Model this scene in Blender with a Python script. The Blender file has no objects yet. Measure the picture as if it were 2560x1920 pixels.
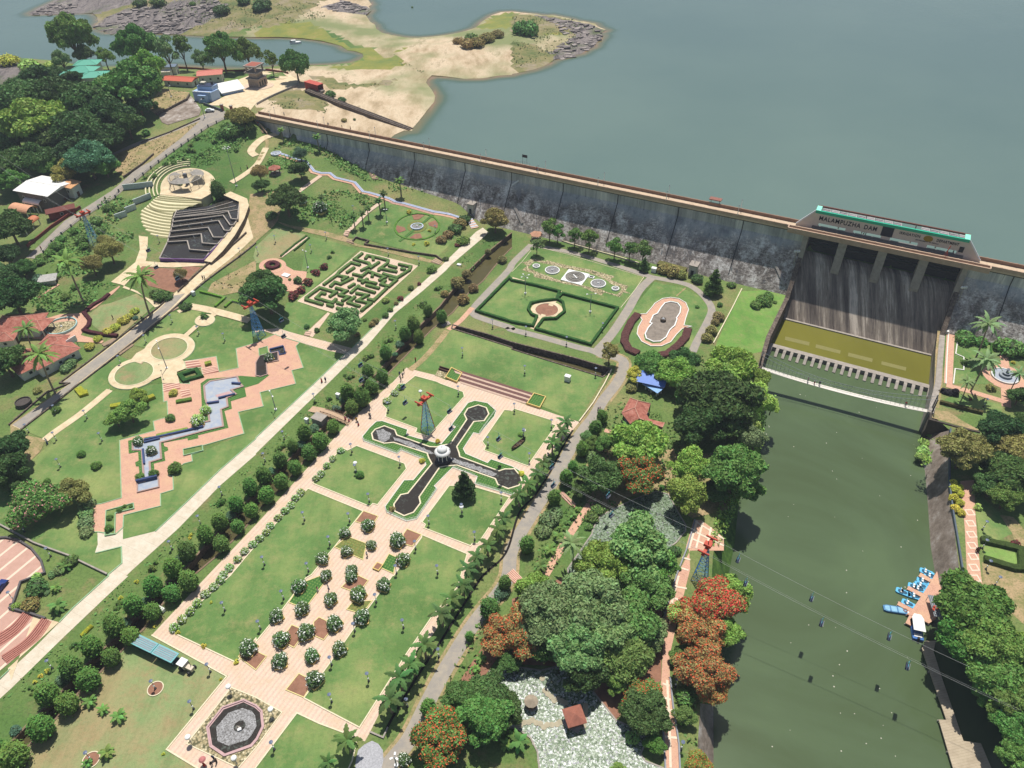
import bpy, bmesh, math, random
import numpy as np
from mathutils import Vector, Matrix, Euler
from mathutils.geometry import delaunay_2d_cdt
from math import radians, sin, cos, pi
rnd = random.Random(7)
S = bpy.context.scene
COL = S.collection
# ------------------------------------------------------------------ camera, sky, sun, exposure
FPX, HOR, ROLL, CAMZ = 1600.0, 1340.0, radians(1.0), 140.0      # measured on a 2212 x 1659 print of the photograph
TH = math.atan2(HOR, FPX)
def ray(x, y):
    x = (x-1106)/FPX; y = (y-829.5)/FPX; c, s = cos(ROLL), sin(ROLL); x, y = c*x-s*y, s*x+c*y
    return np.array([x, cos(TH)-y*sin(TH), -(sin(TH)+y*cos(TH))])
cam_d = bpy.data.cameras.new('camera'); cam = bpy.data.objects.new('camera', cam_d); COL.objects.link(cam)
cam_d.sensor_fit = 'HORIZONTAL'; cam_d.angle = 2*math.atan(1106/FPX); cam_d.clip_start = 1; cam_d.clip_end = 20000
fwd = Vector(ray(1106, 829.5)).normalized(); rgt = (Vector(ray(1206, 829.5))-Vector(ray(1106, 829.5))).normalized()
up = rgt.cross(fwd)
cam.matrix_world = Matrix.Translation((0, 0, CAMZ)) @ Matrix((rgt, up, -fwd)).transposed().to_4x4()
S.camera = cam
SUN_EL, SUN_AZ = radians(70), radians(6)      # azimuth from +Y towards +X : behind the dam
W = bpy.data.worlds.new('World'); S.world = W; W.use_nodes = True
nt = W.node_tree; bg = nt.nodes['Background']; sky = nt.nodes.new('ShaderNodeTexSky')
sky.sky_type = 'NISHITA'; sky.sun_disc = False; sky.sun_elevation = SUN_EL; sky.sun_rotation = SUN_AZ
sky.air_density = 1.0; sky.dust_density = 1.5; sky.ozone_density = 1.5
nt.links.new(sky.outputs[0], bg.inputs[0]); bg.inputs[1].default_value = 0.072
sd = bpy.data.lights.new('sun', 'SUN'); sd.energy = 4.7; sd.angle = radians(0.5); sd.color = (1, .96, .9)
sun = bpy.data.objects.new('sun', sd); COL.objects.link(sun)
tosun = Vector((sin(SUN_AZ)*cos(SUN_EL), cos(SUN_AZ)*cos(SUN_EL), sin(SUN_EL)))
sun.rotation_euler = tosun.to_track_quat('Z', 'Y').to_euler(); sun.location = (0, 200, 300)
S.view_settings.view_transform = 'Standard'; S.view_settings.look = 'None'; S.view_settings.exposure = 0.1; S.view_settings.gamma = 1
S.cycles.max_bounces = 5; S.cycles.diffuse_bounces = 2; S.cycles.glossy_bounces = 2; S.cycles.transparent_max_bounces = 6
# ------------------------------------------------------------------ tracing helpers
def pts(s):
    """'TCR x,y ..' sheet of the survey (each quarter-scale), 'V x,y' whole print"""
    out = []; c = r = 0; m = 'V'
    for t in s.split():
        if t[0] == 'T': c, r, m = int(t[1]), int(t[2]), 'T'
        elif t == 'V': m = 'V'
        else:
            x, y = map(float, t.split(','))
            out.append((553*c+x/4, 414.75*r+y/4) if m == 'T' else (x, y))
    return out
def at(p, z):
    d = ray(*p); k = (z-CAMZ)/d[2]; return np.array([d[0]*k, d[1]*k, z])
# dam frame: s along the crest from its left end, o downstream, crest at HC
HC, WZ, RZ = 20.0, 14.86, -7.0         # crest, reservoir, river levels
DA = at((553, 250), HC+.85)[:2]; DB = at((2212, 589), HC+.85)[:2]
DD = (DB-DA)/np.linalg.norm(DB-DA); DN = np.array([DD[1], -DD[0]])
def dso(x, y): return (x-DA[0])*DD[0]+(y-DA[1])*DD[1], (x-DA[0])*DN[0]+(y-DA[1])*DN[1]
def dxy(s, o, z=0): q = DA+DD*s+DN*o; return (q[0], q[1], z)
def face_o(z): return -1.2 + .71*max(0, HC-5-z)
def at_face(p):                       # pixel on the downstream face
    d = ray(*p); lo, hi = -8.0, HC
    for _ in range(40):
        z = (lo+hi)/2; q = at(p, z); 
        if dso(q[0], q[1])[1] > face_o(z): hi = z    # in front of the face: go up
        else: lo = z
        if False: break
    return at(p, z)
def inpoly(Q, P):
    Q = np.asarray(Q); P = np.asarray(P)[:, :2]; x, y = Q[:, 0], Q[:, 1]; r = np.zeros(len(Q), bool); n = len(P); j = n-1
    for i in range(n):
        xi, yi = P[i]; xj, yj = P[j]
        if yi != yj: r ^= ((yi > y) != (yj > y)) & (x < (xj-xi)*(y-yi)/(yj-yi)+xi)
        j = i
    return r
# ------------------------------------------------------------------ outlines of water, canal and ponds
SHORE_W = pts("V -140,150 -60,141 0,138 60,138 110,138 T00 560,560 750,600 900,590 1050,580 1350,560 1660,580 1800,590 2150,600 T10 160,575 230,570 450,568 640,560 800,545 890,520 930,490 920,465 860,445 790,435 740,400 690,385 560,355 400,335 200,325 0,325 T00 1950,320 1700,310 1380,290 1100,290 1000,290 930,285 860,265 805,235 850,190 840,150 800,115 640,118 420,125 270,130 250,115 290,95 330,70 400,40 480,5 V 128,-6 140,-40 170,-90 300,-130 600,-140 770,-90 T10 955,-60 960,-10 1000,40 975,60 995,95 950,140 985,190 1030,215 1040,250 1090,285 1180,305 1290,325 1400,328 1520,320 1640,305 1760,285 1830,265 1900,240 1950,190 2040,130 2120,105 2212,100 T20 100,112 200,120 270,135 350,130 480,155 560,180 640,190 720,205 740,230 820,262 770,285 790,312 730,370 710,408 640,435 600,465 480,490 360,520 330,545 270,575 180,605 60,630 0,640 T10 2212,648 2100,655 1960,678 1800,682 1650,665 1520,655 1480,690 1470,715 1520,780 1548,830 1540,880 1500,930 1430,1020 1380,1080 1350,1110 1350,1130 1280,1130 1200,1165")
NLEFT = 13
shore = [tuple(at(p, WZ)[:2]) for p in SHORE_W]
iL = shore[0]
s_end = dso(*shore[-1])[0]
CANAL_L = pts("T11 2212,350 2000,520 1800,715 1590,985 1420,1150 1240,1350 1020,1590 T12 870,40 730,200 560,390 390,530 300,640 130,800 0,950 T02 2120,1020 1950,1200 1760,1410 1650,1540 1540,1659 T03 1440,60 1130,380 950,580 740,770 520,1010 320,1200 90,1440 -120,1700")
CANAL_R = pts("T11 2212,480 2130,560 1960,770 1840,870 1700,1040 1530,1180 1380,1330 1120,1590 T12 920,90 770,250 600,440 470,590 360,740 220,900 60,1050 T02 2212,1130 2080,1290 1870,1490 1690,1640 T03 1520,90 1260,440 1040,660 860,840 680,1010 480,1240 210,1500 60,1700")
CANAL_TOP = pts("T21 30,300 150,350 70,440")
RIV_L_TOP = pts("T31 180,862 0,1250 V 1640,795 1634,830 1618,870 1606,930 1575,1000 1560,1100 1540,1200 1535,1300 1525,1400 1513,1519 1504,1659 1500,1850")
RIV_R_TOP = pts("T31 1480,1180 V 2026,829 2010,893 T32 1570,400 1560,860 1590,1100 1660,1659 T33 1720,100 V 2075,1270 2110,1400 2160,1500 2230,1580 2300,1700 2380,1850")
def g0(ps, z=0): return [tuple(at(p, z)[:2]) for p in ps]
river_hole = g0(RIV_L_TOP)+[(38., -70.), (150., -70.)]+g0(RIV_R_TOP)[::-1]
canal_hole = g0(CANAL_L)+g0(CANAL_R)[::-1]
DITCH = g0(pts("T11 1700,1150 1690,1180 2212,1345 T21 0,1360 450,1500 780,1600 800,1590 850,1530 560,1440 200,1350 0,1300 T11 2000,1230"))
# ------------------------------------------------------------------ terrain heights (thin plate through surveyed levels)
ctl_dn = """1106,1500,0 700,1200,0 400,1450,0 1000,1000,0 1300,900,0 1500,700,0 1400,600,0 1200,560,0 1100,700,0 1400,1400,0 1300,1659,0 600,1659,0 100,1659,0
800,800,0 1000,560,0 1600,640,0 1600,900,0 2150,760,0 2150,1000,0 2100,1250,0 2212,1500,0 300,1659,0 900,1300,0 1040,560,0 950,620,0 700,850,0 500,1000,0 250,1244,0 -100,1600,0 -300,1659,0.5
130,1000,0.8 -100,1200,1 24,925,1.8 60,1400,0 270,700,3.6 430,590,5.2 560,470,7.5 600,430,9 585,290,14 640,370,11 700,440,6.5 760,400,8 830,430,5 900,490,2.4 1030,490,1.2
640,480,4.5 700,500,3 780,520,1.8 680,600,0.6 600,560,2 650,680,0.5 500,700,1.2 540,600,2.6 400,800,0.8 300,1000,0.4 640,760,0.2 760,620,0.5 850,580,0.4
400,565,4.9 470,500,5.2 430,520,5.0 370,460,5.8 330,440,7 440,440,6.5 420,480,5.4 350,500,5.2 405,400,11.5 340,400,11.5 260,480,7.5 300,520,5.2 480,245,21.3 420,300,18.5 330,360,15.5 240,420,12 150,480,9 60,555,6.5 100,600,5.5 60,680,3.5 50,800,2.5 -60,850,2.5
100,430,8 20,480,6 -100,500,7 200,600,4.6 300,640,4 180,690,3 520,300,16.5 500,360,12 560,340,13"""
ctl_hill = """0,300,12 100,300,15 200,250,20 180,170,23 60,200,22 0,180,20 -120,200,20 -150,350,12 300,230,21 340,205,22 400,215,22 450,200,22 560,190,22 640,182,22 600,220,22 520,232,22 300,300,18 400,262,20.5 440,255,21 500,240,21.8 250,340,15"""
ctl_up = """640,236,20 700,245,19 760,262,18 700,200,18.5 800,200,19 860,230,17.6 690,225,19 720,180,17.2 900,130,18 1000,110,19 1100,80,20 1200,80,18 1040,85,20.5 650,30,20 700,60,19
750,30,19 450,30,22 550,20,23 350,40,19.5 400,50,18.6 560,75,17 800,95,17.2 840,130,16.3 250,15,18 400,-60,30 600,-60,28 650,-5,23 800,240,18.5 850,275,16.6 780,265,18 1240,60,17.5 960,150,17"""
def lev(c): return c if c <= 8 else c-(c-8)/7
def ctl(t): return [at((float(a), float(b)), lev(float(c))) for a, b, c in (w.split(',') for w in t.split())]
class TPS:
    def __init__(s, P, lam=25.0):
        P = np.array(P); s.X = P[:, :2]/100; n = len(P)
        K = s.k(s.X, s.X)+np.eye(n)*lam*1e-3; A = np.hstack([np.ones((n, 1)), s.X])
        M = np.vstack([np.hstack([K, A]), np.hstack([A.T, np.zeros((3, 3))])])
        s.w = np.linalg.solve(M, np.concatenate([P[:, 2], np.zeros(3)]))
    def k(s, a, b):
        r = ((a[:, None, :]-b[None])**2).sum(-1); return .5*r*np.log(r+1e-9)
    def __call__(s, Q):
        Q = np.asarray(Q)/100; n = len(s.X); out = np.empty(len(Q))
        for i in range(0, len(Q), 4000):
            q = Q[i:i+4000]; out[i:i+4000] = s.k(q, s.X)@s.w[:n]+s.w[n]+q@s.w[n+1:]
        return out
toe = []
for u, v in [(585, 287), (703, 315), (743, 346), (815, 387), (875, 400), (1023, 447), (1106, 475), (1171, 507), (1311, 540), (1378, 562), (1496, 595), (1633, 622), (2100, 700), (2212, 735)]:
    q = at_face((u, v)); q[2] = max(q[2], 0) if u > 1110 else q[2]; toe.append(q)
hill = ctl(ctl_hill)
F_dn = TPS(ctl(ctl_dn)+hill+toe+[np.array([x, y, z]) for x, y, z in ((-420, 60, 3), (-420, 300, 10), (420, -60, 0), (420, 80, 0), (0, -60, 0), (-200, -60, 0), (-420, -60, 1))])
F_up = TPS(ctl(ctl_up)+hill+[np.array([a, b, WZ+.05]) for a, b in shore[::2]]+[np.array([x, y, 18.]) for x, y in ((-420, 300), (-500, 900), (0, 1100))]+[at((x, y), lev(z)) for x, y, z in ((480, 245, 21.5), (420, 300, 18.5))])
FLAT = np.array([tuple(at(p, 0)[:2]) for p in pts("V 1085,440 1030,500 965,570 692,829 258,1244 0,1485 -300,1760")]+[(-300, -400), (600, -400), (600, 0)]+[dxy(420, 2)[:2], dxy(140, 2)[:2]])
def sdist(Q, P):
    d = np.full(len(Q), 1e9); n = len(P)
    for i in range(n):
        a, b = P[i], P[(i+1) % n]; ab = b-a; t = np.clip(((Q-a)@ab)/(ab@ab), 0, 1); d = np.minimum(d, ((Q-a-t[:, None]*ab)**2).sum(1))
    return np.where(inpoly(Q, P), 0, np.sqrt(d))
def sm(a, b, x): t = np.clip((x-a)/(b-a), 0, 1); return t*t*(3-2*t)
def hf(Q):
    Q = np.atleast_2d(np.asarray(Q, float))[:, :2]
    s, o = dso(Q[:, 0], Q[:, 1]); d = F_dn(Q); d = np.where(d < .12, 0, d)*sm(.1, .6, d)*sm(0, 14, sdist(Q, FLAT)-.5)
    u = np.maximum(F_up(Q), WZ+.06)
    w = np.where(s > 4, np.where(o > -3, 1., 0.), sm(-30, 30, o+np.maximum(0, -s)*.1))
    return d*w+u*(1-w)
G0, GS, GNX, GNY = (-440., -80.), 2.5, 340, 500
gx, gy = np.meshgrid(G0[0]+GS*np.arange(GNX), G0[1]+GS*np.arange(GNY), indexing='ij')
GH = hf(np.stack([gx.ravel(), gy.ravel()], 1)).reshape(GNX, GNY)
def h(x, y):
    s, o = dso(x, y)
    if s > 0 and -14 < o < 14: return float(hf([(x, y)])[0])
    a = min(max((x-G0[0])/GS, 0), GNX-1.01); b = min(max((y-G0[1])/GS, 0), GNY-1.01); i, j = int(a), int(b); a -= i; b -= j
    return float((GH[i, j]*(1-a)+GH[i+1, j]*a)*(1-b)+(GH[i, j+1]*(1-a)+GH[i+1, j+1]*a)*b)
def on(p, dz=0.0):
    """where the sight line through a surveyed print point meets the terrain"""
    z = 40.0; q = at(p, z); zp = z
    while z > -9:
        q = at(p, z)
        if z <= h(q[0], q[1])+dz: break
        zp = z; z -= .6
    lo, hi = z, zp
    for _ in range(12):
        m = (lo+hi)/2; q = at(p, m)
        if m > h(q[0], q[1])+dz: hi = m
        else: lo = m
    q = at(p, hi); return (float(q[0]), float(q[1]), h(q[0], q[1])+dz)
def G(s, dz=0.0): return [on(p, dz) for p in pts(s)]
# ------------------------------------------------------------------ materials
def srgb(c):
    if isinstance(c, str): c = tuple(int(c[i:i+2], 16)/255 for i in (0, 2, 4)); c = tuple(x/12.92 if x < .04045 else ((x+.055)/1.055)**2.4 for x in c)
    return (*c, 1)
MATS = {}
class NT:
    def __init__(s, name):
        s.m = bpy.data.materials.new(name); s.m.use_nodes = True; s.t = s.m.node_tree; s.b = s.t.nodes['Principled BSDF']; MATS[name] = s.m
        s.b.inputs['Specular IOR Level'].default_value = .25
        s.g = s.n('ShaderNodeNewGeometry')
    def n(s, k, **kw):
        o = s.t.nodes.new(k)
        for a, b in kw.items(): setattr(o, a, b)
        return o
    def l(s, a, b): s.t.links.new(a, b)
    def noise(s, sc, det=4, rough=.6, vec=None, stretch=None, dist=0):
        o = s.n('ShaderNodeTexNoise'); o.inputs['Scale'].default_value = sc; o.inputs['Detail'].default_value = det; o.inputs['Roughness'].default_value = rough; o.inputs['Distortion'].default_value = dist
        v = vec or s.g.outputs['Position']
        if stretch:
            mp = s.n('ShaderNodeMapping'); mp.inputs['Scale'].default_value = stretch[0]; mp.inputs['Rotation'].default_value = stretch[1] if len(stretch) > 1 else (0, 0, 0); s.l(v, mp.inputs[0]); v = mp.outputs[0]
        s.l(v, o.inputs['Vector']); return o.outputs['Fac']
    def ramp(s, f, stops):
        o = s.n('ShaderNodeValToRGB'); e = o.color_ramp.elements
        while len(e) < len(stops): e.new(.5)
        for k, (p, c) in zip(e, stops): k.position = p; k.color = srgb(c)
        s.l(f, o.inputs[0]); return o.outputs[0]
    def val(s, f, a, b):      # map a..b -> 0..1
        o = s.n('ShaderNodeMapRange'); o.inputs[1].default_value = a; o.inputs[2].default_value = b; s.l(f, o.inputs[0]); return o.outputs[0]
    def mix(s, f, a, b, mode='MIX'):
        o = s.n('ShaderNodeMix', data_type='RGBA', blend_type=mode)
        if isinstance(f, (int, float)): o.inputs[0].default_value = f
        else: s.l(f, o.inputs[0])
        for k, c in ((6, a), (7, b)):
            if isinstance(c, (str, tuple)): o.inputs[k].default_value = srgb(c)
            else: s.l(c, o.inputs[k])
        return o.outputs[2]
    def math(s, op, a, b=0.0):
        o = s.n('ShaderNodeMath', operation=op)
        for k, c in ((0, a), (1, b)):
            if isinstance(c, (int, float)): o.inputs[k].default_value = c
            else: s.l(c, o.inputs[k])
        return o.outputs[0]
    def dirc(s, ang, off=0):  # coordinate along a direction (degrees)
        d = s.n('ShaderNodeVectorMath', operation='DOT_PRODUCT'); s.l(s.g.outputs['Position'], d.inputs[0]); d.inputs[1].default_value = (cos(radians(ang)), sin(radians(ang)), 0); return s.math('ADD', d.outputs['Value'], off)
    def stripe(s, x, period, duty):
        return s.math('LESS_THAN', s.math('FRACT', s.math('DIVIDE', x, period)), duty)
    def bump(s, f, st, d=.1):
        o = s.n('ShaderNodeBump'); o.inputs['Strength'].default_value = st; o.inputs['Distance'].default_value = d; s.l(f, o.inputs['Height']); s.l(o.outputs[0], s.b.inputs['Normal'])
    def out(s, c, rough=.9, **kw):
        if isinstance(c, (str, tuple)): s.b.inputs['Base Color'].default_value = srgb(c)
        else: s.l(c, s.b.inputs['Base Color'])
        s.b.inputs['Roughness'].default_value = rough
        for k, v in kw.items(): s.b.inputs[k].default_value = v
        return s.m
def plain(name, c, rough=.7, var=.12, sc=1.5, **kw):
    if name in MATS: return MATS[name]
    t = NT(name); f = t.noise(sc, 5, .65); c = srgb(c)[:3]
    lo = tuple(x*(1-var) for x in c); hi = tuple(min(1, x*(1+var)) for x in c)
    return t.out(t.mix(t.val(f, .3, .7), lo, hi), rough, **kw)
GA, GB = 63.1, -26.6                  # the garden's two directions
def M(k):
    if k in MATS: return MATS[k]
    t = NT(k)
    if k == 'wild_grass':
        a = t.noise(.035, 6, .6); b = t.noise(.16, 6, .7); c = t.noise(1.6, 4, .8); e = t.noise(.012, 3)
        g = t.ramp(a, [(.3, '506e34'), (.5, '6a8044'), (.68, '8f8a5a')])
        g = t.mix(t.val(b, .52, .72), g, '8d7b58'); g = t.mix(t.math('MULTIPLY', t.val(e, .5, .65), .5), g, '3a6a2c')
        g = t.mix(t.val(c, .35, .75), g, '35502a', 'MULTIPLY') if 0 else t.mix(t.math('MULTIPLY', t.val(c, .45, .7), .6), g, '2f4722')
        t.bump(c, .6, .3); return t.out(g)
    if k in ('lawn', 'lawn_dry', 'lawn_bright'):
        dry = k == 'lawn_dry'; a = t.noise(.05, 5, .6); b = t.noise(.22, 7, .8); c = t.noise(1.3, 6, .85); f = t.noise(6., 3, .8); w = t.noise(.25, 6, .75, stretch=((1, .15, 1), (0, 0, radians(-GA))))
        st = {'lawn': [(.32, '56753b'), (.5, '688749'), (.66, '8f9a5c')], 'lawn_dry': [(.28, '6a8550'), (.46, '8a9a66'), (.6, 'a4946c'), (.74, '839163')], 'lawn_bright': [(.3, '577f37'), (.5, '6b9443'), (.7, '88a456')]}[k]
        g = t.ramp(a, st); g = t.mix(t.math('MULTIPLY', t.val(b, .48, .64), .6 if not dry else .8), g, '979560' if not dry else 'a28b66'); g = t.mix(t.math('MULTIPLY', t.val(w, .48, .75), .4), g, '41632f'); g = t.mix(t.math('MULTIPLY', t.val(b, .62, .7), .65), g, 'a58d68')
        g = t.mix(t.math('MULTIPLY', t.val(c, .48, .72), .4), g, '35522a'); g = t.mix(t.math('MULTIPLY', t.val(f, .4, .75), .35), g, '3a5a2c'); t.bump(f, .5, .1)
        return t.out(g)
    if k in ('striped_paving', 'striped_paving_cross'):
        x = t.dirc(GA+(90 if k == 'striped_paving' else 0)); f = t.stripe(x, 1.0, .42); n = t.noise(.3, 6, .7); n2 = t.noise(2.5, 4, .7)
        c = t.mix(f, 'd2bea8', 'cbb2a0'); c = t.mix(t.val(n, .42, .72), c, 'cbb093'); c = t.mix(t.math('MULTIPLY', t.val(n2, .5, .7), .4), c, 'a98868')
        return t.out(c, .85)
    if k == 'red_paving':
        n = t.noise(.3, 6, .7); n2 = t.noise(2, 4, .7); br = t.n('ShaderNodeTexBrick'); mp = t.n('ShaderNodeMapping'); mp.inputs['Rotation'].default_value = (0, 0, radians(20)); t.l(t.g.outputs['Position'], mp.inputs[0]); t.l(mp.outputs[0], br.inputs[0])
        br.inputs['Scale'].default_value = 1.6; br.inputs['Color1'].default_value = srgb('c4957f'); br.inputs['Color2'].default_value = srgb('b3826c'); br.inputs['Mortar'].default_value = srgb('d8b39c'); br.inputs['Mortar Size'].default_value = .03
        return t.out(t.mix(t.math('MULTIPLY', t.val(n2, .52, .7), .35), t.mix(t.math('MULTIPLY', t.val(n, .42, .62), .65), br.outputs[0], 'cda887'), '8f6b58'), .85)
    if k == 'pale_concrete':
        n = t.noise(.4, 6, .75); n2 = t.noise(3, 4, .7); j = t.stripe(t.dirc(GA), 3, .03)
        c = t.mix(t.val(n, .35, .7), 'd6cbb8', 'bfb29a'); c = t.mix(t.math('MULTIPLY', t.val(n2, .55, .8), .4), c, '9a8d77'); return t.out(t.mix(t.math('MULTIPLY', j, .4), c, '9c917c'), .85)
    if k == 'cream_paving': n = t.noise(.5, 5); return t.out(t.mix(t.val(n, .35, .7), 'd9c8a6', 'c3ae8b'), .85)
    if k == 'asphalt': n = t.noise(.5, 6, .75); n2 = t.noise(4, 3); c = t.mix(t.val(n, .4, .7), '928c84', 'a99e8c'); return t.out(t.mix(t.math('MULTIPLY', t.val(n2, .5, .8), .3), c, '7d776e'), .9)
    if k == 'dirt': n = t.noise(.25, 6, .75); n2 = t.noise(2, 4, .8); c = t.mix(t.val(n, .42, .6), 'ac9470', '848052'); return t.out(t.mix(t.math('MULTIPLY', t.val(n2, .48, .66), .65), c, '66693e'))
    if k == 'red_soil': n = t.noise(.6, 6, .7); return t.out(t.mix(t.val(n, .35, .7), '99705a', '7d5a48'))
    if k == 'gravel':
        v = t.n('ShaderNodeTexVoronoi'); v.inputs['Scale'].default_value = 2.2; t.l(t.g.outputs['Position'], v.inputs['Vector']); sp = t.n('ShaderNodeSeparateColor'); t.l(v.outputs['Color'], sp.inputs[0])
        c = t.ramp(sp.outputs[0], [(0, 'b5a682'), (.5, '978a66'), (1, 'd2c6a4')]); return t.out(t.mix(t.val(v.outputs['Distance'], .4, .75), c, '5c5a40'))
    if k == 'shore_sand':
        a = t.noise(.02, 6, .6); b = t.noise(.09, 7, .72, stretch=((1, .35, 1), (0, 0, .5))); c = t.noise(.8, 5, .8); e = t.noise(.013, 4, .6)
        sp = t.n('ShaderNodeSeparateXYZ'); t.l(t.g.outputs['Position'], sp.inputs[0])
        g = t.ramp(b, [(.34, '968364'), (.46, 'b9a486'), (.57, 'ccb99c'), (.66, '978669')])
        g = t.mix(t.val(e, .46, .6), g, '7c8457'); g = t.mix(t.math('MULTIPLY', t.val(c, .5, .75), .5), g, '8d8063')
        return t.out(g)
    if k == 'shore_rock':
        b = t.noise(.12, 8, .8, stretch=((1, .3, 1), (0, 0, .2)), dist=2.0); c = t.noise(.9, 5, .8); e = t.noise(.03, 5, .6)
        g = t.ramp(b, [(.36, '3f3b3b'), (.46, '7f7775'), (.55, '9a908a'), (.62, '5c5654'), (.7, '8f867e')]); g = t.mix(t.val(e, .52, .66), g, '6d7a4c'); t.bump(b, 1, 2.5); return t.out(t.mix(t.math('MULTIPLY', t.val(c, .5, .8), .4), g, '474344'))
    if k == 'shore_green': a = t.noise(.08, 6, .7); c = t.noise(1, 5, .8); g = t.ramp(a, [(.35, '69783f'), (.55, '84853f'), (.7, '9a8a58')]); return t.out(t.mix(t.math('MULTIPLY', t.val(c, .5, .8), .4), g, '566a36'))
    if k == 'shore_scrub': a = t.noise(.05, 7, .75); c = t.noise(.5, 6, .85); g = t.ramp(a, [(.36, '5b683a'), (.5, '857d52'), (.62, '968872')]); return t.out(t.mix(t.math('MULTIPLY', t.val(c, .48, .7), .6), g, '4d5c39'))
    if k == 'reservoir_water':
        a = t.n('ShaderNodeAttribute', attribute_name='shallow'); n = t.noise(.004, 4, .6); w = t.noise(1.2, 3, .6); w2 = t.noise(.2, 4, .6)
        c = t.mix(t.val(n, .4, .6), '5a6f68', '63776e'); c2 = t.ramp(a.outputs['Fac'], [(0, '5a6f68'), (.45, '4f6350'), (.75, '6f6a4a'), (1, '98755a')])
        c = t.mix(t.val(a.outputs['Fac'], 0, .35), c, c2); t.bump(t.math('ADD', w, t.math('MULTIPLY', w2, 2.)), .25, .12); return t.out(c, .12, IOR=1.33, **{'Specular IOR Level': .5})
    if k == 'river_water':
        n = t.noise(.012, 5, .6, dist=2.5); w = t.noise(1.5, 3); c = t.ramp(n, [(.35, '49573a'), (.5, '4f5f42'), (.65, '556647')]); t.bump(w, .1, .04); return t.out(c, .14, IOR=1.33, **{'Specular IOR Level': .5})
    if k == 'basin_water': n = t.noise(.05, 4, .6, stretch=((1, .2, 1), (0, 0, radians(-60)))); return t.out(t.mix(t.val(n, .35, .7), '66642a', '757230'), .15, IOR=1.33)
    if k == 'canal_water': n = t.noise(.3, 4); return t.out(t.mix(n, '47452a', '5c553a'), .1, IOR=1.33)
    if k == 'dark_water':
        n = t.noise(1.2, 6, .75); v = t.noise(.12, 4); f = t.math('MULTIPLY', t.val(n, .52, .6), t.val(v, .45, .6)); return t.out(t.mix(f, '36322d', '565c54'), .06, IOR=1.33, **{'Specular IOR Level': .5})
    if k == 'spray_water': n = t.noise(3.5, 6, .85); return t.out(t.mix(t.val(n, .42, .62), '55524e', 'b4b4b4'), .3)
    if k == 'lily_water':
        v = t.n('ShaderNodeTexVoronoi'); v.inputs['Scale'].default_value = 1.5; t.l(t.g.outputs['Position'], v.inputs['Vector']); sp = t.n('ShaderNodeSeparateColor'); t.l(v.outputs['Color'], sp.inputs[0]); m = t.noise(.08, 4)
        return t.out(t.ramp(sp.outputs[0], [(0, '2f3626'), (.5, '3d4633'), (1, '566049')]), .3)
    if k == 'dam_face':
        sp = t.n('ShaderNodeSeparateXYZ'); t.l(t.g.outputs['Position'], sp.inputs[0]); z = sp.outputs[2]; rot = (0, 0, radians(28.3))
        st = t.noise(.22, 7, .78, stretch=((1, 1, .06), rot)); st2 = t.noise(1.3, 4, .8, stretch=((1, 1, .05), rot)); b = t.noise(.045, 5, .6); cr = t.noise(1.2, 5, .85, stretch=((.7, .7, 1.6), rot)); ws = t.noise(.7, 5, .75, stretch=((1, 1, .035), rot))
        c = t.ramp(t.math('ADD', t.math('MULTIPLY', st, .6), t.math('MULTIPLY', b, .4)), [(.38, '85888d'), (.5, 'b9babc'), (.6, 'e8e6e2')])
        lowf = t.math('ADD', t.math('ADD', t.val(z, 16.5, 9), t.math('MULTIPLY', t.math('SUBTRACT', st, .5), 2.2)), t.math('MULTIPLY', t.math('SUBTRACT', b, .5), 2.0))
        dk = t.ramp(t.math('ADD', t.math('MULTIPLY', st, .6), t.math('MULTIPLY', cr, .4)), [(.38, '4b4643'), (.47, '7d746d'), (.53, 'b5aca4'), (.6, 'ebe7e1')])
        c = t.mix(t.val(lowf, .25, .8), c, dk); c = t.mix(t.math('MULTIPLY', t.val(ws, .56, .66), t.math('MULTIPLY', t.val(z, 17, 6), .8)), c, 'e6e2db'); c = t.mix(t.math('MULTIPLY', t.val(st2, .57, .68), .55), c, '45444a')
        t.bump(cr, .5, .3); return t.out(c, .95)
    if k == 'chute_face':
        rot = (0, 0, radians(28.3)); st = t.noise(.3, 7, .75, stretch=((1, .06, .06), rot)); s2 = t.noise(1.6, 5, .8, stretch=((1, .15, .15), rot)); q = t.noise(.06, 3, stretch=((1, .1, .1), rot))
        c = t.ramp(st, [(.38, '544c47'), (.47, '7c7168'), (.55, 'a09384'), (.62, 'd8cab9')]); t.bump(s2, .4, .2)
        return t.out(t.mix(t.math('MULTIPLY', t.val(s2, .5, .75), .6), c, '39322f'), .95)
    if k == 'stone_wall': n = t.noise(1.2, 6, .8); return t.out(t.ramp(n, [(.35, '3c3632'), (.52, '65594f'), (.66, '8d8073')]), .95)
    if k == 'revetment': n = t.noise(.15, 6, .75); m = t.noise(1.6, 6, .8); c = t.ramp(n, [(.38, '716559'), (.5, '8f8276'), (.58, 'a3998f'), (.66, 'c9c3bc')]); return t.out(t.mix(t.math('MULTIPLY', t.val(m, .5, .75), .5), c, '4d443d'))
    if k == 'river_bank': n = t.noise(.7, 6, .75); return t.out(t.ramp(n, [(.35, '2f4a20'), (.55, '4c6c2c'), (.7, '63803a')]))
    if k == 'red_roof':
        n = t.noise(.8, 6, .75); n2 = t.noise(5, 3); c = t.ramp(n, [(.35, '8a5043'), (.5, 'a96b5b'), (.68, 'b98474')]); w = t.n('ShaderNodeTexWave'); w.inputs['Scale'].default_value = 1.6; t.l(t.g.outputs['Position'], w.inputs[0]); return t.out(t.mix(t.math('MULTIPLY', t.val(n2, .5, .7), .5), c, '6e4439'), .9)
    raise KeyError(k)
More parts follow.
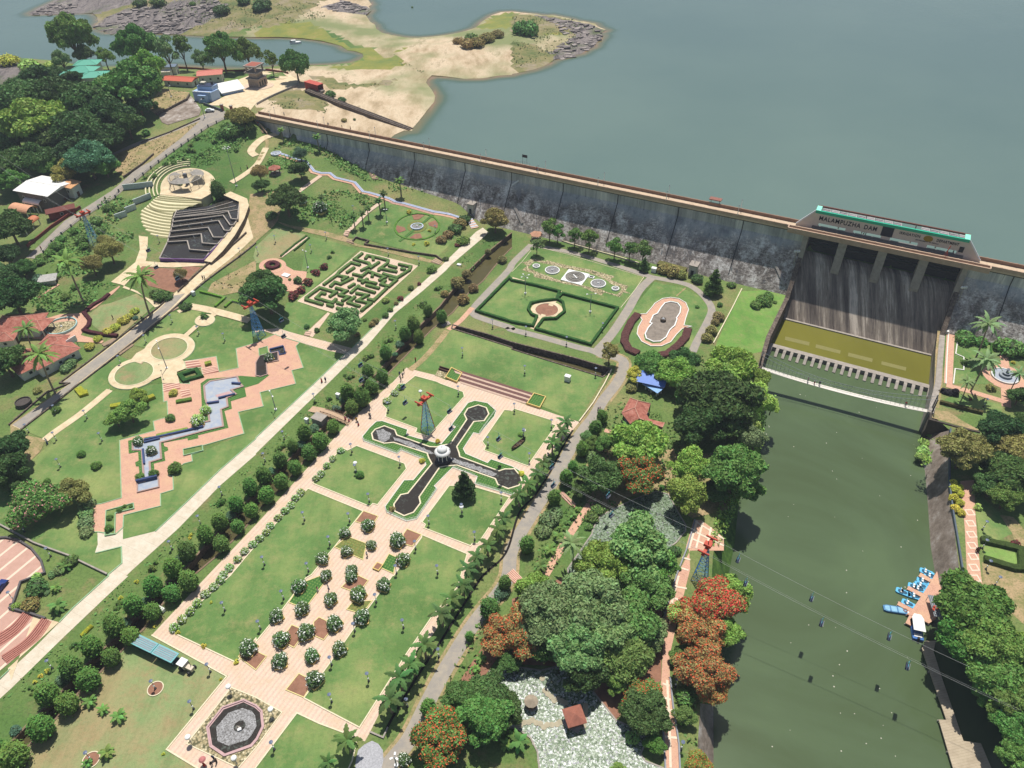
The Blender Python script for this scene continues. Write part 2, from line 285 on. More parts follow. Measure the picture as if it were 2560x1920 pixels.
# ------------------------------------------------------------------ object helpers
def prop(o, label=None, cat=None, group=None, kind=None):
    if label: o['label'] = label
    if cat: o['category'] = cat
    if group: o['group'] = group
    if kind: o['kind'] = kind
    return o
def mk(name, V, F, mats, parent=None, smooth=False, mi=None):
    me = bpy.data.meshes.new(name); me.from_pydata([tuple(map(float, v)) for v in V], [], F)
    for m in (mats if isinstance(mats, (list, tuple)) else [mats]): me.materials.append(M(m) if isinstance(m, str) else m)
    if mi is not None: me.polygons.foreach_set('material_index', mi)
    if smooth: me.polygons.foreach_set('use_smooth', [True]*len(me.polygons))
    me.update(); o = bpy.data.objects.new(name, me); COL.objects.link(o)
    if parent: o.parent = parent
    return o
def thing(name, label, cat, loc=(0, 0, 0), rz=0, group=None):
    o = bpy.data.objects.new(name, None); COL.objects.link(o); o.empty_display_size = .3
    o.location = loc; o.rotation_euler = (0, 0, rz); return prop(o, label, cat, group)
def dup(root, loc, rz=0, sc=1, label=None, group=None, color=None):
    def cp(o, par):
        c = o.copy(); COL.objects.link(c)
        if par: c.parent = par
        if color: c.color = (*color, 1)
        for ch in o.children: cp(ch, c)
        return c
    r = cp(root, None); r.location = loc; r.rotation_euler = (0, 0, rz); r.scale = (sc, sc, sc) if isinstance(sc, (int, float)) else sc
    if label: r['label'] = label
    if group: r['group'] = group
    return r
class MB:
    """collects shapes into one mesh"""
    def __init__(s): s.v = []; s.f = []; s.i = []
    def add(s, V, F, m=0):
        n = len(s.v); s.v += [tuple(map(float, q)) for q in V]; s.f += [tuple(n+k for k in f) for f in F]; s.i += [m]*len(F); return s
    def box(s, c, d, rz=0, m=0):
        x, y, z = (k/2 for k in d); V = []
        for dx, dy, dz in ((-x, -y, -z), (x, -y, -z), (x, y, -z), (-x, y, -z), (-x, -y, z), (x, -y, z), (x, y, z), (-x, y, z)):
            V.append((c[0]+dx*cos(rz)-dy*sin(rz), c[1]+dx*sin(rz)+dy*cos(rz), c[2]+dz))
        return s.add(V, [(3, 2, 1, 0), (4, 5, 6, 7), (0, 1, 5, 4), (1, 2, 6, 5), (2, 3, 7, 6), (3, 0, 4, 7)], m)
    def bar(s, a, b, w, w2=None, m=0, n=4):
        a = Vector(a); b = Vector(b); d = (b-a).normalized(); u = d.cross(Vector((0, 0, 1)) if abs(d.z) < .9 else Vector((1, 0, 0))).normalized(); v = d.cross(u); w2 = w if w2 is None else w2
        R = lambda p, r: [p+u*(r*cos(2*pi*(k+.5)/n))+v*(r*sin(2*pi*(k+.5)/n)) for k in range(n)]
        return s.add(R(a, w)+R(b, w2), [(k, (k+1) % n, n+(k+1) % n, n+k) for k in range(n)]+[tuple(range(n-1, -1, -1)), tuple(range(n, 2*n))], m)
    def lathe(s, prof, n=24, c=(0, 0, 0), m=0, sx=1, sy=1):
        V = [(c[0]+r*sx*cos(2*pi*k/n), c[1]+r*sy*sin(2*pi*k/n), c[2]+z) for r, z in prof for k in range(n)]
        F = [(i*n+k, i*n+(k+1) % n, (i+1)*n+(k+1) % n, (i+1)*n+k) for i in range(len(prof)-1) for k in range(n)]
        return s.add(V, F, m)
    def prism(s, poly, z0, z1, m=0):
        n = len(poly); a = sum(poly[i][0]*poly[(i+1) % n][1]-poly[(i+1) % n][0]*poly[i][1] for i in range(n))
        if a < 0: poly = poly[::-1]
        return s.add([(p[0], p[1], z0) for p in poly]+[(p[0], p[1], z1) for p in poly], [tuple(range(n, 2*n)), tuple(range(n-1, -1, -1))]+[(k, (k+1) % n, n+(k+1) % n, n+k) for k in range(n)], m)
    def build(s, name, mats, parent=None, smooth=False): return mk(name, s.v, s.f, mats, parent, smooth, s.i)
def dense(P, step, closed=True):
    out = []; n = len(P)
    for i in range(n if closed else n-1):
        a = np.array(P[i][:2]); b = np.array(P[(i+1) % n][:2]); k = max(1, int(np.linalg.norm(b-a)/step))
        out += [tuple(a+(b-a)*t/k) for t in range(k)]
    if not closed: out.append(tuple(P[-1][:2]))
    return out
def smoothline(P, n=6, closed=False):
    P = [np.array(p, float) for p in P]; out = []; m = len(P)
    for i in range(m if closed else m-1):
        g = (lambda k: P[k % m]) if closed else (lambda k: P[min(max(k, 0), m-1)])
        a, b, c, d = g(i-1), g(i), g(i+1), g(i+2)
        for t in range(n):
            t /= n; out.append(tuple(.5*((2*b)+(c-a)*t+(2*a-5*b+4*c-d)*t*t+(3*b-3*c+d-a)*t**3)))
    if not closed: out.append(tuple(P[-1]))
    return out
_oc = [0]
def off_of(z, lv): return lv*.02+_oc[0]*.0001+(0 if z < .02 else min(1, (z-.02)/.5)*(.05+.03*lv))
def sheet(name, P, mat, lv, closed=True, kind='structure', z=None, holes=(), parent=None, step=3.0):
    """a drawn area laid on the terrain at its level"""
    _oc[0] += 1; P = [p[:2] for p in P]; zs = [h(*p) for p in P]
    flat = z is not None or max(zs) < .02
    B = dense(P, 50 if flat else step); V = list(B); E = [(i, (i+1) % len(B)) for i in range(len(B))]
    for H_ in holes:
        k = len(V); H_ = dense(H_, 50 if flat else step); V += H_; E += [(k+i, k+(i+1) % len(H_)) for i in range(len(H_))]
    if not flat:
        a = np.array(B); x0, y0 = a.min(0); x1, y1 = a.max(0)
        g = [(x, y) for x in np.arange(math.ceil(x0/step)*step, x1, step) for y in np.arange(math.ceil(y0/step)*step, y1, step)]
        if g: g = np.array(g); V += [tuple(q) for q in g[inpoly(g, P)]]
    r = delaunay_2d_cdt([Vector(v) for v in V], E, [], 0, 1e-4); V2 = [tuple(v) for v in r[0]]; F = [tuple(f) for f in r[2]]
    cen = np.array([np.mean([V2[i] for i in f], 0) for f in F]); ok = inpoly(cen, P)
    for H_ in holes: ok &= ~inpoly(cen, H_)
    F = [f for f, k in zip(F, ok) if k]
    out = []
    for x, y in V2:
        zz = z if z is not None else h(x, y); out.append((x, y, zz+(off_of(zz, lv) if z is None else 0)))
    F = [f if (V2[f[1]][0]-V2[f[0]][0])*(V2[f[2]][1]-V2[f[0]][1])-(V2[f[2]][0]-V2[f[0]][0])*(V2[f[1]][1]-V2[f[0]][1]) > 0 else f[::-1] for f in F]
    o = mk(name, out, F, mat, parent)
    if kind: o['kind'] = kind
    return o
def offset_line(P, d, closed=False):
    P = [np.array(p[:2], float) for p in P]; n = len(P); out = []
    for i in range(n):
        a = P[(i-1) % n] if closed or i > 0 else None; c = P[(i+1) % n] if closed or i < n-1 else None; b = P[i]; ns = []
        for u, v in ((a, b), (b, c)):
            if u is None or v is None: continue
            w = v-u; L = np.linalg.norm(w)
            if L > 1e-6: ns.append(np.array([-w[1], w[0]])/L)
        if not ns: ns = [np.array([0, 1.])]
        m = sum(ns); L = np.linalg.norm(m); m = m/L if L > .2 else ns[0]; k = 1/max(.4, float(m@ns[0])); out.append(tuple(b+m*d*k))
    return out
def ribbon(name, P, w, mat, lv, kind='structure', smooth=True, closed=False):
    _oc[0] += 1; P = [p[:2] for p in P]
    if smooth: P = smoothline(P, 6, closed)
    P = dense(P, 3, closed); a = offset_line(P, w/2, closed); b = offset_line(P, -w/2, closed); V = []; n = len(P)
    for p, q in zip(a, b):
        for s_ in (0, .5, 1):
            x, y = p[0]+(q[0]-p[0])*s_, p[1]+(q[1]-p[1])*s_; z = h(x, y); V.append((x, y, z+off_of(z, lv)))
    F = [(3*i+k, 3*i+k+1, 3*((i+1) % n)+k+1, 3*((i+1) % n)+k) for i in range(n if closed else n-1) for k in (0, 1)]
    o = mk(name, V, F, mat)
    if kind: o['kind'] = kind
    return o
def wallmesh(P, w, z0, z1, closed=False, ground=True, step=4, mb=None, m=0, batter=0):
    """a wall or kerb of width w following the line; z0/z1 relative to the ground (or absolute)"""
    P = [p[:2] for p in P]; P = dense(P, step, closed); a = offset_line(P, w/2, closed); b = offset_line(P, -w/2, closed); V = []; n = len(P)
    for p, q, c in zip(a, b, P):
        g = h(*c) if ground else 0
        V += [(*p, g+z0), (*p, g+z1), (*q, g+z1), (*q, g+z0)]
    F = []
    for i in range(n if closed else n-1):
        j = (i+1) % n
        F += [(4*i+k, 4*j+k, 4*j+k+1, 4*i+k+1) for k in (0, 1, 2)]
    if not closed: F += [(0, 1, 2, 3), (4*n-1, 4*n-2, 4*n-3, 4*n-4)]
    mb = mb or MB(); return mb.add(V, F, m)
def kerb(P, w=.22, z=.14, mat=None, closed=True, name='kerb', label=None):
    o = wallmesh(P, w, -.05, z, closed, step=3 if max(h(*p[:2]) for p in P) > .02 else 60).build(name, mat or plain('kerb_cream', 'd9cdae', .8))
    if label: prop(o, label, 'kerb')
    else: o['kind'] = 'structure'
    return o
def hardwall(name, P, w, z0, z1, mat, label, cat='wall', closed=False, ground=True, group=None):
    return prop(wallmesh(P, w, z0, z1, closed, ground).build(name, mat), label, cat, group)
def circ(c, r, n=32, a0=0, a1=2*pi): return [(c[0]+r*cos(a0+(a1-a0)*k/n), c[1]+r*sin(a0+(a1-a0)*k/n)) for k in range(n)]
def gd(a, b): return math.hypot(a[0]-b[0], a[1]-b[1])
# ------------------------------------------------------------------ the ground as one sheet
def build_ground():
    far = [dxy(s_end+2, -4)[:2], dxy(420, -4)[:2], (440, -75), (-440, -75), (-436, 260), (-430, 520)]
    outline = shore + far
    outline = dense(outline, 4)
    holes = [dense(river_hole, 4), dense(canal_hole, 4), dense(DITCH, 4)]
    step = 4.0
    g = np.array([(x+(step/2)*(j % 2), y) for j, y in enumerate(np.arange(-74, 900, step)) for x in np.arange(-438, 440, step)])
    g = g[inpoly(g, outline)]
    # no lattice points crowding the drawn edges
    allb = np.array(outline+sum(holes, [])); keep = np.ones(len(g), bool)
    for i in range(0, len(g), 2000):
        d2 = ((g[i:i+2000, None]-allb[None])**2).sum(-1).min(1); keep[i:i+2000] = d2 > 2.0
    g = g[keep]
    for H_ in holes: g = g[~inpoly(g, H_)]
    V = []; E = []
    for B in [outline]+holes: k = len(V); V += B; E += [(k+i, k+(i+1) % len(B)) for i in range(len(B))]
    nb = len(outline); V += [tuple(q) for q in g]
    r = delaunay_2d_cdt([Vector(v) for v in V], E, [], 0, 1e-4); V2 = np.array([tuple(v) for v in r[0]]); F = np.array([tuple(f) for f in r[2]])
    cen = V2[F].mean(1); ok = inpoly(cen, outline)
    for H_ in holes: ok &= ~inpoly(cen, H_)
    F = F[ok]; cen = cen[ok]
    z = hf(V2); s, o = dso(V2[:, 0], V2[:, 1])
    up = (o < -3) | (s < 0)
    sh = np.array(shore); d = np.full(len(V2), 99.)
    for i in range(0, len(V2), 2000): d[i:i+2000] = np.sqrt(((V2[i:i+2000, None]-sh[None])**2).sum(-1).min(1))
    rough = np.array([sin(x*.21+sin(y*.13)*2)*.5+sin(x*.53+y*.47)*.3+sin(y*.83-x*.3)*.25 for x, y in V2])
    z = z+np.where(up & (z < 18.6) & (V2[:, 1] > 330), rough*np.clip(d/25, 0, 1)*.6, 0); z = np.where(up & (d < 60), np.maximum(z, WZ+.03), z)
    # drop the shore's own rim under the water
    A = np.cross(V2[F[:, 1]]-V2[F[:, 0]], V2[F[:, 2]]-V2[F[:, 0]]); F[A < 0] = F[A < 0][:, ::-1]
    pol = [(g0_zone[0], [at(p, 15.8)[:2] for p in pts(g0_zone[1])]) for g0_zone in ZONES]
    mats = ['wild_grass', 'shore_sand', 'shore_rock', 'shore_green', 'shore_scrub', 'dirt']; mi = np.zeros(len(F), int)
    s, o = dso(cen[:, 0], cen[:, 1]); mi[(o < -3) & (s > -6) & (cen[:, 1] > 300)] = 1
    for m, P in pol: mi[inpoly(cen, P)] = mats.index(m)
    mk('ground', [(x, y, q) for (x, y), q in zip(V2, z)], [tuple(map(int, f)) for f in F], mats, None, True, [int(k) for k in mi])['kind'] = 'structure'
ZONES = [
 ('shore_scrub', "V -100,-200 900,-200 T10 960,-10 700,100 600,250 500,300 300,260 0,250 T00 1700,320 1200,320 760,230 200,200 -100,140"),
 ('shore_sand', "T10 0,265 300,230 520,100 560,60 780,0 950,-20 1010,50 960,150 1050,280 1200,320 1000,400 860,390 700,300 500,250 300,290 0,320 T00 2100,300 T10 0,240"),
 ('shore_sand', "V 780,-20 870,-200 1300,-100 1400,100 1320,250 1000,330 860,330 520,240 560,215 620,165 560,150 640,142 760,135 820,120 790,60"),
 ('shore_green', "T10 0,270 300,215 480,225 640,300 760,370 860,410 1000,400 1100,500 1200,470 1330,410 1200,440 1290,560 1100,590 880,590 560,575 800,550 930,500 890,450 780,420 600,350 300,320 0,320"),
 ('shore_rock', "V 60,30 75,10 130,-10 330,-60 400,-10 360,5 210,28 100,36"),
 ('shore_rock', "T00 800,235 900,150 1100,90 1350,100 1550,80 1850,90 1990,130 1900,200 1650,250 1500,300 1000,300"),
 ('shore_rock', "T10 580,100 760,20 900,40 990,60 960,130 700,130"),
 ('shore_green', "T10 1900,240 2050,120 2212,90 T20 0,90 300,180 450,300 150,330 0,270 T10 2212,260"),
 ('shore_scrub', "T20 0,110 350,130 480,160 600,220 560,350 420,280 200,340 0,300"),
 ('shore_rock', "T20 200,120 640,190 850,262 800,320 600,480 360,520 250,560 300,460 420,420 560,300 380,200"),
 ('shore_scrub', "T20 0,400 200,400 380,480 300,560 60,630 0,560"),
 ('shore_scrub', "T10 240,830 440,830 640,900 600,1000 280,990 80,930"),
 ('shore_scrub', "T10 440,650 650,680 800,740 1200,680 1150,730 800,780 700,800 600,760"),
 ('shore_rock', "V -100,140 40,142 80,190 0,215 -100,215"),
]
build_ground()
# reservoir: a wide sheet with the shallows marked by distance from the shore
def build_water():
    P = np.array(shore); V = []; F = []
    def grid(x0, x1, y0, y1, st):
        nx, ny = int((x1-x0)/st), int((y1-y0)/st); b = len(V)
        for i in range(nx+1):
            for j in range(ny+1): V.append((x0+i*st, y0+j*st))
        for i in range(nx):
            for j in range(ny): a = b+i*(ny+1)+j; F.append((a, a+ny+1, a+ny+2, a+1))
    grid(-440, 440, 100, 820, 4)
    V_ = np.array(V); s, o = dso(V_[:, 0], V_[:, 1])
    d = np.full(len(V_), 99.)
    D = np.array(dense(shore, 3))
    near = np.arange(len(V_))
    for i in range(0, len(V_), 2000): d[i:i+2000] = np.sqrt(((V_[i:i+2000, None]-D[None])**2).sum(-1).min(1))
    keep = [k for k, f in enumerate(F) if all(o[v] < -3.0 for v in f) and (all(s[v] > -2 for v in f) or V_[f[0]][1] > 330)]
    me = mk('reservoir_water', [(x, y, WZ) for x, y in V], [F[k] for k in keep], 'reservoir_water'); me['kind'] = 'structure'
    a = me.data.attributes.new('shallow', 'FLOAT', 'POINT'); a.data.foreach_set('value', np.clip(1-d/9, 0, 1).astype(float))
    mb = MB(); 
    for x0, x1, y0, y1 in ((-6000, 6000, 820, 9000), (440, 6000, 140, 820), (-6000, -440, 300, 820)): mb.add([(x0, y0, WZ), (x1, y0, WZ), (x1, y1, WZ), (x0, y1, WZ)], [(0, 1, 2, 3)])
    mb.build('reservoir_water', 'reservoir_water')['kind'] = 'structure'
    # strip right against the dam's upstream side
    mb = MB(); a, b = dxy(60, -2.5, WZ-.01), dxy(430, -2.5, WZ-.01); c, d_ = dxy(430, -14, WZ-.01), dxy(60, -14, WZ-.01); mb.add([a, b, c, d_], [(3, 2, 1, 0)]); mb.build('reservoir_water', 'reservoir_water')['kind'] = 'structure'
    mb = MB(); mb.add([(-5000, -4000, -9), (5000, -4000, -9), (5000, 330, -9), (-5000, 330, -9)], [(0, 1, 2, 3)]); 
    mb.build('river_bed', 'wild_grass')['kind'] = 'structure'
    mb = MB()
    for x0, x1, y0, y1 in ((-3000, 3000, -3000, -75), (440, 3000, -75, 140), (-3000, -440, -75, 300)): mb.add([(x0, y0, -.02), (x1, y0, -.02), (x1, y1, -.02), (x0, y1, -.02)], [(0, 1, 2, 3)])
    mb.build('far_land', 'wild_grass')['kind'] = 'structure'
build_water()
# ------------------------------------------------------------------ river, basin, banks, canal
bl, br_ = at((1699, 675), RZ), at((2013, 750), RZ)                # foot of the chute
S0, S1 = dso(bl[0], bl[1])[0], dso(br_[0], br_[1])[0]             # spillway between these stations
BAF = 43.5; b0 = at(pts("T31 20,1330")[0], RZ+.8); BAF = dso(b0[0], b0[1])[1]
rw = [dxy(S0-8, BAF, 0)[:2], dxy(S1+8, BAF, 0)[:2]]
sheet('river_water', [dxy(S0-20, BAF)[:2], dxy(S1+6, BAF)[:2], (175, 110), (220, -74), (20, -74), dxy(S0-60, 200)[:2]], 'river_water', 0, z=RZ)
sheet('basin_water', [dxy(S0-4, 8)[:2], dxy(S1+4, 8)[:2], dxy(S1+4, BAF)[:2], dxy(S0-4, BAF)[:2]], 'basin_water', 0, z=RZ+.5)
for s_ in ('T31 150,1248 360,1298 355,1328 145,1278', 'T31 415,1315 628,1370 622,1398 410,1345', 'T31 695,1388 905,1440 900,1470 690,1418', 'T31 982,1462 1195,1515 1190,1545 978,1490'): sheet('submerged_slab', g0(pts(s_), RZ+.5), plain('slab_olive', '807c4c', .3, .08), 0, z=RZ+.52)
def bank(name, top, bot, mat, label=None, cat='embankment', z0=-.0, z1=None):
    n = 40
    def rs(P):
        P = np.array([p[:2] for p in P]); L = np.r_[0, np.cumsum(np.linalg.norm(np.diff(P, axis=0), axis=1))]; t = np.linspace(0, L[-1], n); return np.stack([np.interp(t, L, P[:, 0]), np.interp(t, L, P[:, 1])], 1)
    A, B = rs(top), rs(bot); V = []
    for a, b in zip(A, B):
        for k in range(5): q = a+(b-a)*k/4; V.append((*q, z0+(z1 if z1 is not None else RZ-.6)*k/4-(0.0 if k in (0, 4) else .15*rnd.random())))
    F = [(5*i+k, 5*i+k+1, 5*i+k+6, 5*i+k+5) for i in range(n-1) for k in range(4)]
    o = mk(name, V, F, mat)
    return prop(o, label, cat) if label else prop(o, kind='structure')
bank('river_bank', g0(pts("V 1634,830 1618,870 1606,930 1575,1000 1560,1100 1540,1200 1535,1300 1525,1400 1513,1519")), g0(pts("V 1642,835 1657,900 1650,970 1600,1080 1590,1180 1570,1280 1560,1400 1546,1519"), RZ), 'river_bank')
bank('stone_revetment', g0(pts("V 1513,1519 1504,1659 1500,1850")), g0(pts("V 1544,1519 1546,1659 1550,1850"), RZ), 'revetment', 'grey sloping masonry embankment below the flame trees, left of the river')
bank('stone_revetment', g0(pts("T32 1570,400 1560,860 1590,1100 1660,1659 T33 1720,100 V 2075,1270")), g0(pts("T32 1330,440 1300,600 1345,740 1370,1000 1395,1400 1430,1600 T33 1450,80 V 2040,1290"), RZ), 'revetment', 'broad grey masonry embankment with pale patches, right of the river above the jetty')
bank('river_bank', g0(pts("V 2075,1270 2110,1400 2160,1500 2230,1580 2300,1700 2380,1850")), g0(pts("V 2045,1300 2075,1420 2120,1520 2190,1600 2250,1720 2330,1870"), RZ), 'river_bank')
bank('river_bank', g0(pts('V 1500,1850'))+[(38., -70.)], [tuple(at((1550, 1850), RZ)[:2]), (43., -70.)], 'river_bank'); bank('river_bank', g0(pts('V 2380,1850'))+[(150., -70.)], [tuple(at((2330, 1870), RZ)[:2]), (145., -70.)], 'river_bank')
# canal: walls, bed of water; ditch
for P, nm, lb in ((CANAL_L, 'canal_wall', 'dark stone wall on the left edge of the long narrow canal'), (CANAL_R, 'canal_wall', 'low pale stone wall on the right edge of the long narrow canal')):
    Q = g0(P); mb = wallmesh(Q, .45, -2.6, .12, ground=False, step=10); prop(mb.build(nm, plain('canal_stone', '7d6a56' if P is CANAL_L else '7d6a56', .9, .3, 2)), lb, 'wall')
sheet('canal_water', dense(canal_hole, 10), 'canal_water', 0, z=-1.7)
mbd = wallmesh(DITCH, .4, -2.2, .25, closed=True, ground=False); prop(mbd.build('ditch_wall', 'stone_wall'), 'dark stone walling of the deep ditch across the upper lawn', 'wall'); sheet('ditch_water', DITCH, 'canal_water', 0, z=-1.9)
# ------------------------------------------------------------------ the dam
M_conc = plain('weathered_concrete', '9b9389', .9, .22, .8); M_par = plain('parapet_plaster', 'b39a84', .9, .15, .6); M_parb = plain('parapet_brown', '8f7360', .9, .2, .8)
M_road = plain('crest_surface', 'c2ad93', .9, .12, .5); M_dark = plain('dark_metal', '26282b', .6); M_white = plain('white_paint', 'e4e4e0', .5, .04); M_grey = plain('grey_metal', '8b9196', .45, .08)
dam = thing('dam', 'long grey masonry dam wall between the reservoir and the garden, with a four-bay spillway', 'dam', dxy(120, 0, 0)); dam_o = Vector(dam.location)
def DP(mb, prof, s0, s1, m=0, seg=None):
    """extrude an (o,z) profile along the dam"""
    n = len(prof); V = [Vector(dxy(s, o, z))-dam_o for s in (s0, s1) for o, z in prof]
    return mb.add(V, [tuple(range(n)), tuple(range(2*n-1, n-1, -1))]+[(k, n+k, n+(k+1) % n, (k+1) % n) for k in range(n)], m)
zb = -9
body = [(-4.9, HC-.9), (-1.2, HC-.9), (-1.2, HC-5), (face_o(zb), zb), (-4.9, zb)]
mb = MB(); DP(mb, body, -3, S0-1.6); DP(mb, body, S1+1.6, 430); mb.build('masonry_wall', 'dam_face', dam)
for s in [x for x in (17, 38, 60, 83, 107, 128, 150, 172, 195, 218) if x < S0-3]+[S1+k for k in (14, 30, 48)]:
    pr = [(-1.1, HC-1), (-1.1, HC-5), (face_o(2)+.1, 2), (face_o(2)-.2, 2), (-1.4, HC-5), (-1.4, HC-1)]; mb = MB(); DP(mb, pr, s, s+.28); mb.build('joint', plain('joint_stain', '3c3b3b', .95, .2), dam)
mb = MB(); DP(mb, [(-4.9, HC-.9), (-4.9, HC-.2), (0, HC-.2), (0, HC-.9)], -3, 430); DP(mb, [(-1.2, HC-1.5), (-1.2, HC-.9), (-.3, HC-.9)], -3, 430); mb.build('crest_road', M_road, dam)
mb = MB(); DP(mb, [(-.4, HC-.25), (-.4, HC+.85), (.06, HC+.85), (.06, HC-.25)], -3, 430)
for k in range(0, 108): s = k*4; DP(mb, [(-.5, HC-.2), (-.5, HC+.9), (.1, HC+.9), (.1, HC-.2)], s, s+.35)
mb.build('parapet', M_par, dam)
mb = MB()
for a_, b_ in ((-3, S0-2), (S1+2, 430)): DP(mb, [(-4.9, HC-.25), (-4.9, HC+.9), (-4.5, HC+.9), (-4.5, HC-.25)], a_, b_)
for k in range(0, 108):
    s = k*4
    if not S0-3 < s < S1+2: DP(mb, [(-5.0, HC-.2), (-5.0, HC+.95), (-4.4, HC+.95), (-4.4, HC-.2)], s, s+.35)
mb.build('parapet', M_parb, dam)
mb = MB(); DP(mb, [(-.9, HC-1.6), (-.9, HC-1.2), (-1.22, HC-1.2), (-1.22, HC-1.6)], 0, 430); mb.build('pipe', M_dark, dam)
# spillway
ch = [(-4.9, zb), (-4.9, 8), (-4.0, 11.0), (-2.2, 11.8), (-.6, 11.2), (1.2, 9.6), (3.5, 6.8), (6.9, 2.4), (9.9, -1.8), (12.2, -5), (13.6, -6.8), (15, zb)]
def cho(o):
    for (a, b), (c, d) in zip(ch[3:], ch[4:]):
        if a <= o <= c: return b+(d-b)*(o-a)/(c-a)
    return -6
mb = MB(); DP(mb, ch, S0-1.6, S1+1.6); mb.build('spillway_chute', 'chute_face', dam)
mb = MB(); DP(mb, [(13.4, RZ-1), (13.4, RZ+.85), (14.2, RZ+.85), (14.2, RZ-1)], S0, S1); mb.build('toe_kerb', M_conc, dam)
PW = 2.6; bay = (S1-S0-3*PW)/4
for k in range(5):
    mb = MB(); s = S0-PW/2+k*(bay+PW)-(PW/2 if k == 0 else 0) if 0 else None
    a = S0-1.6 if k == 0 else (S1 if k == 4 else S0+k*bay+(k-1)*PW); b = S0 if k == 0 else (S1+1.6 if k == 4 else a+PW)
    pr = [(-4.8, HC-.9), (1.4, HC-.9), (1.4, HC-3), (1.8, 13.5), (2.3, 10.8), (2.6, 9.0), (2.4, 7), (-4.8, 6)]
    DP(mb, pr, a, b); mb.build('pier', M_conc, dam)
for k in range(4):
    a = S0+k*(bay+PW); mb = MB(); DP(mb, [(-3.6, 11.8), (-3.6, HC-2.5), (-3.2, HC-2.5), (-3.2, 11.8)], a, a+bay)
    for z in (13.5, 15.5, 17.5): DP(mb, [(-3.2, z), (-3.2, z+.25), (-3.0, z+.25), (-3.0, z)], a, a+bay)
    mb.build('gate', plain('gate_steel', '2d3034', .6), dam)
    mb = MB(); DP(mb, [(-1.2, HC-2.0), (-1.2, HC-.9), (-.5, HC-.9), (-.5, HC-2.0)], a, a+bay); mb.build('bridge_beam', M_conc, dam)
# stair line down the face, small platforms
for p, q in ((pts("T20 60,1640 10,1570"), 0), (pts("T31 20,510 135,800"), 1)): pass
def face_strip(name, P, w, mat, z=.25):
    Q = [Vector(at_face(p)) for p in P]; mb = MB(); nrm = Vector((DN[0]*.81, DN[1]*.81, .58))
    for a, b in zip(Q, Q[1:]):
        d = (b-a); t = d.cross(nrm).normalized()*w/2; A = [a+t, a-t, b-t, b+t]; A = [x-dam_o for x in A]
        mb.add(A+[x+nrm*z for x in A], [(0, 1, 2, 3), (7, 6, 5, 4), (0, 4, 5, 1), (1, 5, 6, 2), (2, 6, 7, 3), (3, 7, 4, 0)])
    return mb.build(name, mat, dam)
face_strip('stair', pts("T21 5,80 90,270"), 1.0, plain('stair_grey', 'a29a92', .9, .2, 3)); face_strip('stair', pts("T31 5,520 75,650 140,800"), .8, plain('stair_grey', 'a29a92', .9, .2, 3))
face_strip('stair', pts("T20 60,1560 0,1600"), .6, M_white)
mb = MB(); DP(mb, [(-.2, HC-1.5), (-.2, HC-.2), (1.9, HC-.2), (1.9, HC-.9)], S0-7, S1+7); DP(mb, [(1.5, HC-.9), (1.5, HC+.85), (2.0, HC+.85), (2.0, HC-.9)], S0-7, S1+7); DP(mb, [(.1, HC+.85), (.1, HC), (1.6, HC), (1.6, HC+.85)], S0-7.2, S0-6.8); DP(mb, [(.1, HC+.85), (.1, HC), (1.6, HC), (1.6, HC+.85)], S1+6.8, S1+7.2); mb.build('bridge_deck', M_par, dam)
# left abutment stairs
hardwall('stair_parapet', G("T00 2190,1030 2212,1060 T10 100,1165"), .4, 0, 1.0, M_par, 'short plastered parapet of the stairs by the left end of the dam')
# drainage towers at the toe
for p, lb in (((1023, 436), 'small white concrete valve hut against the dam face near the palm terrace'), ((1499, 588), 'dark boxed valve hut at the foot of the dam beside round shrubs')):
    q = at_face(p); t = thing('valve_hut', lb, 'hut', (q[0], q[1], max(0, h(q[0], q[1]))), radians(-28.3)); z0 = q[2]-t.location[2]
    MB().box((0, -1.2, 2), (2.6, 3.2, 4.6)).build('wall', plain('hut_plaster', 'b9b4ab' if p[0] < 1200 else '6d6862', .9, .2), t); MB().box((0, -1.2, 4.4), (3.1, 3.7, .3)).build('roof', M_conc, t); MB().box((0, -2.85, 1.4), (1, .12, 2.2)).build('door', M_dark, t); MB().bar((0, -1, 4.5), (0, -1, 5.6), .12).build('vent_pipe', M_grey, t)
# ------------------------------------------------------------------ gate deck building with the lettering
def on_plane_o(p, o):   # pixel onto a vertical plane parallel to the dam
    d = ray(*p); num = o-dso(0, 0)[1]; den = d[0]*DN[0]+d[1]*DN[1]; k = num/den; q = d*k; return np.array([q[0], q[1], CAMZ+q[2]])
OB = -3.0
Lb = dso(*on_plane_o(pts("T31 250,245")[0], OB)[:2])[0]; Lt = dso(*on_plane_o(pts("T31 415,165")[0], OB)[:2])[0]; Rt = dso(*on_plane_o(pts("T31 1740,430")[0], OB)[:2])[0]; Rb = dso(*on_plane_o(pts("T31 1840,575")[0], OB)[:2])[0]
ztop = float(on_plane_o(pts("T31 800,228")[0], OB)[2])
bd = thing('gate_hoist_building', 'long pale hoist deck on the spillway crest with MALAMPUZHA DAM lettering and green beam', 'building', dxy((Lb+Rb)/2, OB, HC-.2), math.atan2(DD[1], DD[0])); bs = (Lb+Rb)/2
HT = ztop-HC+.2; pale = plain('pale_panel', 'cfc1b4', .8, .06, .6)
def sx(px, py): q = on_plane_o(pts("T31 %g,%g" % (px, py))[0], OB); return dso(q[0], q[1])[0]-bs, q[2]-(HC-.2)
x0, x1 = Lt-bs, Rt-bs; ops = []
for a, b in (((440, 265), (680, 290)), ((740, 330), (985, 355)), ((1057, 395), (1305, 420)), ((1375, 460), (1640, 490))): ops.append((sx(*a)[0], sx(*b)[0]))
oz0, oz1 = 1.2, 2.3
mb = MB(); T = .35
def pan(a, b, z0, z1): mb.box(((a+b)/2, 0, (z0+z1)/2), (b-a, T, z1-z0))
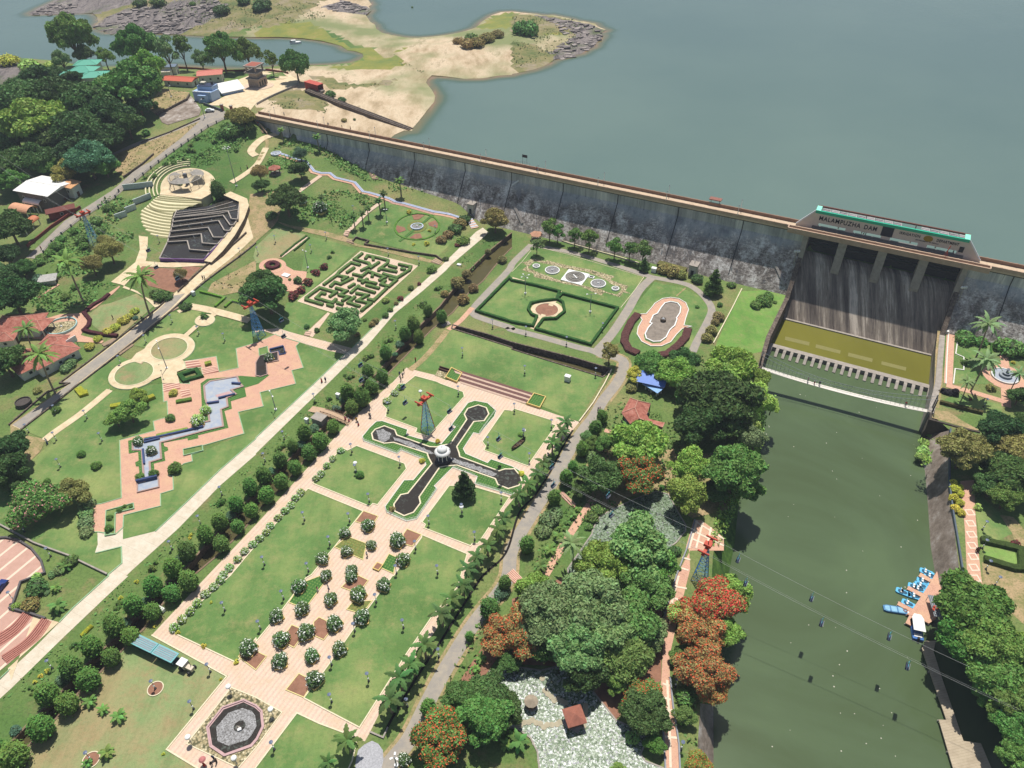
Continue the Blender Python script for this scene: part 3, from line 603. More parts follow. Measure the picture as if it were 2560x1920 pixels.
pan(x0, x1, oz1, HT-.9); xs = [x0]+[v for o_ in ops for v in o_]+[x1]
for i in range(0, len(xs), 2): pan(xs[i], xs[i+1], oz0, oz1)
mb.build('wall', pale, bd)
mb = MB(); mb.box(((x0+x1)/2, .1, oz0/2), (x1-x0, .5, oz0)); mb.bar((x0, -.45, .35), (x1, -.45, .35), .28, n=8); mb.build('base_beam', plain('beam_grey', '77736f', .8), bd)
for sgn, a, b in ((-1, x0, Lb-bs), (1, x1, Rb-bs)):
    mb = MB(); V = [(a, -T/2, 0), (b, -T/2, 0), (b, -T/2, .5), (a, -T/2, HT-.3), (a, T/2, 0), (b, T/2, 0), (b, T/2, .5), (a, T/2, HT-.3)]; mb.add(V, [(0, 1, 2, 3), (7, 6, 5, 4), (3, 2, 6, 7), (1, 5, 6, 2), (0, 3, 7, 4)]); w = mb.build('wing_wall', pale, bd)
    mb = MB(); mb.bar((a, 0, HT-.2), (b, 0, .6), .28); mb.build('coping', plain('coping_white', 'd5d6d8', .6), w)
grn = plain('green_paint', '2fae8a', .45, .06); tan = plain('brown_paint', '6b4438', .7, .1)
mb = MB(); mb.box(((x0+x1)/2, -.15, HT-.45), (x1-x0, .6, .95)); mb.build('green_beam', grn, bd)
for x in (x0+.7, x1-.7): MB().box((x, 1.6, HT-.05), (1.5, 3.8, .3)).build('end_cap', plain('mint_paint', '8fe0c6', .5), bd)
mb = MB(); mb.box(((x0+x1)/2, 3.5, HT-.1), (x1-x0, .4, .5)); mb.box(((x0+x1)/2, 2.9, HT+.25), (x1-x0-3, .08, .08)); [mb.box((x0+2+k*(x1-x0-4)/30, 2.9, HT), (.06, .06, .5)) for k in range(31)]; mb.build('back_beam', tan, bd)
k = 0; x = x0+1.8; hg = [plain('hoist_plate', 'a8a29e', .6, .2), plain('hoist_steel', '7d8289', .4, .2)]
while x < x1-3:
    L = 2.7
    if not (x0+24.5 < x < x0+29): mb = MB(); mb.box((x+L/2, 1.7, HT-.35+.08*(k % 2)), (L-.25, 2.4, .1)); mb.bar((x+.1, .7, HT-.15), (x+L-.3, .7, HT-.15), .2, n=6, m=1); mb.bar((x+.1, 1.9, HT-.2), (x+L-.3, 1.9, HT-.2), .14, n=6, m=1); mb.build('hoist_gear', hg, bd)
    x += L; k += 1
for x in np.linspace(x0+.6, x1-.6, 7): MB().box((x, 3.4, HT/2-.1), (.35, .35, HT-.2)).build('column', M_conc, bd)
MB().box((sx(1040, 320)[0], -.02, (oz1+HT-.9)/2), (sx(1090, 330)[0]-sx(990, 310)[0], T+.1, HT-.9-oz1-.05)).build('dark_panel', plain('dark_panel', '2a2c36', .6), bd)
def text(name, s, size, loc, parent, mat, width=None, rot=(pi/2, 0, 0), ext=.06):
    cu = bpy.data.curves.new(name, 'FONT'); cu.body = s; cu.size = size; cu.extrude = ext; cu.align_x = 'CENTER'; cu.align_y = 'CENTER'; cu.offset = .018*size; cu.space_character = 1.15
    o = bpy.data.objects.new(name, cu); COL.objects.link(o); bpy.context.view_layer.update()
    me = bpy.data.meshes.new_from_object(o.evaluated_get(bpy.context.evaluated_depsgraph_get())); bpy.data.objects.remove(o)
    me.materials.clear(); me.materials.append(mat); r = bpy.data.objects.new(name, me); COL.objects.link(r); r.parent = parent; r.location = loc; r.rotation_euler = rot
    if width: w = max(v.co.x for v in me.vertices)-min(v.co.x for v in me.vertices); r.scale = (width/w, 1, 1)
    return r
ink = plain('letter_ink', '1d1d2b', .6); zc = (oz1+HT-.9)/2
a, b = sx(445, 215)[0], sx(945, 310)[0]; wc = (sx(800, 290)[0]-a)
text('lettering', 'MALAMPUZHA', 2.1, (a+wc/2, -T/2-.03, zc+.05), bd, ink, wc); c = sx(832, 300)[0]; text('lettering', 'DAM', 2.1, ((b+c)/2, -T/2-.03, zc+.05), bd, ink, b-c)
a, b = sx(1140, 345)[0], sx(1320, 375)[0]; text('lettering', 'IRRIGATION', 1.25, ((a+b)/2, -T/2-.03, zc+.5), bd, ink, b-a)
a, b = sx(1462, 405)[0], sx(1655, 440)[0]; text('lettering', 'DEPARTMENT', 1.25, ((a+b)/2, -T/2-.03, zc+.35), bd, ink, b-a)
a, b = sx(1278, 400)[0], sx(1480, 435)[0]; text('lettering', 'GOVERNMENT OF KERALA', .5, ((a+b)/2, -T/2-.03, zc-.75), bd, ink, b-a)
e = sx(1390, 390)[0]; mb = MB(); mb.add([(e+1.35*cos(2*pi*k/24), -T/2-.06, zc+.35+1.0*sin(2*pi*k/24)) for k in range(24)]+[(e+1.35*cos(2*pi*k/24), 0, zc+.35+1.0*sin(2*pi*k/24)) for k in range(24)], [tuple(range(24))]+[(k, 24+k, 24+(k+1) % 24, (k+1) % 24) for k in range(24)]); mb.build('emblem', plain('emblem_ochre', '9a7b1e', .6, .25, 4), bd)
MB().box((sx(1688, 455)[0], -.1, 3.0), (1.3, T+.1, 1.8)).build('window', M_dark, bd)
for px, py in ((825, 350), (1540, 520)): pass
# ------------------------------------------------------------------ spillway walls, baffle, footbridge
lw = g0(pts("T31 170,862 0,1260 V 1640,797"))
def spill_wall(name, s, lb):
    t = thing(name, lb, 'wall', dxy(s, 5, 0)); o_ = Vector(t.location)
    pr = [(-1.5, zb), (-1.5, 14.5), (1, 12.5), (4, 9), (8.5, 3.5), (11.5, 0.3), (12.5, .3), (12.5, zb)]; n = len(pr)
    V = [Vector(dxy(s+q, o, z))-o_ for q in (-.7, .7) for o, z in pr]; MB().add(V, [tuple(range(n)), tuple(range(2*n-1, n-1, -1))]+[(k, n+k, n+(k+1) % n, (k+1) % n) for k in range(n)]).build('wall', 'stone_wall', t)
    return t
sl = spill_wall('spillway_wall', S0-.9, 'steep dark stone wall stepping down the left side of the spillway'); sr = spill_wall('spillway_wall', S1+.9, 'steep dark stone wall stepping down the right side of the spillway')
hardwall('retaining_wall', [dxy(S0-.9, 11.5)[:2]]+lw[1:], 1.3, RZ-1.5, .35, 'stone_wall', 'straight brown retaining wall on the left of the yellow-green stilling basin', ground=False)
rb = g0(pts("T31 1478,1185 V 2026,829 2010,893"))
hardwall('retaining_wall', [dxy(S1+.9, 11.5)[:2]]+rb[1:], 1.6, RZ-1.5, .35, M_conc, 'thick pale-topped retaining wall on the right of the stilling basin', ground=False)
bank('stone_revetment', [dxy(S1+.4, 12)[:2]]+rb[1:]+g0(pts("V 1999,927")), [tuple(at(q, RZ)[:2]) for q in pts("T31 1410,1345 1385,1659 T32 1330,385 1325,430")], 'stone_wall', 'steep dark stone facing below the right wall of the stilling basin')
hardwall('abutment_wall', g0(pts("V 2010,893 2010,905 T32 1400,310 1700,390 1830,420")), .6, RZ-1, .3, plain('abutment_dark', '4b443d', .95, .2), 'dark wing wall under the sandy path right of the footbridge', ground=False)
bf = thing('baffle_wall', 'toothed concrete sill across the water between basin and river', 'wall', dxy((S0+S1)/2, BAF, RZ)); fo = Vector(bf.location)
def loc(s, o, z): return Vector(dxy(s, o, z))-fo
mb = MB(); A = S0-6; B = S1+2; pr = [(-.9, -2), (-.9, 1.35), (.9, 1.35), (.9, -2)]; V = [loc(s, BAF+o, RZ+z) for s in (A, B) for o, z in pr]; mb.add(V, [(0, 1, 2, 3), (7, 6, 5, 4)]+[(k, 4+k, 4+(k+1) % 4, (k+1) % 4) for k in range(4)]); mb.build('sill', M_conc, bf)
nT = 24
for k in range(nT):
    s = A+1.2+(B-A-2.4)*k/(nT-1); pr = [(.9, -2), (.9, 1.3), (2.0, 1.25), (4.3, .25), (4.3, -2)]; V = [loc(s+q, BAF+o, RZ+z) for q in (-.45, .45) for o, z in pr]; n = 5
    MB().add(V, [tuple(range(n)), tuple(range(2*n-1, n-1, -1))]+[(k_, n+k_, n+(k_+1) % n, (k_+1) % n) for k_ in range(n)]).build('tooth', M_conc, bf)
pa, pb = Vector(at((1640, 793), -.3)), Vector(at((2012, 889), -.3)); fbm = (pa+pb)/2
fb = thing('footbridge', 'narrow white suspension footbridge spanning the green river below the spillway', 'bridge', fbm); d = (pb-pa).normalized(); nn = Vector((-d.y, d.x, 0)); L = (pb-pa).length
mb = MB(); N = 40; V = []
for k in range(N+1):
    p = pa+(pb-pa)*k/N-fbm; p.z += -.5*4*(k/N)*(1-k/N)*2.2
    V += [p+nn*.75, p-nn*.75, p-nn*.75-Vector((0, 0, .15)), p+nn*.75-Vector((0, 0, .15))]
mb.add(V, [(4*k+j, 4*k+4+j, 4*k+4+(j+1) % 4, 4*k+(j+1) % 4) for k in range(N) for j in range(4)]); mb.build('deck', plain('deck_white', 'd8d2c6', .7, .06), fb)
for sg in (-1, 1):
    mb = MB(); prev = None
    for k in range(N+1):
        t = k/N; p = pa+(pb-pa)*t-fbm+nn*sg*.85; top = Vector((p.x, p.y, p.z+5.0-4*4.1*t*(1-t)))
        mb.bar(p, top, .03); 
        if prev: mb.bar(prev, top, .05); mb.bar(pp+Vector((0, 0, 1)), p+Vector((0, 0, 1)), .03); mb.bar(pp+Vector((0, 0, .5)), p+Vector((0, 0, .5)), .02)
        prev = top; pp = p
    mb.build('cable', M_grey, fb)
for e_ in (pa, pb):
    mb = MB()
    for sg in (-1, 1): p = e_-fbm+nn*sg*1.1; mb.bar(p-Vector((0, 0, 1.5)), p+Vector((0, 0, 5.2)), .22, .16)
    p = e_-fbm; mb.bar(p+nn*1.1+Vector((0, 0, 5)), p-nn*1.1+Vector((0, 0, 5)), .12); mb.build('tower', plain('tower_dark', '3a3c40', .6), fb)
# ------------------------------------------------------------------ roads, paths, lawns
RD = [
 ('dirt_track', "T02 90,350 600,0 T01 520,1659 900,1370 1350,1020 1820,590 2140,200 2160,20 V 597,413 610,440 T11 190,250 150,300 0,430 T01 2212,445 1700,835 1500,1015 1140,1315 690,1658 T02 690,0 180,400 200,440 400,480 350,580 230,700 100,560", 'dirt', 1),
 ('access_road', "T02 105,360 605,0 T01 530,1659 905,1375 1355,1025 1825,600 2140,215 2190,400 1690,830 1490,1010 1130,1310 680,1655 T02 680,0 180,395", 'cream_paving', 2),
 ('access_road', "T02 110,355 610,0 T01 545,1650 910,1380 1360,1030 1500,900 1600,880 1480,1005 1120,1310 670,1655 T02 670,0 180,390", 'asphalt', 3),
 ('asphalt_road', "T01 225,570 560,250 740,135 950,0 T00 955,1659 1240,1405 1480,1245 1620,1110 1720,1030 1780,985 1820,950 1930,960 2010,985 1990,1005 1800,1100 1570,1260 1240,1510 1060,1650 T01 980,60 700,235 440,435 330,580", 'asphalt', 1),
 ('plaza', "T00 1790,910 1950,830 2080,770 1995,700 2060,690 2150,655 2212,620 T10 0,600 130,635 280,640 375,700 360,745 0,895 T00 2160,960 2010,960 1930,915", 'cream_paving', 1),
 ('white_road', "T03 -200,1140 0,900 90,812 320,600 510,405 640,270 940,0 T02 935,1650 1055,1550 1150,1440 1350,1275 1600,1035 1900,745 2212,475 T12 0,470 500,0 T11 500,1659 770,1400 830,1350 1200,990 1330,880 1600,640 1680,560 1900,345 1960,308 2010,350 1980,380 1690,625 1640,680 1440,855 1200,1050 960,1330 850,1430 620,1659 T12 620,0 440,170 0,600 T02 2212,610 1900,880 1540,1250 1130,1620 1090,1659 T03 1110,0 960,140 560,520 350,725 100,970 0,1060 -160,1220", 'pale_concrete', 2),
 ('pavement', "T02 840,1270 905,1260 910,1320 1000,1295 1065,1230 1062,1342 1345,1272 1330,1400 1060,1600 1050,1408 830,1462 800,1440 845,1390", 'pale_concrete', 1),
 ('red_paving', "T02 1035,490 1050,970 1050,985 880,1035 820,1045 765,1120 750,1190 800,1280 850,1280 1000,1300 1065,1240 1070,1135 1390,1055 1388,950 1500,915 1495,800 1455,790 1590,690 1665,670 1655,610 1757,580 1750,535 2110,430 2060,245 2212,210 T12 0,210 65,195 35,75 345,0 T11 345,1659 310,1545 410,1520 345,1335 380,1300 180,1240 170,1230 0,1305 T01 2040,1355 2060,1520 1895,1557 1870,1422 1595,1465 1610,1530 1740,1520 1755,1590 1640,1625 T02 1640,0 1405,-10 1415,155 1445,150 1452,285 1325,325 1338,405", 'red_paving', 2),
 ('brick_path', "T11 190,1180 60,1190 0,1220 T01 2160,1130 2212,1200 T11 60,1200 380,1300 620,1370 760,1400 830,1350 600,1290 420,1245", 'striped_paving', 2),
 ('brick_path', "T11 420,1230 620,1040 640,1050 490,1255", 'striped_paving', 2),
 ('maze_paving', "T11 905,512 1398,640 885,1107 360,945", 'striped_paving', 1),
 ('brown_path', "T11 180,255 300,290 560,330 770,385 840,440 960,470 1080,485 1340,540 1560,595 1640,610 1640,640 1500,610 1300,565 1000,490 860,470 780,435 600,385 420,345 240,290", 'dirt', 1),
 ('garden_paving', "T11 1300,1518 1395,1545 1540,1580 1640,1625 T21 0,1700 T22 0,135 130,182 240,215 400,270 582,328 530,395 280,650 100,890 -60,1080 T12 2100,1200 1950,1420 1850,1560 1800,1659 T13 1800,20 1600,330 1560,460 1370,720 1180,960 985,1350 940,1430 865,1392 540,1275 355,1180 0,1640 -200,1900 T03 1800,1760 1700,1680 1440,1500 1970,862 1310,512 1790,0 T12 0,1215 400,775 800,330 1160,0 T11 1180,1645", 'striped_paving', 1),
 ('lawn', "T03 1465,470 1540,512 2045,750 2212,540 T13 5,565 230,290 430,20 T12 480,1650 690,1395 925,1100 450,905 0,1395 T03 1990,0", 'lawn', 2),
 ('lawn', "T12 490,860 985,1060 1010,1035 1050,1045 1300,735 1285,690 870,535 790,575 740,550", 'lawn', 2),
 ('lawn', "T12 1230,0 1090,180 1130,220 1120,285 1390,385 1380,420 1490,455 1540,400 1800,110 1790,70 1600,0 T11 1560,1640 1375,1590 1290,1659", 'lawn', 2),
 ('lawn', "T12 2145,225 1955,500 1985,540 1970,575 2212,660 T22 0,660 135,710 380,360 340,345 345,315 20,215 0,235 T12 2212,232", 'lawn', 2),
 ('lawn', "T12 1435,1195 1465,1215 1450,1245 1855,1400 1870,1380 1920,1380 2190,980 1890,890 1690,880 1670,880", 'lawn', 2),
 ('lawn', "T12 1435,1305 1430,1330 1190,1659 T13 1180,0 970,280 870,420 620,780 560,860 415,1055 620,1165 895,1310 1080,1020 1310,660 1530,340 1740,100 T12 1770,1659 1825,1470", 'lawn', 2),
 ('lawn', "T13 355,1185 545,1275 880,1400 830,1600 760,1750 -100,1800 0,1655", 'lawn', 2),
 ('dry_lawn', "T03 1205,510 1310,520 1960,865 1440,1500 1720,1670 1500,1800 -50,1800 215,1500 480,1240 680,1010 860,840 1040,660", 'lawn_dry', 1),
 ('lawn', "T11 1700,1190 2212,1345 T21 0,1362 450,1500 790,1608 T22 760,0 575,322 290,205 T11 1690,1540 1395,1535 1340,1480 1560,1280 1640,1200", 'lawn', 1),
 ('lawn', "T21 190,490 260,475 500,545 850,650 1145,735 960,1010 690,1335 240,1220 0,1150 T11 1905,1045 1890,1000 2212,670 T21 0,650 100,540", 'lawn', 1),
 ('lawn', "T21 1235,775 1460,825 1600,890 1680,970 1690,1050 1660,1120 1560,1300 1500,1400 1050,1400 950,1330 890,1260 1010,1050", 'lawn', 1),
 ('lawn', "T21 1960,860 2180,850 T31 140,865 165,875 0,1230 T21 2212,1250 2160,1380 1950,1420 1750,1350", 'lawn_bright', 1),
 ('lawn', "T02 1065,1130 1390,1055 1388,950 1505,915 1497,790 1600,690 1670,670 1660,610 1757,580 2110,430 2060,245 2212,210 T12 0,210 65,195 35,75 345,0 T11 345,1659 310,1545 410,1520 345,1335 380,1300 770,1400 500,1655 T12 495,0 0,460 T02 2212,470 1900,740 1600,1030 1345,1270 1062,1340", 'lawn', 1),
 ('lawn', "T02 220,700 460,510 400,460 960,60 1050,80 1150,70 1300,10 1405,0 1415,155 1445,150 1452,285 1325,325 1338,405 1035,480 1045,980 830,1035 800,1280 845,1280 840,1400 820,1460 1050,1410 1048,1545 930,1650 600,1500 300,1380 0,1230 -60,900", 'lawn', 1),
 ('lawn', "T02 185,395 370,470 950,40 930,0 T01 925,1600 1000,1520 1140,1460 1030,1420 690,1655 T02 690,5", 'lawn', 1),
 ('lawn', "T01 1160,1330 1270,1350 1330,1280 1460,1240 1560,1240 1690,1160 1690,1100 1780,1060 1820,1040 1640,1020 1580,1050 1480,1040", 'lawn', 1),
 ('lawn', "T01 1640,1250 1700,1300 1680,1380 1570,1460 1870,1420 1900,1555 2060,1520 2038,1355 2212,1310 T11 0,1220 T01 2140,1150 1880,1070 1850,1130 1780,1165", 'lawn', 1),
 ('lawn', "T11 910,260 1060,120 1130,80 1230,110 1540,190 1830,240 1700,430 1560,570 1200,480 980,420 800,390 830,340", 'lawn', 1),
 ('lawn', "T11 440,380 640,420 880,500 360,945 260,960 240,1100 180,1200 400,1240 600,1040 340,940", 'lawn', 1),
 ('lawn', "T11 0,470 180,300 430,370 230,570 0,620 T01 2212,620 2190,560", 'lawn_dry', 1),
 ('lawn', "T01 770,1060 870,980 960,960 1180,880 1330,990 1030,1250 1000,1240 860,1200 800,1150", 'lawn_dry', 1),
 ('dry_ground', "T01 1830,790 2212,590 2212,760 T11 60,740 T01 2140,850 1900,900 1790,870", 'dirt', 1),
 ('red_soil_bed', "T01 1215,645 1330,655 1560,665 1600,640 1740,650 1560,830 1500,870 1240,800 1190,740", 'red_soil', 1),
 ('cascade_path', "T01 1200,380 1280,390 1270,560 1260,600 1440,615 1740,600 1830,575 1825,600 1760,640 1500,655 1230,645 1060,830 1150,860 1400,980 1340,1000 1190,860 1040,800 960,780 1060,700 1170,610 1210,500", 'cream_paving', 2),
 ('red_path', "T01 1040,820 980,880 830,1000 720,1060 690,1050 860,930 1030,815", 'red_paving', 2),
 ('red_path', "T01 690,1050 730,1050 760,1120 720,1200 700,1240 900,1290 880,1310 560,1290 540,1280 280,1270 380,1140 420,1090 520,1060", 'red_paving', 2),
 ('brick_plaza', "T22 1570,1170 1640,1180 1720,1240 1830,1330 1830,1440 1540,1440 1420,1659 T23 1310,370 1300,700 1290,900 1270,1020 1310,1150 1305,1340 1330,1700 1450,1700 1440,1450 1390,1130 1365,900 1360,700 1430,380 1525,0 T22 1540,1600 1530,1430 1500,1420", 'red_paving', 2),
 ('riverside_path', "T32 1660,840 1780,830 1790,1100 1810,1350 1840,1659 T33 1860,110 1760,110 1730,0 T32 1720,1659 1700,1250", 'red_paving', 2),
 ('sandy_path', "T32 1440,220 1560,240 1700,330 1830,400 1790,400 1410,290", 'dirt', 1),
 ('lawn', "T31 1620,1255 1700,1250 1940,1290 1920,1480 1690,1520 1690,1430 1620,1420", 'lawn', 1), ('lawn', "T31 2075,1340 2212,1370 2212,1520 2060,1490", 'lawn', 1), ('lawn', "T31 1620,1540 1900,1540 1900,1659 1600,1659", 'lawn', 1),
 ('lawn', "T32 1640,80 2020,180 2020,330 1860,290 1500,190 1530,130", 'lawn', 1),
 ('lawn', "T32 1810,940 2020,1130 2110,1290 1960,1370 1830,1340 1790,1080", 'lawn', 1), ('lawn', "T32 1840,1380 2130,1440 2160,1560 1870,1490", 'lawn_bright', 1),
 ('dirt_path', "T32 2000,1130 2120,1150 2250,1300 2250,1450 2140,1380 2110,1290", 'dirt', 1), ('dirt_path', "T32 1850,1540 2212,1640 T33 2212,420 2080,300 1940,110 1860,110", 'dirt', 1),
]
for nm, s_, m_, lv in RD: sheet(nm, G(s_), m_, lv)
for nm, P_ in (('shore_track', "T00 1790,990 1650,1070 1450,1160 1200,1240 1000,1330 860,1390"),): ribbon(nm, G(P_), 3.2, 'asphalt', 1)
UP = [("T21 170,455 60,560 0,625 T11 2180,680 1990,880 1885,1000 1885,1060 1990,1105 2190,1170 T21 0,1190 240,1250 560,1340 700,1375 790,1420", 2.6), ("T21 170,460 500,520 850,620 1130,710 1220,740", 2.4), ("T21 1220,730 1100,850 1000,1020 860,1230 720,1390", 3.0), ("T21 1200,735 1480,790 1600,850 1690,940 1725,1020 1690,1120 1600,1290 1560,1380", 2.5)]
for P_, w in UP: ribbon('garden_road', G(P_), w, 'asphalt', 2)
rd = G("T21 740,1390 950,1450 950,1560 900,1659 T22 790,140 700,290 620,390 500,570 340,870 170,1130 0,1430 T13 2160,50 1890,400 1640,800 1480,1100 1330,1400 1190,1580 1000,1800 900,2000")
ribbon('verge', rd, 4.6, 'dirt', 1); ribbon('garden_road', rd, 3.1, 'asphalt', 2)
ribbon('garden_road', G("T11 1870,1000 1760,1120 1660,1190"), 1.8, 'red_paving', 3); ribbon('worn_track', G("T11 1650,1200 1590,1280 1450,1440 1330,1540"), 2.0, 'dirt', 3)
for P_, w, m_, sm_ in (("T02 950,55 700,260 460,430 390,490", 2.2, 'cream_paving', True), ("T01 1700,1160 1600,1250", 1.7, 'cream_paving', False), ("T01 1830,1075 1900,1030", 1.7, 'cream_paving', False), ("T01 1640,990 1800,1020 2000,1070 2160,1115", 3.0, 'cream_paving', True), ("T01 1540,1040 1650,990", 1.6, 'cream_paving', False),
    ("T10 0,1350 -40,1300 60,1200 180,1160", 3.2, 'cream_paving', True), ("T10 20,1390 100,1250 60,1180", 1.5, 'dirt', True), ("V 500,395 525,380 556,355 575,320", 2.6, 'cream_paving', True), ("T01 510,800 330,915", .9, 'red_paving', False), ("T11 770,370 960,180 1070,100", 1.6, 'brick', False), ("T11 215,560 440,390", 1.6, 'brick', False),
    ("T10 370,1659 560,1520", 1.8, 'brick', False), ("T22 700,1000 500,1300 290,1650", 1.8, 'red_paving', True), ("T13 2060,700 1960,830 1870,980", 1.4, 'red_soil', True), ("T22 800,400 900,430 1000,480", 1.4, 'red_paving', True), ("T31 1500,1180 1480,1400 1470,1659 T32 1440,200", 2.2, 'dirt', True),
    ("T21 1420,900 1500,830", .5, 'dirt', False), ("T02 T01 0,0 10,10", .1, 'dirt', False), ("T21 410,865 920,1005", 1.3, 'cream_paving', False), ("T21 0,745 410,865", 1.3, 'cream_paving', False), ("T31 1580,1190 1555,1659", 2.3, 'red_paving', False), ("T31 1560,1190 1700,1225 1960,1300 2212,1340", 2.0, 'red_paving', False), ("T31 1990,1290 2030,1380 2050,1500", 2.3, 'red_paving', False), ("T32 1540,10 1800,80 2100,170", 2.0, 'red_paving', False), ("T31 1960,1650 T32 2050,30 2060,200", 2.4, 'red_paving', False)):
    ribbon('path', G(P_), w, 'striped_paving_cross' if m_ == 'brick' else m_, 3, smooth=sm_)
# ------------------------------------------------------------------ pools, beds, kerbs, hedges
K_CR = plain('kerb_cream', 'd9cdae', .8); K_GR = plain('kerb_green', '8fb08a', .8, .15); K_WH = plain('kerb_white', 'dcd9d0', .7, .06); K_PK = plain('kerb_pink', 'b99a98', .8)
def hedge_m():
    if 'hedge' in MATS: return MATS['hedge']
    t = NT('hedge'); oi = t.n('ShaderNodeObjectInfo'); n = t.noise(2.6, 6, .85); n2 = t.noise(.6, 3); v = t.math('ADD', t.math('MULTIPLY', t.val(n, .3, .7), 1.2), t.math('MULTIPLY', n2, .5)); vm = t.n('ShaderNodeVectorMath', operation='SCALE'); t.l(oi.outputs['Color'], vm.inputs[0]); t.l(v, vm.inputs['Scale']); t.l(vm.outputs[0], t.b.inputs['Base Color']); t.b.inputs['Roughness'].default_value = .8; t.bump(n, 1, .25); return t.m
HEDGE = hedge_m()
def hedge(name, P, w, hh, color, label, group=None, closed=False, cat='hedge', parent=None):
    P = [p[:2] for p in P]; P = dense(P, .8, closed); a = offset_line(P, w/2, closed); b = offset_line(P, -w/2, closed); V = []; n = len(P); j = lambda s: rnd.uniform(-s, s)
    for p, q, c in zip(a, b, P):
        g = h(*c); m = [(c[0]+(p[0]-c[0])*.9, c[1]+(p[1]-c[1])*.9), c, (c[0]+(q[0]-c[0])*.9, c[1]+(q[1]-c[1])*.9)]
        V += [(p[0], p[1], g-.05), (p[0]+j(.07), p[1]+j(.07), g+hh*.6), (m[0][0]+j(.06), m[0][1]+j(.06), g+hh+j(.06)), (m[1][0], m[1][1], g+hh*1.04+j(.09)), (m[2][0]+j(.06), m[2][1]+j(.06), g+hh+j(.06)), (q[0]+j(.07), q[1]+j(.07), g+hh*.6), (q[0], q[1], g-.05)]
    F = [(7*i+k, 7*((i+1) % n)+k, 7*((i+1) % n)+k+1, 7*i+k+1) for i in range(n if closed else n-1) for k in range(6)]
    if not closed: F += [tuple(range(7)), tuple(7*(n-1)+k for k in range(6, -1, -1))]
    o = mk(name, V, F, HEDGE, parent); o.color = (*srgb(color)[:3], 1); return prop(o, label, cat, group) if not parent else o
# kerbs round lawns and paving
for nm, s_, m_, lv in RD:
    if nm == 'lawn' and lv == 2: kerb(G(s_), .24, .16, K_CR)
    elif nm == 'red_paving': kerb(G(s_), .22, .18, K_GR)
    elif nm == 'maze_paving': kerb(G(s_), .2, .12, K_CR)
kerb(G("T03 1310,512 1960,868 1440,1500 1720,1670"), .25, .16, K_CR, closed=False)
kerb(G("T02 1345,1275 1600,1035 1900,745 2212,475 T12 0,465 500,0 T11 500,1659 770,1400"), .22, .2, K_GR, closed=False); kerb(G("T03 0,890 90,805"), .2, .2, K_GR, closed=False); kerb(G("T03 515,400 640,270 940,0 T02 935,1650 1055,1550 1050,1408 830,1462"), .25, .2, K_GR, closed=False)
kerb(G("T11 830,1350 1200,990 1330,880"), .2, .2, K_GR, closed=False); kerb(G("T02 370,470 700,235 950,45"), .18, .14, K_CR, closed=False)
kerb(G("T21 165,505 90,600 0,690"), .14, .1, K_CR, closed=False); kerb(G("T21 260,485 500,545 850,650 1140,735 1060,850 940,1000"), .16, .12, K_CR, closed=False)
# cross pool
CROSS = "T12 1000,430 1030,395 1110,365 1200,400 1218,445 1500,545 1560,548 1600,535 1680,520 1822,310 1800,265 1830,215 1920,185 1990,208 2012,262 1972,320 1882,328 1735,545 1755,600 1762,632 2100,755 2150,738 2212,738 T22 20,735 70,795 85,840 60,880 T12 2180,908 2090,872 2068,822 1735,705 1640,712 1588,722 1410,980 1422,1032 1362,1112 1280,1142 1200,1102 1192,1042 1250,960 1312,948 1520,692 1492,640 1480,602 1190,508 1108,516 1012,482"
BAND = "T12 920,455 980,380 1040,325 1090,320 1310,395 1300,440 1400,470 1600,520 1725,372 1690,352 1830,165 1890,145 2000,165 2075,232 2060,280 1930,432 1880,422 1790,560 1812,602 2000,682 2030,650 2212,712 T22 60,745 100,775 112,830 60,900 T12 2212,962 1890,862 1912,800 1700,722 1540,882 1565,906 1390,1165 1300,1185 1130,1110 1115,1060 1280,832 1360,830 1470,700 1452,652 1255,572 1220,602 930,492"
def planting(k, c1, c2):
    t = NT(k); w = t.stripe(t.dirc(GA), .7, .5); w2 = t.stripe(t.dirc(GB), .7, .5); n = t.noise(2, 5, .8); c = t.mix(t.val(n, .35, .65), c1, c2); return t.out(t.mix(t.math('MULTIPLY', t.math('MULTIPLY', w, w2), .5), c, '7d9350'))
planting('planting_rows', '2f5a26', '4d7636'); planting('planting_mixed', '4f6a35', '8a7d45')
cross = G(CROSS)
sheet('planted_border', G(BAND), 'planting_rows', 3, holes=[cross]); kerb(cross, .35, .22, K_CR); sheet('pool_water', cross, 'dark_water', 0, z=.11); kerb(G(BAND), .15, .12, K_WH)
for s_ in ('T12 1040,405 1100,395 1165,430 1150,480 1110,505 1050,480', 'T12 1185,460 1350,505 1500,575 1540,600 1500,610 1340,545 1200,490', 'T12 1690,640 1850,690 2080,775 2060,805 1850,730 1700,680'): P_ = dense([p[:2] for p in G(s_)], .9); sheet('spray', [(x+rnd.uniform(-.25, .25), y+rnd.uniform(-.25, .25)) for x, y in P_], 'spray_water', 0, z=.135)
def railing(P, label, hh=.9, step=1.6, mat=None, group=None, name='railing'):
    P = [p[:2] for p in P]; mb = MB(); Q = dense(P, step, False); pr = None
    for q in Q:
        g = h(*q); mb.bar((*q, g), (*q, g+hh), .035)
        if pr: [mb.bar((*pr[0], pr[1]+hh*f), (*q, g+hh*f), .025) for f in (1, .55)]
        pr = (q, g)
    return prop(mb.build(name, mat or M_white), label, 'railing', group)
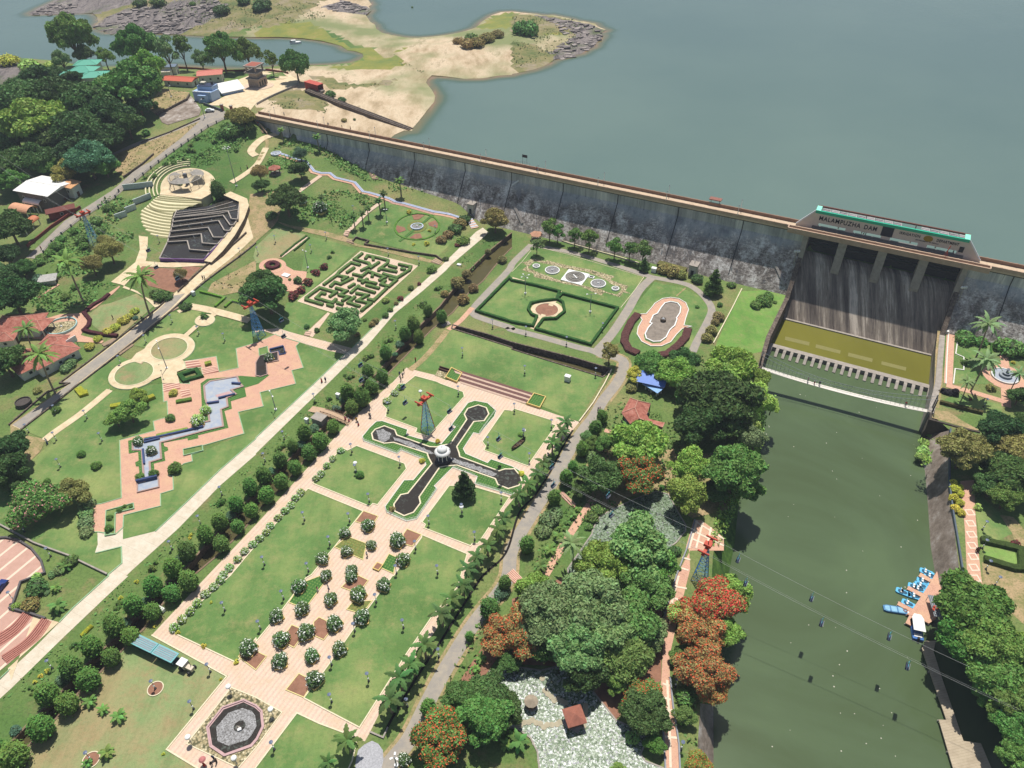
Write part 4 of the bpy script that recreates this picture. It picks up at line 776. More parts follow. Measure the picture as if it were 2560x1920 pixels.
railing(G("T12 920,455 930,492 1220,602 1255,572 1452,652"), 'thin white railing along the left arm of the cross pool'); railing(G("T12 1115,1060 1130,1110 1300,1185 1390,1165 1565,906"), 'thin white railing round the bottom arm of the cross pool'); railing(G("T12 1700,722 1890,800"), 'short white railing beside the dark conifer'); railing(G("T12 1890,862 2212,962"), 'thin white railing below the right arm of the cross pool'); railing(G("T12 1930,432 2075,232 2000,165"), 'thin white railing round the top arm of the cross pool')
c0 = on(pts("T12 1618,655")[0]); gz = thing('domed_pavilion', 'white domed pavilion standing in the middle of the cross-shaped dark pool', 'pavilion', (c0[0], c0[1], .1))
MB().lathe([(2.0, -.1), (2.0, .5), (1.9, .55), (.01, .55)], 16).build('base', plain('base_dark', '4a4a4c', .8), gz)
for k in range(8): a = 2*pi*k/8; MB().bar((1.5*cos(a), 1.5*sin(a), .5), (1.5*cos(a), 1.5*sin(a), 3.0), .1, n=8).build('column', M_white, gz)
MB().lathe([(1.5, 2.9), (2.1, 2.85), (2.15, 3.0), (1.75, 3.35), (1.45, 3.5), (1.3, 3.55)], 24).build('eave_roof', M_white, gz, True)
MB().lathe([(1.3, 3.5), (1.35, 3.8), (1.25, 4.1), (.9, 4.45), (.4, 4.65), (.12, 4.7), (.1, 5.1), (.01, 5.15)], 24).build('dome', M_white, gz, True)
# octagonal pond on gravel
octo = G("T03 1810,1310 1935,1155 2105,1092 T13 -10,1140 35,1180 48,1300 0,1400 T03 2165,1455 1945,1535 1835,1460"); oout = G("T03 1790,1310 1925,1138 2108,1074 T13 2,1122 52,1170 66,1305 10,1418 T03 2175,1474 1940,1556 1818,1474")
sheet('gravel_bed', G("T03 2000,965 2212,1050 T13 225,1178 0,1485 T03 2060,1659 1615,1450"), 'gravel', 3); kerb(G("T03 2000,965 2212,1050 T13 225,1178 0,1485 T03 2060,1659 1615,1450"), .2, .12, K_CR)
sheet('pond_rim', oout, K_PK, 4, holes=[octo]); kerb(oout, .3, .3, K_PK); sheet('pool_water', octo, 'dark_water', 0, z=.10)
oc = np.mean([p[:2] for p in octo], 0); sheet('spray', [(oc[0]+(p[0]-oc[0])*(.72+.12*rnd.random()), oc[1]+(p[1]-oc[1])*(.72+.12*rnd.random())) for p in dense(octo, 2)], 'spray_water', 0, z=.13, holes=[circ(oc, 1.1, 14)])
t = thing('fountain_nozzle', 'small stone fountain nozzle in the centre of the eight-sided pond', 'fountain', (oc[0]-.2, oc[1]-.4, .1)); MB().lathe([(.5, 0), (.35, .3), (.12, .5), (.1, .9), (.01, .95)], 10).build('nozzle', M_conc, t); MB().box((.4, -.3, .2), (.7, .5, .4), .4).build('stone', M_white, t)
# beds on the striped plaza
BEDS = [("T12 860,1190 930,1100 1055,1145 1000,1230", 'red_soil'), ("T12 680,1410 790,1320 955,1380 925,1520", 'planting_mixed'), ("T12 1275,1300 1305,1255 1430,1305 1350,1405 1270,1380", 'red_soil'), ("T12 1080,1590 1150,1470 1215,1500 1200,1580 1190,1640", 'planting_rows'),
 ("T13 740,98 840,0 890,0 970,40 930,95 850,140", 'red_soil'), ("T13 285,230 400,60 560,0 590,60 450,250 360,260", 'planting_rows'), ("T13 785,290 840,225 1005,215 960,275 870,315", 'planting_mixed'), ("T13 260,500 310,425 380,455 400,520 330,620 270,590", 'red_soil'), ("T13 500,400 545,358 610,390 655,465 585,553 500,515", 'red_soil'), ("T13 260,985 372,845 440,880 470,960 415,1050", 'red_soil'), ("T13 -70,590 0,650 92,695 0,812 -150,700", 'red_soil')]
for s_, m_ in BEDS: P_ = G(s_); sheet('flower_bed', P_, m_, 4); kerb(P_, .18, .18, plain('kerb_yellow', 'd3c487', .8))
q = on(pts("T12 1055,1585")[0]); t = thing('planter_box', 'empty yellow-edged square planter box on the striped plaza', 'planter', q, radians(GA)); MB().box((0, 0, .25), (1.9, 1.7, .5)).build('box', plain('planter_yellow', 'd3b871', .8), t); MB().box((0, 0, .45), (1.5, 1.3, .16)).build('soil', 'red_soil', t)
# long steps above the striped paving
a0, a1, b0_, b1 = [Vector(p) for p in G("T11 1770,1655 T22 115,172 T11 1700,1533 T22 190,95")]
st = thing('garden_steps', 'wide pale garden steps with dark risers above the cross pool garden', 'stairs', (a0+a1)/2); so = Vector(st.location)
for k in range(6):
    f0, f1 = k/6, (k+1)/6; p = [a0.lerp(b0_, f0)-so, a1.lerp(b1, f0)-so, a1.lerp(b1, f1)-so, a0.lerp(b0_, f1)-so]; MB().prism([(v.x, v.y) for v in p], -.05, .12+.09*k).build('step', plain('step_pale', 'bda28f', .8) if k % 2 == 0 else plain('step_dark', '6e4f49', .9), st)
for s_, lb in (("T11 1640,1610 1690,1530 1780,1575 1735,1650", 'left yellow-walled planter box of green plants at the wide steps'), ("T22 130,178 190,92 290,122 240,214", 'right yellow-walled planter box with sparse plants at the wide steps')):
    P_ = G(s_); hardwall('planter_wall', P_, .25, 0, .7, plain('planter_yellow', 'd3b871', .8), lb, 'planter', closed=True); sheet('planter_soil', P_, 'planting_rows', 5, z=.45)
q = on(pts("T11 1625,1545")[0]); t = thing('garden_bench', 'dark carved bench on the lawn above the chequered paving', 'bench', q, radians(GB)); MB().box((0, 0, .3), (3.4, .7, .6)).build('seat', plain('dark_wood', '4b352c', .8), t); MB().box((0, .35, .7), (3.4, .2, .8)).build('backrest', plain('dark_wood', '4b352c', .8), t)
sheet('chequered_paving', G("T11 1545,1590 1570,1540 1665,1560 1640,1612"), 'gravel', 2)
# maze
MZ = """920,528 852,582 975,615 990,640 905,680;945,578 965,550 1062,570 1142,592 1135,618 1062,668 1062,682;1010,562 1015,592;1065,605 985,660;1075,662 1220,690;1145,635 1218,655;1230,622 1337,645 1325,675 1218,742 1095,705;1250,662 1292,672;902,632 822,610 720,690 690,725 583,802;852,652 783,698;695,718 785,738 740,765;835,708 915,728 968,685 1115,738 1062,765;1010,705 1002,735;840,742 725,800;732,795 682,780 642,818;855,792 798,825;878,755 1045,792;965,748 915,788;1150,745 1212,762 1150,815 1082,797 1120,762;950,802 1068,832;892,808 818,872;890,828 1032,870;688,828 782,855 712,895;720,890 802,908 742,942;580,972 432,930 435,912 550,828 692,868 635,905;605,882 565,872 522,915 660,957 695,922;612,972 668,990;862,872 962,892 878,938 990,962 908,1028;857,902 798,955 900,988;1132,828 1018,938 965,922;697,955 752,972;697,1002 845,1048"""
for i, w in enumerate(MZ.split(';')): hedge('maze_hedge', [on(p, 0.45) for p in pts("T11 "+w)], 1.15, .85, '5d7b40', 'clipped dark green hedge run, %s from the top of the maze' % (['first','second','third','fourth','fifth','sixth','seventh','eighth','ninth','tenth','eleventh','twelfth','thirteenth','fourteenth','fifteenth','sixteenth','seventeenth','eighteenth','nineteenth','twentieth','twenty-first','twenty-second','twenty-third','twenty-fourth','twenty-fifth','twenty-sixth','twenty-seventh','twenty-eighth','twenty-ninth','thirtieth','thirty-first','thirty-second','thirty-third'][i]), 'hedge runs of the maze')
# upper gardens
for s_, w, hh, c, lb in (("T21 0,770 210,815 410,868 380,935 250,950 160,970 140,1020 170,1065 215,1085 180,1165 0,1130 T11 1905,1035 2190,748", .9, .9, '2e5a24', 'dark box hedge enclosing the left half of the ring garden lawn'), ("T21 435,885 910,1010 680,1325 205,1190 270,1105 380,1100 455,1040 440,960 390,930 430,890", .9, .9, '2e5a24', 'dark box hedge enclosing the right half of the ring garden lawn')):
    hedge('box_hedge', G(s_), w, hh, c, lb, closed=True)
hedge('red_hedge', G("T21 1085,1065 1030,1130 980,1230 970,1300 1010,1370 1090,1405"), 2.6, .9, '5d3a36', 'left arm of the curved dark red hedge below the oval pool'); hedge('red_hedge', G("T21 1270,1420 1340,1410 1440,1330 1500,1260 1520,1190"), 2.6, .9, '5d3a36', 'right arm of the curved dark red hedge below the oval pool')
hedge('red_hedge', G("T01 945,890 900,930 800,990 730,1050 780,1110 770,1160 730,1200 790,1220 900,1240 1020,1250"), 1.3, .8, '4d2228', 'winding dark red hedge beside the round pool path')
hedge('box_hedge', G("T01 1730,865 1945,920 1860,995"), .8, .7, '6c9a35', 'bright trimmed hedge corner near the white pump box'); hedge('box_hedge', G("T01 1945,1000 2010,945 2120,975"), .8, .7, '6c9a35', 'bright trimmed hedge corner beside the blue cable pylon')
hedge('box_hedge', G("T32 1830,1355 2110,1420 2180,1440 2190,1600 2120,1600 1860,1520"), 1.6, 1.0, '3f5220', 'thick dark hedge round the small lawn right of the riverside path'); hedge('box_hedge', G("T32 1480,165 1650,210 1850,260"), 1.0, 1.0, '54502c', 'brownish hedge on a dark wall near the footbridge')
hedge('box_hedge', G("T31 1630,1265 1930,1320 1920,1400"), .6, .6, '3c6424', 'low hedge round the square lawn right of the spillway')
hedge('box_hedge', G("T02 1230,160 1340,115"), 1.8, 1.0, 'a0a030', 'yellow wedge hedge behind the loose tree'); hedge('box_hedge', G("T02 680,50 720,95 765,80"), 2.2, .9, 'a8aa30', 'yellow heart-shaped clipped bush on the upper left lawn'); hedge('box_hedge', G("T02 960,205 1050,190"), 1.6, .9, 'a8aa30', 'low yellow bush left of the loose tree'); hedge('box_hedge', G("T02 1355,455 1625,395"), .8, .7, '8aa048', 'pale trimmed hedge along the zigzag pool'); hedge('box_hedge', G("T02 1525,165 1660,140"), 1.2, .8, '5d7d30', 'green trough hedge beside the red steps')
hedge('box_hedge', G("T01 1560,1590 1700,1545 1740,1600 1600,1640"), 1.3, .9, '2f5a24', 'clipped dark bushes in the trough beside the red stairs', closed=True); hedge('box_hedge', G("T11 440,385 340,455 215,560"), .7, .6, '3f6428', 'left hedge of the brick path behind the round red bed'); hedge('box_hedge', G("T11 460,400 330,510"), .7, .6, '3f6428', 'right hedge of the brick path behind the round red bed')
hedge('box_hedge', G("T03 800,435 705,525"), .8, .6, 'a2a42c', 'short bright yellow hedge beside the white road'); hedge('bedding', G("T21 1260,640 1500,705"), 3.0, 1.7, '6b6a38', 'long olive hedge mound below the dam face')
def disc(c, r, mat, lv, name='bed'): return sheet(name, circ(c, r, 40), mat, lv)
def ring(c, r0, r1, mat, lv, name='path'): return sheet(name, circ(c, r1, 48), mat, lv, holes=[circ(c, r0, 48)])
c = on(pts("T21 300,1020")[0]); r1 = gd(c, on(pts("T21 437,1030")[0])); r0 = gd(c, on(pts("T21 398,1035")[0])); ring(c, r0, r1, 'cream_paving', 4); disc(c, r0-.1, 'red_soil', 3); kerb(circ(c, r0, 40), .2, .2, K_CR)
ribbon('path', G("T21 430,865 330,985"), 1.6, 'cream_paving', 5, smooth=False); ribbon('path', G("T21 275,1060 175,1185"), 1.6, 'cream_paving', 5, smooth=False)
# fountain row
FR = "T21 60,608 95,612 130,640 85,675 185,705 190,735 440,790 600,820 770,895 800,868 930,910 960,870 1030,880 980,855 1005,815 850,760 890,730 650,665 480,635 300,590 295,600 185,575 110,605"
sheet('flagstone_path', G(FR), 'gravel', 2, holes=[G("T21 195,600 315,625 480,668 650,690 820,765 860,800 935,820 945,845 910,885 830,870 780,845 600,805 430,768 240,700 135,655")])
def basin(px, edge, lb, hgt=.5, water='spray_water', rimmat=None, depth=.3):
    c = on(pts(px)[0]); r = gd(c, on(pts(edge)[0])); t = thing('fountain_basin', lb, 'fountain', c); MB().lathe([(r, -.05), (r, hgt), (r-.3, hgt), (r-.3, depth), (.01, depth)], 36).build('rim', rimmat or M_white, t); MB().lathe([(r-.3, depth+.02), (.01, depth+.03)], 36).build('water', M(water), t); MB().lathe([(.4, depth), (.3, depth+.4), (.08, depth+.5), (.06, depth+.9), (.01, depth+.95)], 12).build('nozzle', M_white, t); return t, c, r
for px, e_, lb in (("T21 210,645", "T21 242,648", 'tiny round white basin at the left end of the fountain row'), ("T21 348,682", "T21 412,685", 'round white basin left of the square white fountain'), ("T21 745,797", "T21 812,800", 'round white basin right of the square white fountain'), ("T21 893,840", "T21 927,842", 'tiny round white basin at the right end of the fountain row')): basin(px, e_, lb)
P_ = G("T21 490,672 672,715 600,810 420,762"); c = np.mean([p[:2] for p in P_], 0); t = thing('square_fountain', 'square white fountain with concentric rings in the middle of the fountain row', 'fountain', (c[0], c[1], 0)); MB().prism([(p[0]-c[0], p[1]-c[1]) for p in P_], 0, .3).build('plinth', M_white, t)
r = gd(P_[0], P_[1])*.43; MB().lathe([(r, .3), (r, .45), (r-.2, .45), (r-.2, .32), (r*.72, .32), (r*.72, .5), (r*.66, .5), (r*.66, .34), (r*.45, .34), (r*.45, .55), (r*.4, .55), (r*.4, .36), (.01, .36)], 40).build('rings', plain('ring_grey', '7b776f', .7, .3, 3), t); MB().box((0, 0, .45), (.35, r*.8, .25), .4).build('channel', M_white, t)
q = on(pts("T21 687,738")[0]); t = thing('pump_pit', 'small dark square pump pit beside the square fountain', 'pit', q, radians(GB)); MB().box((0, 0, .15), (2.0, 1.4, .3)).build('curb', M_white, t); MB().box((0, 0, .24), (1.4, .9, .15)).build('cover', M_dark, t)
# oval pool
OV = "T21 1440,925 1500,960 1525,1020 1500,1095 1485,1155 1550,1165 1470,1185 1420,1235 1370,1300 1290,1335 1200,1335 1120,1295 1080,1230 1090,1170 1125,1110 1095,1060 1160,1055 1200,1010 1235,965 1300,925 1370,915"
sheet('red_paving', G(OV), 'red_paving', 3); kerb(G(OV), .25, .3, K_WH)
IN = "T21 1370,952 1430,965 1458,1000 1450,1050 1420,1095 1425,1105 1405,1160 1380,1180 1360,1200 1330,1260 1280,1295 1220,1298 1160,1270 1150,1230 1175,1180 1210,1140 1190,1135 1220,1070 1255,1055 1290,1000 1320,965"
ip = G(IN); sheet('lawn', [(p[0]+(p[0]-np.mean([q[0] for q in ip]))*.07, p[1]+(p[1]-np.mean([q[1] for q in ip]))*.07) for p in ip], 'lawn', 4); kerb(ip, .35, .4, M_white); sheet('pool_floor', ip, plain('pool_floor', '857b70', .9, .25, .6), 5)
t, c, r = basin("T21 1305,1115", "T21 1330,1117", 'dark pedestal fountain bowl in the middle of the oval pool', 1.0, 'spray_water', plain('bowl_dark', '5a4f45', .7, .2), .8)
# round fountain garden
cc = on(pts("T11 1392,302")[0]); t, c, r = basin("T11 1392,302", "T11 1447,305", 'round blue and white fountain in the circular lawn garden', .5, 'spray_water', plain('rim_bluewhite', 'c9d3e6', .6)); ring(c, r+.1, r+1.4, 'planting_mixed', 3, 'flower_ring'); R_ = gd(c, on(pts("T11 1585,300")[0])); hedge('ring_hedge', circ(c, R_, 60), .7, .35, '5d8a34', 'thin circular hedge line round the blue fountain', closed=True)
for a in (.25, 1.6, 3.4, 4.75): sheet('flower_bed', [(c[0]+r_*cos(a+d), c[1]+r_*sin(a+d)) for r_, d in ((R_*.55, -.12), (R_*.92, -.35), (R_*.95, 0), (R_*.92, .3), (R_*.55, .3))], 'red_soil', 3)
ribbon('path', [on(pts("T11 1530,200")[0]), on(pts("T11 1240,430")[0])], 1.1, 'planting_rows', 4, smooth=False)
# round red bed, ring paths
c = on(pts("T11 145,640")[0]); ring(c, gd(c, on(pts("T11 222,640")[0])), gd(c, on(pts("T11 262,640")[0])), 'red_paving', 3); hedge('ring_hedge', circ(c, gd(c, on(pts("T11 190,640")[0])), 30), 1.6, .9, '5a2c30', 'ring of dark red shrubs round a green bush by the maze', closed=True); sheet('paving', G("T11 120,690 260,640 330,680 440,690 430,770 340,860 230,860 200,740"), 'red_paving', 2)
for px, i_, o_ in (("T01 1465,1360", "T01 1625,1335", "T01 1685,1330"), ("T01 1160,1572", "T01 1330,1545", "T01 1378,1535"), ("T01 1772,1112", "T01 1772,1112", "T01 1858,1108")):
    c = on(pts(px)[0]); a = gd(c, on(pts(i_)[0])); b = gd(c, on(pts(o_)[0]))
    if a > .5: ring(c, a, b, 'cream_paving', 4); disc(c, a, 'lawn_dry', 3); kerb(circ(c, a, 48), .25, .35, K_CR)
    else: disc(c, b, 'cream_paving', 4)
    kerb(circ(c, b, 48), .2, .15, K_GR)
sheet('pavement', G("T01 1335,1530 1430,1465 1560,1450 1590,1465 1610,1530 1530,1560 1555,1659 T02 1555,0 1405,0 1395,-60 T01 1300,1640 1240,1659 1310,1600"), 'cream_paving', 5); sheet('pavement', G("T01 1130,1460 1215,1490 1310,1420 1270,1350 1180,1400"), 'cream_paving', 5)
def stairs(label, s_, n, cols=('step_red', 'step_cream'), rise=.12, name='stairs', group=None):
    """quad: bottom-left, bottom-right, top-right, top-left in print points"""
    P_ = [Vector(p) for p in G(s_)]; o_ = sum(P_, Vector())/4; t = thing(name, label, 'stairs', o_, group=group); a, b, c, d = [p-o_ for p in P_]
    for k in range(n):
        f, g_ = k/n, (k+1)/n; q = [a.lerp(d, f), b.lerp(c, f), b.lerp(c, g_), a.lerp(d, g_)]; z = min(v.z for v in q); MB().prism([(v.x, v.y) for v in q], z-.25, max(v.z for v in q)+.06+(rise if k % 2 else rise*.6)).build('step', MATS[cols[k % 2]], t)
    return t
plain('step_red', 'aa7264', .8); plain('step_cream', 'd6b39c', .8); plain('step_stone', '8d7868', .9); plain('step_tan', 'b29b7c', .9)
stairs('red and cream stairs beside the bushes at the top of the zigzag garden', "T01 1750,1585 1895,1555 1875,1510 1735,1530", 8); stairs('broad red stairs left of the yellow bush bed', "T02 1410,75 1560,45 1545,-40 1405,-10", 10); stairs('red stairs leading down to the long red paving', "T02 1570,120 1650,95 1640,50 1550,60", 6); stairs('pale red steps above the zigzag garden', "T01 1610,1530 1740,1510 1720,1455 1595,1465", 6)
stairs('red stairs between the two ring paths', "T01 1220,1495 1315,1430 1300,1415 1215,1480", 4)
stairs('brown stairs down to the access road, upper', "T01 900,1340 1030,1275 980,1265 880,1320", 8, ('step_stone', 'step_tan')); stairs('brown stairs down to the access road, lower', "T01 1040,1415 1160,1325 1130,1305 1020,1400", 8, ('step_stone', 'step_tan')); stairs('small brown stairs near the white pump box', "T01 1480,1040 1550,1005 1530,990 1470,1030", 4, ('step_stone', 'step_tan'))
stairs('brown steps at the start of the curved road', "T11 780,430 850,455 830,420 790,405", 4, ('step_stone', 'step_tan')); stairs('brown steps above the white road crossing', "T11 1510,605 1580,630 1610,605 1550,572", 6, ('step_stone', 'step_tan')); stairs('pale stairs below the terrace palms', "T11 755,380 795,390 810,340 770,335", 6, ('step_stone', 'step_cream')); stairs('pale steps at the end of the short path', "T11 415,1240 460,1250 480,1210 430,1205", 5, ('step_stone', 'step_cream'))
stairs('red striped steps beside the dark clipped tree, upper', "T22 420,940 550,1060 535,1070 405,960", 3); sheet('striped_ramp', G("T22 430,925 550,1045 530,1070 410,965"), 'step_red' if 0 else 'red_paving', 3)
stairs('red striped stairs among the palms near the grove', "T22 410,960 520,1065 550,1040 440,930", 10); stairs('red striped stairs left of the great trees', "T23 -60,0 75,110 135,65 10,-60", 12)
stairs('narrow stone staircase below the dam wall', "T10 1010,1555 1060,1550 1000,1460 960,1475", 8, ('step_stone', 'step_tan')); stairs('abutment stairs at the left end of the dam', "T10 60,1160 100,1130 10,1020 -20,1040", 14, ('step_stone', 'step_tan'))
# zigzag pool
ZP = "T02 1150,510 1245,480 1250,500 1400,465 1760,370 1755,335 1812,325 1795,190 1775,130 1765,20 T01 1815,1640 2050,1598 2075,1659 T02 2100,25 2000,55 2040,92 1960,125 1970,200 1910,225 1930,370 1780,405 1385,510 1395,650 1295,680 1305,820 1245,830 1230,575 1150,575"
ZB = "T02 1110,495 1280,462 1350,452 1620,395 1705,380 1750,355 1745,200 1735,0 T01 1790,1620 2080,1590 T11 0,1600 120,1580 T12 20,0 T02 2115,35 2130,110 1995,150 2005,215 1940,235 1975,380 1712,445 1715,470 1625,490 1620,470 1415,510 1420,540 1450,550 1455,575 1420,590 1430,665 1330,690 1335,725 1305,830 1215,850 1200,715 1175,715 1170,680 1200,665 1195,590 1115,605"
def pool_blue():
    t = NT('pool_blue'); n = t.noise(.5, 6, .7); return t.out(t.mix(t.val(n, .35, .7), '95a1b3', 'b4b5b3'), .15, IOR=1.33)
pool_blue(); zp = G(ZP); P_BL = plain('blue_tile', '35466e', .5); sheet('planted_border', G(ZB), 'planting_rows', 4); sheet('pool_water', zp, 'pool_blue', 5); kerb(zp, .5, .35, plain('rim_brown', 'a48a80', .8)); 
for s_ in ("T02 1250,492 1760,375", "T02 1250,512 1385,478", "T02 1790,175 1895,160", "T02 1890,130 2035,95", "T02 2005,0 2085,5", "T02 1240,572 1250,700", "T11 120,1370 240,1340"): hardwall('pool_ledge', G(s_), .5, 0, .7, P_BL, 'dark blue tiled ledge %s of the zigzag pool' % {"T02 1250,492 1760,375": 'along the diagonal channel', "T02 1250,512 1385,478": 'at the bend', "T02 1790,175 1895,160": 'under the first cascade step', "T02 1890,130 2035,95": 'under the second cascade step', "T02 2005,0 2085,5": 'at the top cascade', "T02 1240,572 1250,700": 'at the left of the vertical channel', "T11 120,1370 240,1340": 'at the uppermost basin'}[s_], 'ledge')
for k, s_ in enumerate(("T02 1860,100 1985,65 1990,85 1880,120", "T02 1785,160 1890,140 1895,165 1790,180", "T02 1890,110 2000,75 2030,100 1900,130")): sheet('cascade_step', G(s_), 'rim_brown' if 0 else K_PK, 7+k)
lp = G("T02 1190,862 1370,815 1375,895 1190,940"); sheet('pool_water', lp, 'pool_blue', 6); kerb(lp, .3, .4, plain('rim_brown', 'a48a80', .8)); hardwall('pool_ledge', G("T02 1185,858 1365,815"), .6, 0, 1.2, P_BL, 'curved dark blue back wall of the lowest white pool', 'wall')
up_ = G("T11 35,1420 190,1385 195,1460 90,1480 100,1580 40,1600 0,1590 0,1480"); sheet('pool_water', up_, 'dark_water', 6); kerb(up_, .3, .35, plain('rim_brown', 'a48a80', .8)); u2 = G("T11 120,1370 240,1340 255,1400 205,1410 200,1380 130,1395"); sheet('pool_water', u2, 'dark_water', 6); kerb(u2, .3, .35, P_BL)
for s_ in ("T02 920,1100 1155,1035 1160,1080 1000,1120 995,1300 910,1315", "T02 1585,570 1750,535 1755,580 1590,622", "T11 25,1360 100,1340 110,1400 30,1420"): P_ = G(s_); sheet('flower_bed', P_, 'lawn', 6); kerb(P_, .2, .4, K_GR)
for s_, lb in (("T02 1465,105 1530,95", 'green trough with a yellow-green bush on the red steps'), ("T01 1775,1500 1830,1485", 'green trough with plants on the upper red landing')): P_ = G(s_); hedge('planter_bush', P_, 1.6, 1.0, '8f9c3c', lb, cat='planter')
# round pool by the tiled houses
t, c, r = basin("T01 533,1168", "T01 662,1165", 'large round turquoise-rimmed pool by the red-tiled houses', .8, 'gravel', plain('rim_turquoise', '9fc3c0', .6), .25)
# blue-white water stair from the dam to the road
ws = G("T10 195,1325 375,1385 435,1400 505,1483 565,1500 640,1500 690,1540 855,1580 925,1659 T11 980,10 1050,30 1150,60 1200,85 1290,105 1540,175 1760,225 1840,240")
for d_ in (-.5, .5): prop(wallmesh(offset_line(ws, d_), .16, 0, .35).build('channel_wall', plain('channel_white', 'c4c9d4', .6, .08)), '%s blue-white wall of the stepped water channel' % ('left' if d_ < 0 else 'right'), 'wall')
ribbon('water_channel', ws, .9, plain('channel_blue', '98a2ba', .4), 5, smooth=False); ribbon('brick_path', offset_line(ws, -1.3), 1.1, 'red_paving', 3, smooth=False)
stairs('blue and white water stairs running down to the white road', "T11 1860,320 1925,310 1870,235 1825,250", 8, ('step_cream', 'channel_white')); t, c, r = basin("T10 175,1330", "T10 220,1330", 'small white spring basin at the head of the water channel', .5, 'pool_blue', plain('channel_white', 'c3cae0', .6), .3)
# lily ponds
LP1 = G("T22 700,1250 760,1150 880,1080 1030,1010 1190,945 1250,930 1350,955 1440,1120 1500,1220 1500,1270 1420,1370 1380,1400 1370,1480 1350,1700 900,1800 500,1720 480,1600 690,1300"); LP2 = G("T23 -200,830 0,780 250,820 400,780 700,1000 900,1250 1180,1375 1110,1540 1150,1600 1300,1659 1400,1720 1200,1800 250,1800 220,1520 160,1400 60,1330 0,1310 T13 2130,1300 1900,1480 1850,1400 2000,1100")
for k, P_ in enumerate((LP1, LP2)):
    sheet('lily_pond_water', P_, 'lily_water', 3, z=.06); kerb(P_, .3, .2, M_conc)
    g_ = np.random.default_rng(5+k); a = np.array([p[:2] for p in P_]); lo, hi = a.min(0), a.max(0); N = 14000 if k == 0 else 20000; Q = lo+(hi-lo)*g_.random((N, 2)); Q = Q[inpoly(Q, a)]; n = len(Q); an = g_.random(n)*6.28; sz = .12+.17*g_.random(n); V = np.zeros((n, 6, 3))
    for j in range(6): V[:, j, 0] = Q[:, 0]+sz*np.cos(an+j*pi/3); V[:, j, 1] = Q[:, 1]+sz*np.sin(an+j*pi/3); V[:, j, 2] = .09+.05*g_.random(n)
    t_ = NT('lily_pads%d' % k); r_ = t_.g.outputs['Random Per Island']; t_.out(t_.ramp(r_, [(0, '3a5230'), (.35, '5d7350'), (.6, '72856a' if k == 0 else '8f9c84'), (.85, '8a9a80' if k == 0 else 'd6dad4'), (1, '6e6a78')]), .4)  # lower pond: glints are painted in as near-white pad colours
    o = mk('lily_pads', V.reshape(-1, 3).tolist(), [tuple(range(6*i, 6*i+6)) for i in range(n)], t_.m); prop(o, ('grey-green lily pads covering the upper pond' if k == 0 else 'lily pads covering the lower pond, many painted pale as glints'), 'lily pads', kind='stuff')
# retaining walls along the access road, road fence
hardwall('retaining_wall', G("T02 80,360 400,80 600,0 T01 520,1655 900,1368 1350,1018 1500,890"), .35, 0, .5, 'stone_wall', 'low dark stone wall on the left side of the access road'); hardwall('retaining_wall', G("T02 185,400 420,220 690,0 T01 700,1655 1140,1315 1500,1018 1700,838 2212,445"), .4, -.2, .5, 'stone_wall', 'low dark stone wall on the right side of the access road'); hardwall('retaining_wall', G("T01 1540,870 1850,590 2130,360"), .4, 0, .8, 'stone_wall', 'dark retaining wall above the access road by the cascade')
hardwall('boundary_wall', G("T02 0,1220 300,1380 600,1490 930,1650"), .35, 0, .6, M_conc, 'thin grey boundary wall crossing the lower left lawn'); hardwall('garden_wall', G("T22 580,330 700,170 800,0 T21 860,1540"), .3, 0, .5, K_CR, 'low cream wall between upper lawn and asphalt road'); hardwall('garden_wall', G("T21 270,370 500,450 900,560 1100,620"), .3, 0, .5, K_CR, 'long cream kerb wall at the dam toe'); hardwall('garden_wall', G("T21 1985,840 1900,1010 1740,1310"), .3, 0, .4, K_CR, 'straight cream wall on the green strip')
hardwall('garden_wall', G("T11 1130,80 1230,108 1540,190"), .3, 0, .3, K_PK, 'pink kerb wall above the circular lawn'); hardwall('retaining_wall', G("T11 835,435 865,400 975,430 940,460 1350,530 1560,560 1610,600"), .35, 0, .8, 'stone_wall', 'red-brown retaining wall under the circular lawn garden')
hardwall('retaining_wall', G("T00 1350,1000 1450,960 1620,870 1640,830"), .5, 0, 1.2, 'stone_wall', 'dark stone parapet above the pitched slope by the gate'); hardwall('retaining_wall', G("T00 1220,1240 1460,1150 1730,1030"), .4, -.6, .6, 'stone_wall', 'dark parapet between the two roads'); hardwall('retaining_wall', G("T00 1070,1540 1240,1420 1330,1340"), .4, 0, .9, 'stone_wall', 'reddish low wall at the foot of the dry bank')
sheet('pitched_slope', G("T00 1370,1000 1620,870 1650,830 1740,950 1720,1000 1450,1080 1400,1060"), 'revetment', 2); sheet('dry_bank', G("T00 960,1350 1220,1250 1460,1160 1730,1045 1560,1200 1300,1400 1060,1520 1000,1480"), 'dirt', 1); sheet('dry_bank', G("T00 1380,760 1640,800 1600,860 1350,990 1290,950"), 'dirt', 1)
fence = thing('road_fence', 'long fence of squat concrete posts along the sloping asphalt road', 'fence', on(pts("T00 1570,1265")[0])); fo_ = Vector(fence.location); Q = dense([p[:2] for p in G("T00 2015,1000 1800,1100 1570,1265 1240,1515 1030,1659 T01 1000,50 700,240 450,440 380,530")], 4.2, False); fm = plain('fence_post', '5d6266', .9)
pr = None; mb = MB()
for q in Q:
    b = Vector((*q, h(*q)))-fo_; MB().box(b+Vector((0, 0, .6)), (.45, .45, 1.3)).build('post', fm, fence)
    if pr: [mb.bar(pr+Vector((0, 0, z)), b+Vector((0, 0, z)), .06) for z in (.5, .95)]
    pr = b
mb.build('rail', fm, fence)
